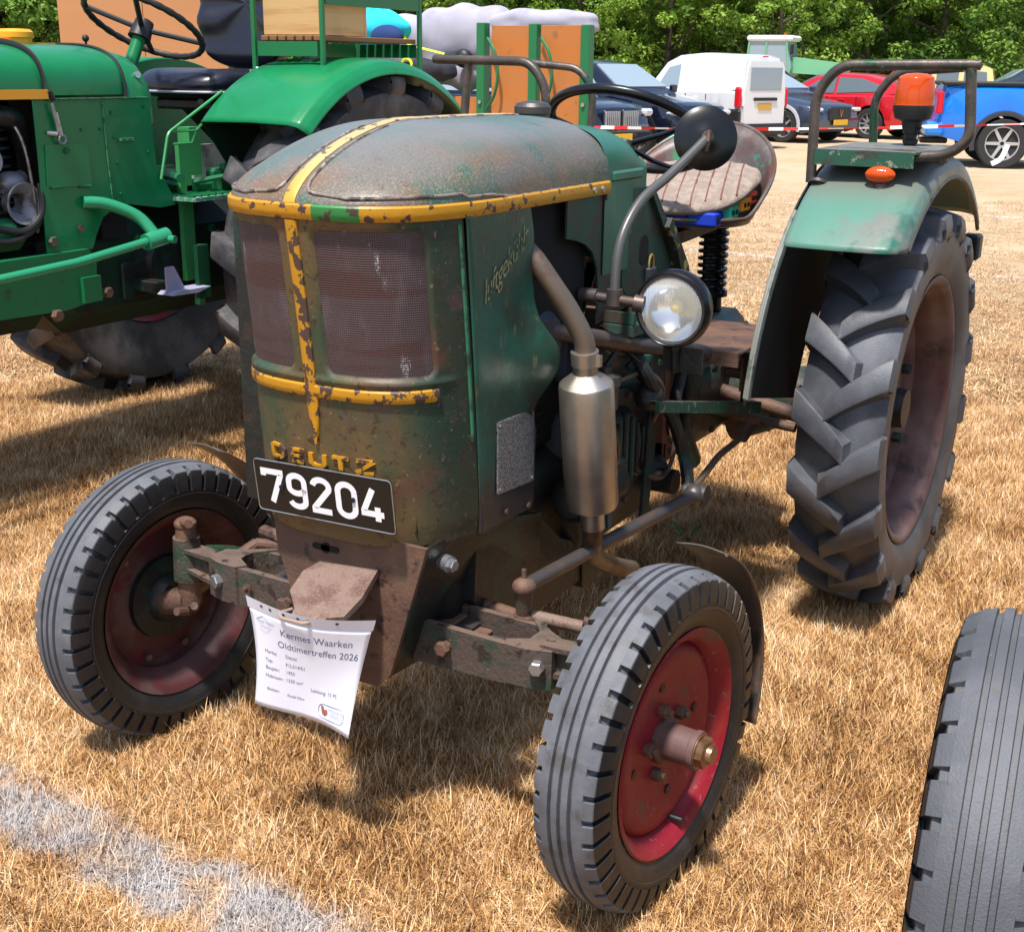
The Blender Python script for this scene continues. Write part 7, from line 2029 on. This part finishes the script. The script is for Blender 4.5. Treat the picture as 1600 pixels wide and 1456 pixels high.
for sg in (1, -1):
    add_box_part(t, 'kidney_grille', M_cblk, -.03, .03, sg * .24 - .20, sg * .24 + .20, .52, .86, bev=.05)
    for k in range(8): add_box_part(t, 'grille_bar', M_calloy, -.06, -.02, sg * .24 - .17 + k * .049, sg * .24 - .155 + k * .049, .55, .83, bev=.003)
    add_box_part(t, 'headlight', M_lampc, .0, .25, sg * .78 - .14, sg * .78 + .10, .74, .86, bev=.04)
add_box_part(t, 'number_plate', M_yplate, -.07, -.05, -.26, .26, .36, .47, bev=.003)
# --- black mid SUV
t = car('black mid size SUV with winged badge and silver multi spoke wheels behind the steering wheel', 'parked_car', 'car', (0, 0, 0), 0, BLK, prof=(suv_body, suv_roof), hatch=suv_w, belt=1.05, wr=.36, L=4.5, W=1.84, H=1.66, trim=M_cblk, glass=M_cglass_sky)
put(t, 1105, 23.6, view_dir(1105, .62, -.90))
add_box_part(t, 'grille', M_cblk, -.04, .03, -.45, .45, .50, .80, bev=.06)
add_box_part(t, 'grille_edge', M_calloy, -.05, -.02, -.46, .46, .48, .50, bev=.005)
for sg in (1, -1): add_box_part(t, 'headlight', M_lampc, -.0, .28, sg * .72 - .14, sg * .72 + .12, .72, .80, bev=.03)
ORG[0] = Vector((0, 0, 0)); mb = MB()
bd_ = [(0, .0, .66)]; mb.tube([(-.055, .075 * math.cos(q), .66 + .06 * math.sin(q)) for q in [2 * PI * k / 24 for k in range(24)]], .008, 6, closed=True); mb.tube(smooth_path([(-.06, -.06, .68), (-.06, -.02, .655), (-.06, 0, .64), (-.06, .02, .655), (-.06, .06, .68)]), .008, 6); part('badge', mb, M_calloy, t)
# --- white car behind with roof showing
t = car('white car whose roof shows behind the black SUV and beside the van', 'parked_car', 'car', (0, 0, 0), 0, SIL, prof=(suv_body, suv_roof), hatch=suv_w, belt=1.05, wr=.36, L=4.5, W=1.84, H=1.68)
put(t, 1060, 31.5, view_dir(1060, .35, -.94))
# --- white delivery van, rear doors towards the right
van_body = [(0, .60), (.08, .85), (.3, 1.0), (.9, 1.12), (1.0, 1.15), (4.3, 1.15), (4.38, 1.1), (4.4, .6)]
van_roof = [(.85, 1.10), (1.5, 1.68), (1.9, 1.80), (2.6, 1.84), (4.2, 1.80), (4.34, 1.70), (4.39, 1.15)]
van_w = [('side', [(1.28, 1.18), (1.62, 1.56), (2.02, 1.62), (2.05, 1.18)]), ('screen', ((.98, 1.18, .72), (1.45, 1.62, .62)))]
t = car('white delivery van with closed rear door and a red tail lamp', 'delivery_van', 'van', (0, 0, 0), 0, WHT, prof=(van_body, van_roof), hatch=van_w, belt=1.1, wr=.33, L=4.4, W=1.85, H=1.84, trim=M_cblk, spokes=7, glass=M_cglass_sky)
nd = view_dir(1205, -.66, .75)            # tail direction: to the right and towards the camera
t.scale = (.76, .74, .98); tx, ty, _ = place(1198, 26.3); t.location = (tx - nd[0] * 4.4 * .76, ty - nd[1] * 4.4 * .76, 0); t.rotation_euler.z = heading(*nd)
for y0, y1 in ((-.78, .78),):
    ORG[0] = Vector((0, 0, 0)); mb = MB(); mb.prism([(y0, .50), (y1, .50), (y1, 1.10), (y1 - .08, 1.55), (y1 - .16, 1.68), (y0 + .16, 1.68), (y0 + .08, 1.55), (y0, 1.10)], 'X', 4.36, 4.42); part('rear_door', mb, WHT, t)
    add_box_part(t, 'rear_window', M_cglass_sky, 4.41, 4.435, y0 + .17, y1 - .17, 1.14, 1.58, bev=.06)
add_box_part(t, 'rear_bumper', M_cblk, 4.30, 4.50, -.88, .88, .28, .50, bev=.05)
add_box_part(t, 'door_handle', M_cblk, 4.42, 4.46, -.45, .45, .94, 1.0, bev=.01)
add_box_part(t, 'number_plate', mat('van number plate', (.60, .34, .06), .5), 4.42, 4.44, -.26, .26, .76, .89, bev=.003)
for sg in (1, -1): add_box_part(t, 'tail_lamp', M_redl, 4.20, 4.42, sg * .90 - .07, sg * .90 + .03, .80, 1.20, bev=.04)
for sg in (1, -1): add_box_part(t, 'side_skirt', M_cblk, 3.95, 4.40, sg * .90 - .05, sg * .90 + .045, .35, .78, bev=.04)
add_box_part(t, 'brake_light', M_redl, 4.33, 4.36, -.10, .10, 1.765, 1.79, bev=.003)
# --- blue grey crossover, nose to the right
t = car('petrol blue crossover with black rhombic grille and yellow plate beside the van', 'parked_car', 'car', (0, 0, 0), 0, CUP, prof=(hat_body, [(a, b + .06) for a, b in hat_roof]), hatch=[(k_, [(a, b + .04) for a, b in p]) if k_ == 'side' else (k_, tuple((a, b + .05, c) for a, b, c in p)) for k_, p in hat_w], belt=1.0, wr=.35, L=4.45, W=1.86, H=1.52, trim=SIL, alloy=M_calloy, spokes=5, glass=M_cglass_sky)
put(t, 1318, 29.2, view_dir(1320, .55, -.85))
add_box_part(t, 'grille', M_cblk, -.04, .03, -.42, .42, .48, .76, bev=.05)
add_box_part(t, 'number_plate', M_yplate, -.06, -.04, -.26, .26, .38, .49, bev=.003)
for sg in (1, -1): add_box_part(t, 'headlight', M_lampc, -.0, .28, sg * .72 - .14, sg * .72 + .12, .66, .74, bev=.03)
ORG[0] = Vector((0, 0, 0)); mb = MB(); mb.prism([(-.06, .70), (-.045, .70), (0, .58), (.045, .70), (.06, .70), (.012, .55), (-.012, .55)], 'X', -.052, -.042); part('badge', mb, mat('copper badge', (.45, .25, .15), .3, .8), t)
# --- red hatchback, tail to the right
t = car('bright red hatchback with silver ten spoke wheels behind the amber beacon', 'parked_car', 'car', (0, 0, 0), 0, RED, prof=(hat_body, hat_roof), hatch=hat_w, belt=.98, wr=.34, L=4.4, W=1.8, H=1.47, spokes=10)
nd = view_dir(1400, -.42, .90); tx, ty, _ = place(1448, 31.8); t.location = (tx - nd[0] * 4.4, ty - nd[1] * 4.4, 0); t.rotation_euler.z = heading(*nd)
for sg in (1, -1): add_box_part(t, 'tail_lamp', M_redl, 4.22, 4.42, sg * .70 - .16, sg * .70 + .14, .84, .94, bev=.02)
add_box_part(t, 'rear_bumper', M_cblk, 4.30, 4.46, -.7, .7, .25, .50, bev=.04)
ORG[0] = Vector((0, 0, 0)); mb = MB(); mb.prism([(3.5, 1.40), (3.68, 1.40), (3.66, 1.50), (3.60, 1.50)], 'Y', -.02, .02); part('roof_fin', mb, RED, t)
# --- yellow SUV, grey estate, dark pickup behind
t = car('pale yellow boxy SUV partly hidden behind the red hatchback', 'parked_car', 'car', (0, 0, 0), 0, YLW, prof=(suv_body, [(1.3, 1.06), (1.9, 1.62), (2.3, 1.70), (4.0, 1.70), (4.3, 1.60), (4.42, 1.1)]), hatch=[('side', [(1.75, 1.14), (2.1, 1.55), (2.55, 1.58), (2.55, 1.14)]), ('side', [(2.7, 1.14), (2.7, 1.58), (3.35, 1.58), (3.35, 1.14)]), ('side', [(3.5, 1.14), (3.5, 1.56), (4.15, 1.50), (4.2, 1.14)]), ('screen', ((1.42, 1.14, .7), (1.9, 1.56, .6)))], belt=1.08, wr=.38, L=4.5, W=1.9, H=1.74)
put(t, 1330, 44, view_dir(1400, -.1, 1.0))
t = car('silver estate car with white roof seen over the bed of the blue pickup', 'parked_car', 'car', (0, 0, 0), 0, SIL, prof=(suv_body, suv_roof), hatch=suv_w, belt=1.05, wr=.35, L=4.5, W=1.84, H=1.66, glass=M_cglass_sky)
put(t, 1452, 33.5, view_dir(1500, .1, 1.0))
t = car('night blue pickup truck behind the crowd barrier and the white van', 'parked_car', 'pickup truck', (0, 0, 0), 0, DNV, prof=(suv_body, [(1.25, 1.1), (1.9, 1.66), (2.3, 1.76), (3.2, 1.76), (3.5, 1.66), (3.7, 1.1)]), hatch=[('side', [(1.72, 1.16), (2.1, 1.60), (2.55, 1.63), (2.55, 1.16)]), ('side', [(2.65, 1.16), (2.65, 1.63), (3.2, 1.62), (3.45, 1.2)])], belt=1.1, wr=.4, L=4.6, W=1.9, H=1.8, glass=M_cglass_sky)
nd = view_dir(1250, -.25, -1.0); tx, ty, _ = place(1298, 46); t.location = (tx, ty, 0); t.rotation_euler.z = heading(*nd)
# --- vivid blue pickup on the right
pk_body = [(0, .72), (.08, 1.0), (.2, 1.10), (1.3, 1.2), (1.45, 1.22), (3.45, 1.24), (3.5, 1.30), (5.2, 1.32), (5.28, 1.25), (5.3, .7)]
pk_roof = [(1.35, 1.2), (2.0, 1.72), (2.4, 1.82), (3.3, 1.82), (3.55, 1.72), (3.95, 1.45), (4.25, 1.32)]
pk_w = [('side', [(1.85, 1.26), (2.2, 1.66), (2.6, 1.70), (2.6, 1.26)]), ('side', [(2.7, 1.26), (2.7, 1.70), (3.2, 1.69), (3.42, 1.28)])]
t = car('vivid blue pickup truck with black sports bar at the right edge', 'pickup_truck', 'pickup truck', (0, 0, 0), 0, BLUE, prof=(pk_body, pk_roof), hatch=pk_w, belt=1.2, wr=.40, L=5.3, W=1.95, H=1.85, ground_c=.42, trim=mat('dark arch trim', (.03, .032, .04), .5), alloy=M_calloy, spokes=6, roofm=mat('black sports bar', (.015, .016, .02), .35), pickup=True, wb=(.17, .80))
nd = view_dir(1500, -.12, -1.0); tx, ty, _ = place(1463, 23.6); t.location = (tx - nd[0] * 5.3, ty - nd[1] * 5.3, 0); t.rotation_euler.z = heading(*nd)
add_box_part(t, 'bed_rail', M_cblk, 3.5, 5.26, .88, .94, 1.30, 1.36, bev=.015); add_box_part(t, 'bed_rail', M_cblk, 3.5, 5.26, -.94, -.88, 1.30, 1.36, bev=.015); add_box_part(t, 'bed_cover', M_cblk, 3.55, 5.24, -.87, .87, 1.325, 1.35, bev=.01)
for sg in (1, -1): add_box_part(t, 'tail_lamp', M_redl, 5.22, 5.32, sg * .90 - .06, sg * .90 + .03, .85, 1.2, bev=.02)
add_box_part(t, 'rear_bumper', BLUE, 5.15, 5.48, -.9, .9, .50, .72, bev=.05); add_box_part(t, 'tow_bar', M_cblk, 5.0, 5.45, -.1, .1, .34, .44, bev=.02); add_box_part(t, 'tow_ball', M_calloy, 5.46, 5.52, -.03, .03, .40, .52, bev=.02)
# --- modern light green tractor with cab far behind
FT = thing('modern_tractor', 'modern light green tractor with white cab roof behind the parked cars', 'tractor', (*place(1208, 58)[:2], 0))
FT.rotation_euler.z = heading(*view_dir(1208, -.25, 1)); ORG[0] = Vector((0, 0, 0))
FG = mat('pale agricultural green', (.16, .42, .24), .4); FW = mat('white roof plastic', (.75, .76, .76), .4)
mb = MB(); mb.prism([(.9, 1.35), (2.9, 1.25), (3.2, 1.4), (3.1, 1.75), (.9, 2.0)], 'Y', -.42, .42); part('bonnet', mb, FG, FT)
mb = MB(); mb.prism([(-1.0, 1.2), (.85, 1.2), (.95, 1.6), (.7, 2.62), (-.85, 2.62), (-1.0, 1.7)], 'Y', -.78, .78); part('cab_glass', mb, M_cglass_sky, FT)
mb = MB(); mb.box(-1.0, .95, -.88, .88, 2.62, 2.86, .08); part('cab_roof', mb, FW, FT)
for (x0, x1) in ((-1.0, -.88), (.88, .70), (-.2, -.14)):
    for sg in (1, -1):
        mb = MB(); mb.tube([(x0, sg * .80, 1.2), (x1, sg * .80, 2.62)], .045, 6); part('cab_pillar', mb, FG, FT)
mb = MB(); mb.lathe([(0, 0), (0, .05), (.12, .04), (.14, 0)], (.3, .5, 2.86), 'Z', 12); part('beacon', mb, M_amber, FT)
mb = MB(); mb.box(.95, 1.05, .95, 1.15, 2.1, 2.5, .02); mb.box(.95, 1.05, -1.15, -.95, 2.1, 2.5, .02); part('mirror', mb, M_cblk, FT)
for (x, y, r_) in ((-.4, .85, .85), (-.4, -.85, .85), (2.3, .8, .6), (2.3, -.8, .6)):
    mb = MB(); mb.lathe([(-.22, r_ * .5), (-.25, r_ * .9), (-.2, r_), (.2, r_), (.25, r_ * .9), (.22, r_ * .5)], (x, y, r_), 'Y', 24); mb.lathe([(-.1, 0), (-.1, r_ * .55), (.1, r_ * .55), (.1, 0)], (x, y, r_), 'Y', 20); part('wheel', mb, M_ctyre, FT)
# --- crowd barrier in front of it
CB = thing('crowd_barrier', 'galvanised steel crowd barrier between the white van and the red hatchback', 'barrier', (*place(1262, 40)[:2], 0))
CB.rotation_euler.z = heading(*view_dir(1262, .0, 1)); ORG[0] = Vector((0, 0, 0))
mb = MB(); mb.tube(bend([(-1.1, 0, .2), (-1.1, 0, 1.1), (1.1, 0, 1.1), (1.1, 0, .2), (-1.1, 0, .2)], .1), .022, 8); mb.box(-.95, -.85, -.3, .3, .0, .04); mb.box(.85, .95, -.3, .3, 0, .04); mb.cyl((-.9, 0, .02), (-.9, 0, .2), .02, n=8); mb.cyl((.9, 0, .02), (.9, 0, .2), .02, n=8)
part('barrier_frame', mb, M_calloy, CB)
for k in range(17):
    mb = MB(); mb.cyl((-1.0 + k * .125, 0, .2), (-1.0 + k * .125, 0, 1.1), .01, n=6); part('bar', mb, M_calloy, CB)
# --- red and white barrier tape on stakes
pa = Vector((*place(900, 15.0)[:2], .86)); pb = Vector((*place(1660, 14.2)[:2], 1.04))
TP = thing('barrier_tape', 'red and white striped barrier tape strung across the meadow in front of the cars', 'tape', (pa.x, pa.y, 0))
L_ = (pb - pa).length; n_ = int(L_ / .155)
for k in range(n_):
    a, b = k / n_, (k + 1) / n_
    def tp(t): p = pa.lerp(pb, t); p.z -= .04 * math.sin(PI * t); return p
    p, q = tp(a), tp(b); u = Vector((0, .006 * math.sin(k * .9), .012 + .006 * math.sin(k * .6)))
    mb = MB(); mb.add([p - u, q - u, q + u, p + u], [(0, 1, 2, 3)]); part('tape_stripe', mb, M_taper if k % 2 else M_tapew, TP, recalc=False)
mb = MB(); e_ = place(1590, 14.5); mb.tube(smooth_path([(e_[0], e_[1], .80), (e_[0] - .05, e_[1], .66), (e_[0] - .14, e_[1], .60)]), .02, 6, flat=(.004, .03)); part('loose_end', mb, M_tapew, TP)
for p in (pa, pb):
    ST = thing('tape_stake', 'thin wooden stake holding the barrier tape at its ' + ('left' if p is pa else 'right') + ' end', 'stake', (p.x, p.y, 0))
    mb = MB(); mb.cyl((p.x, p.y, 0), (p.x, p.y, 1.0), .02, n=8); part('stake_pole', mb, M_slat, ST)
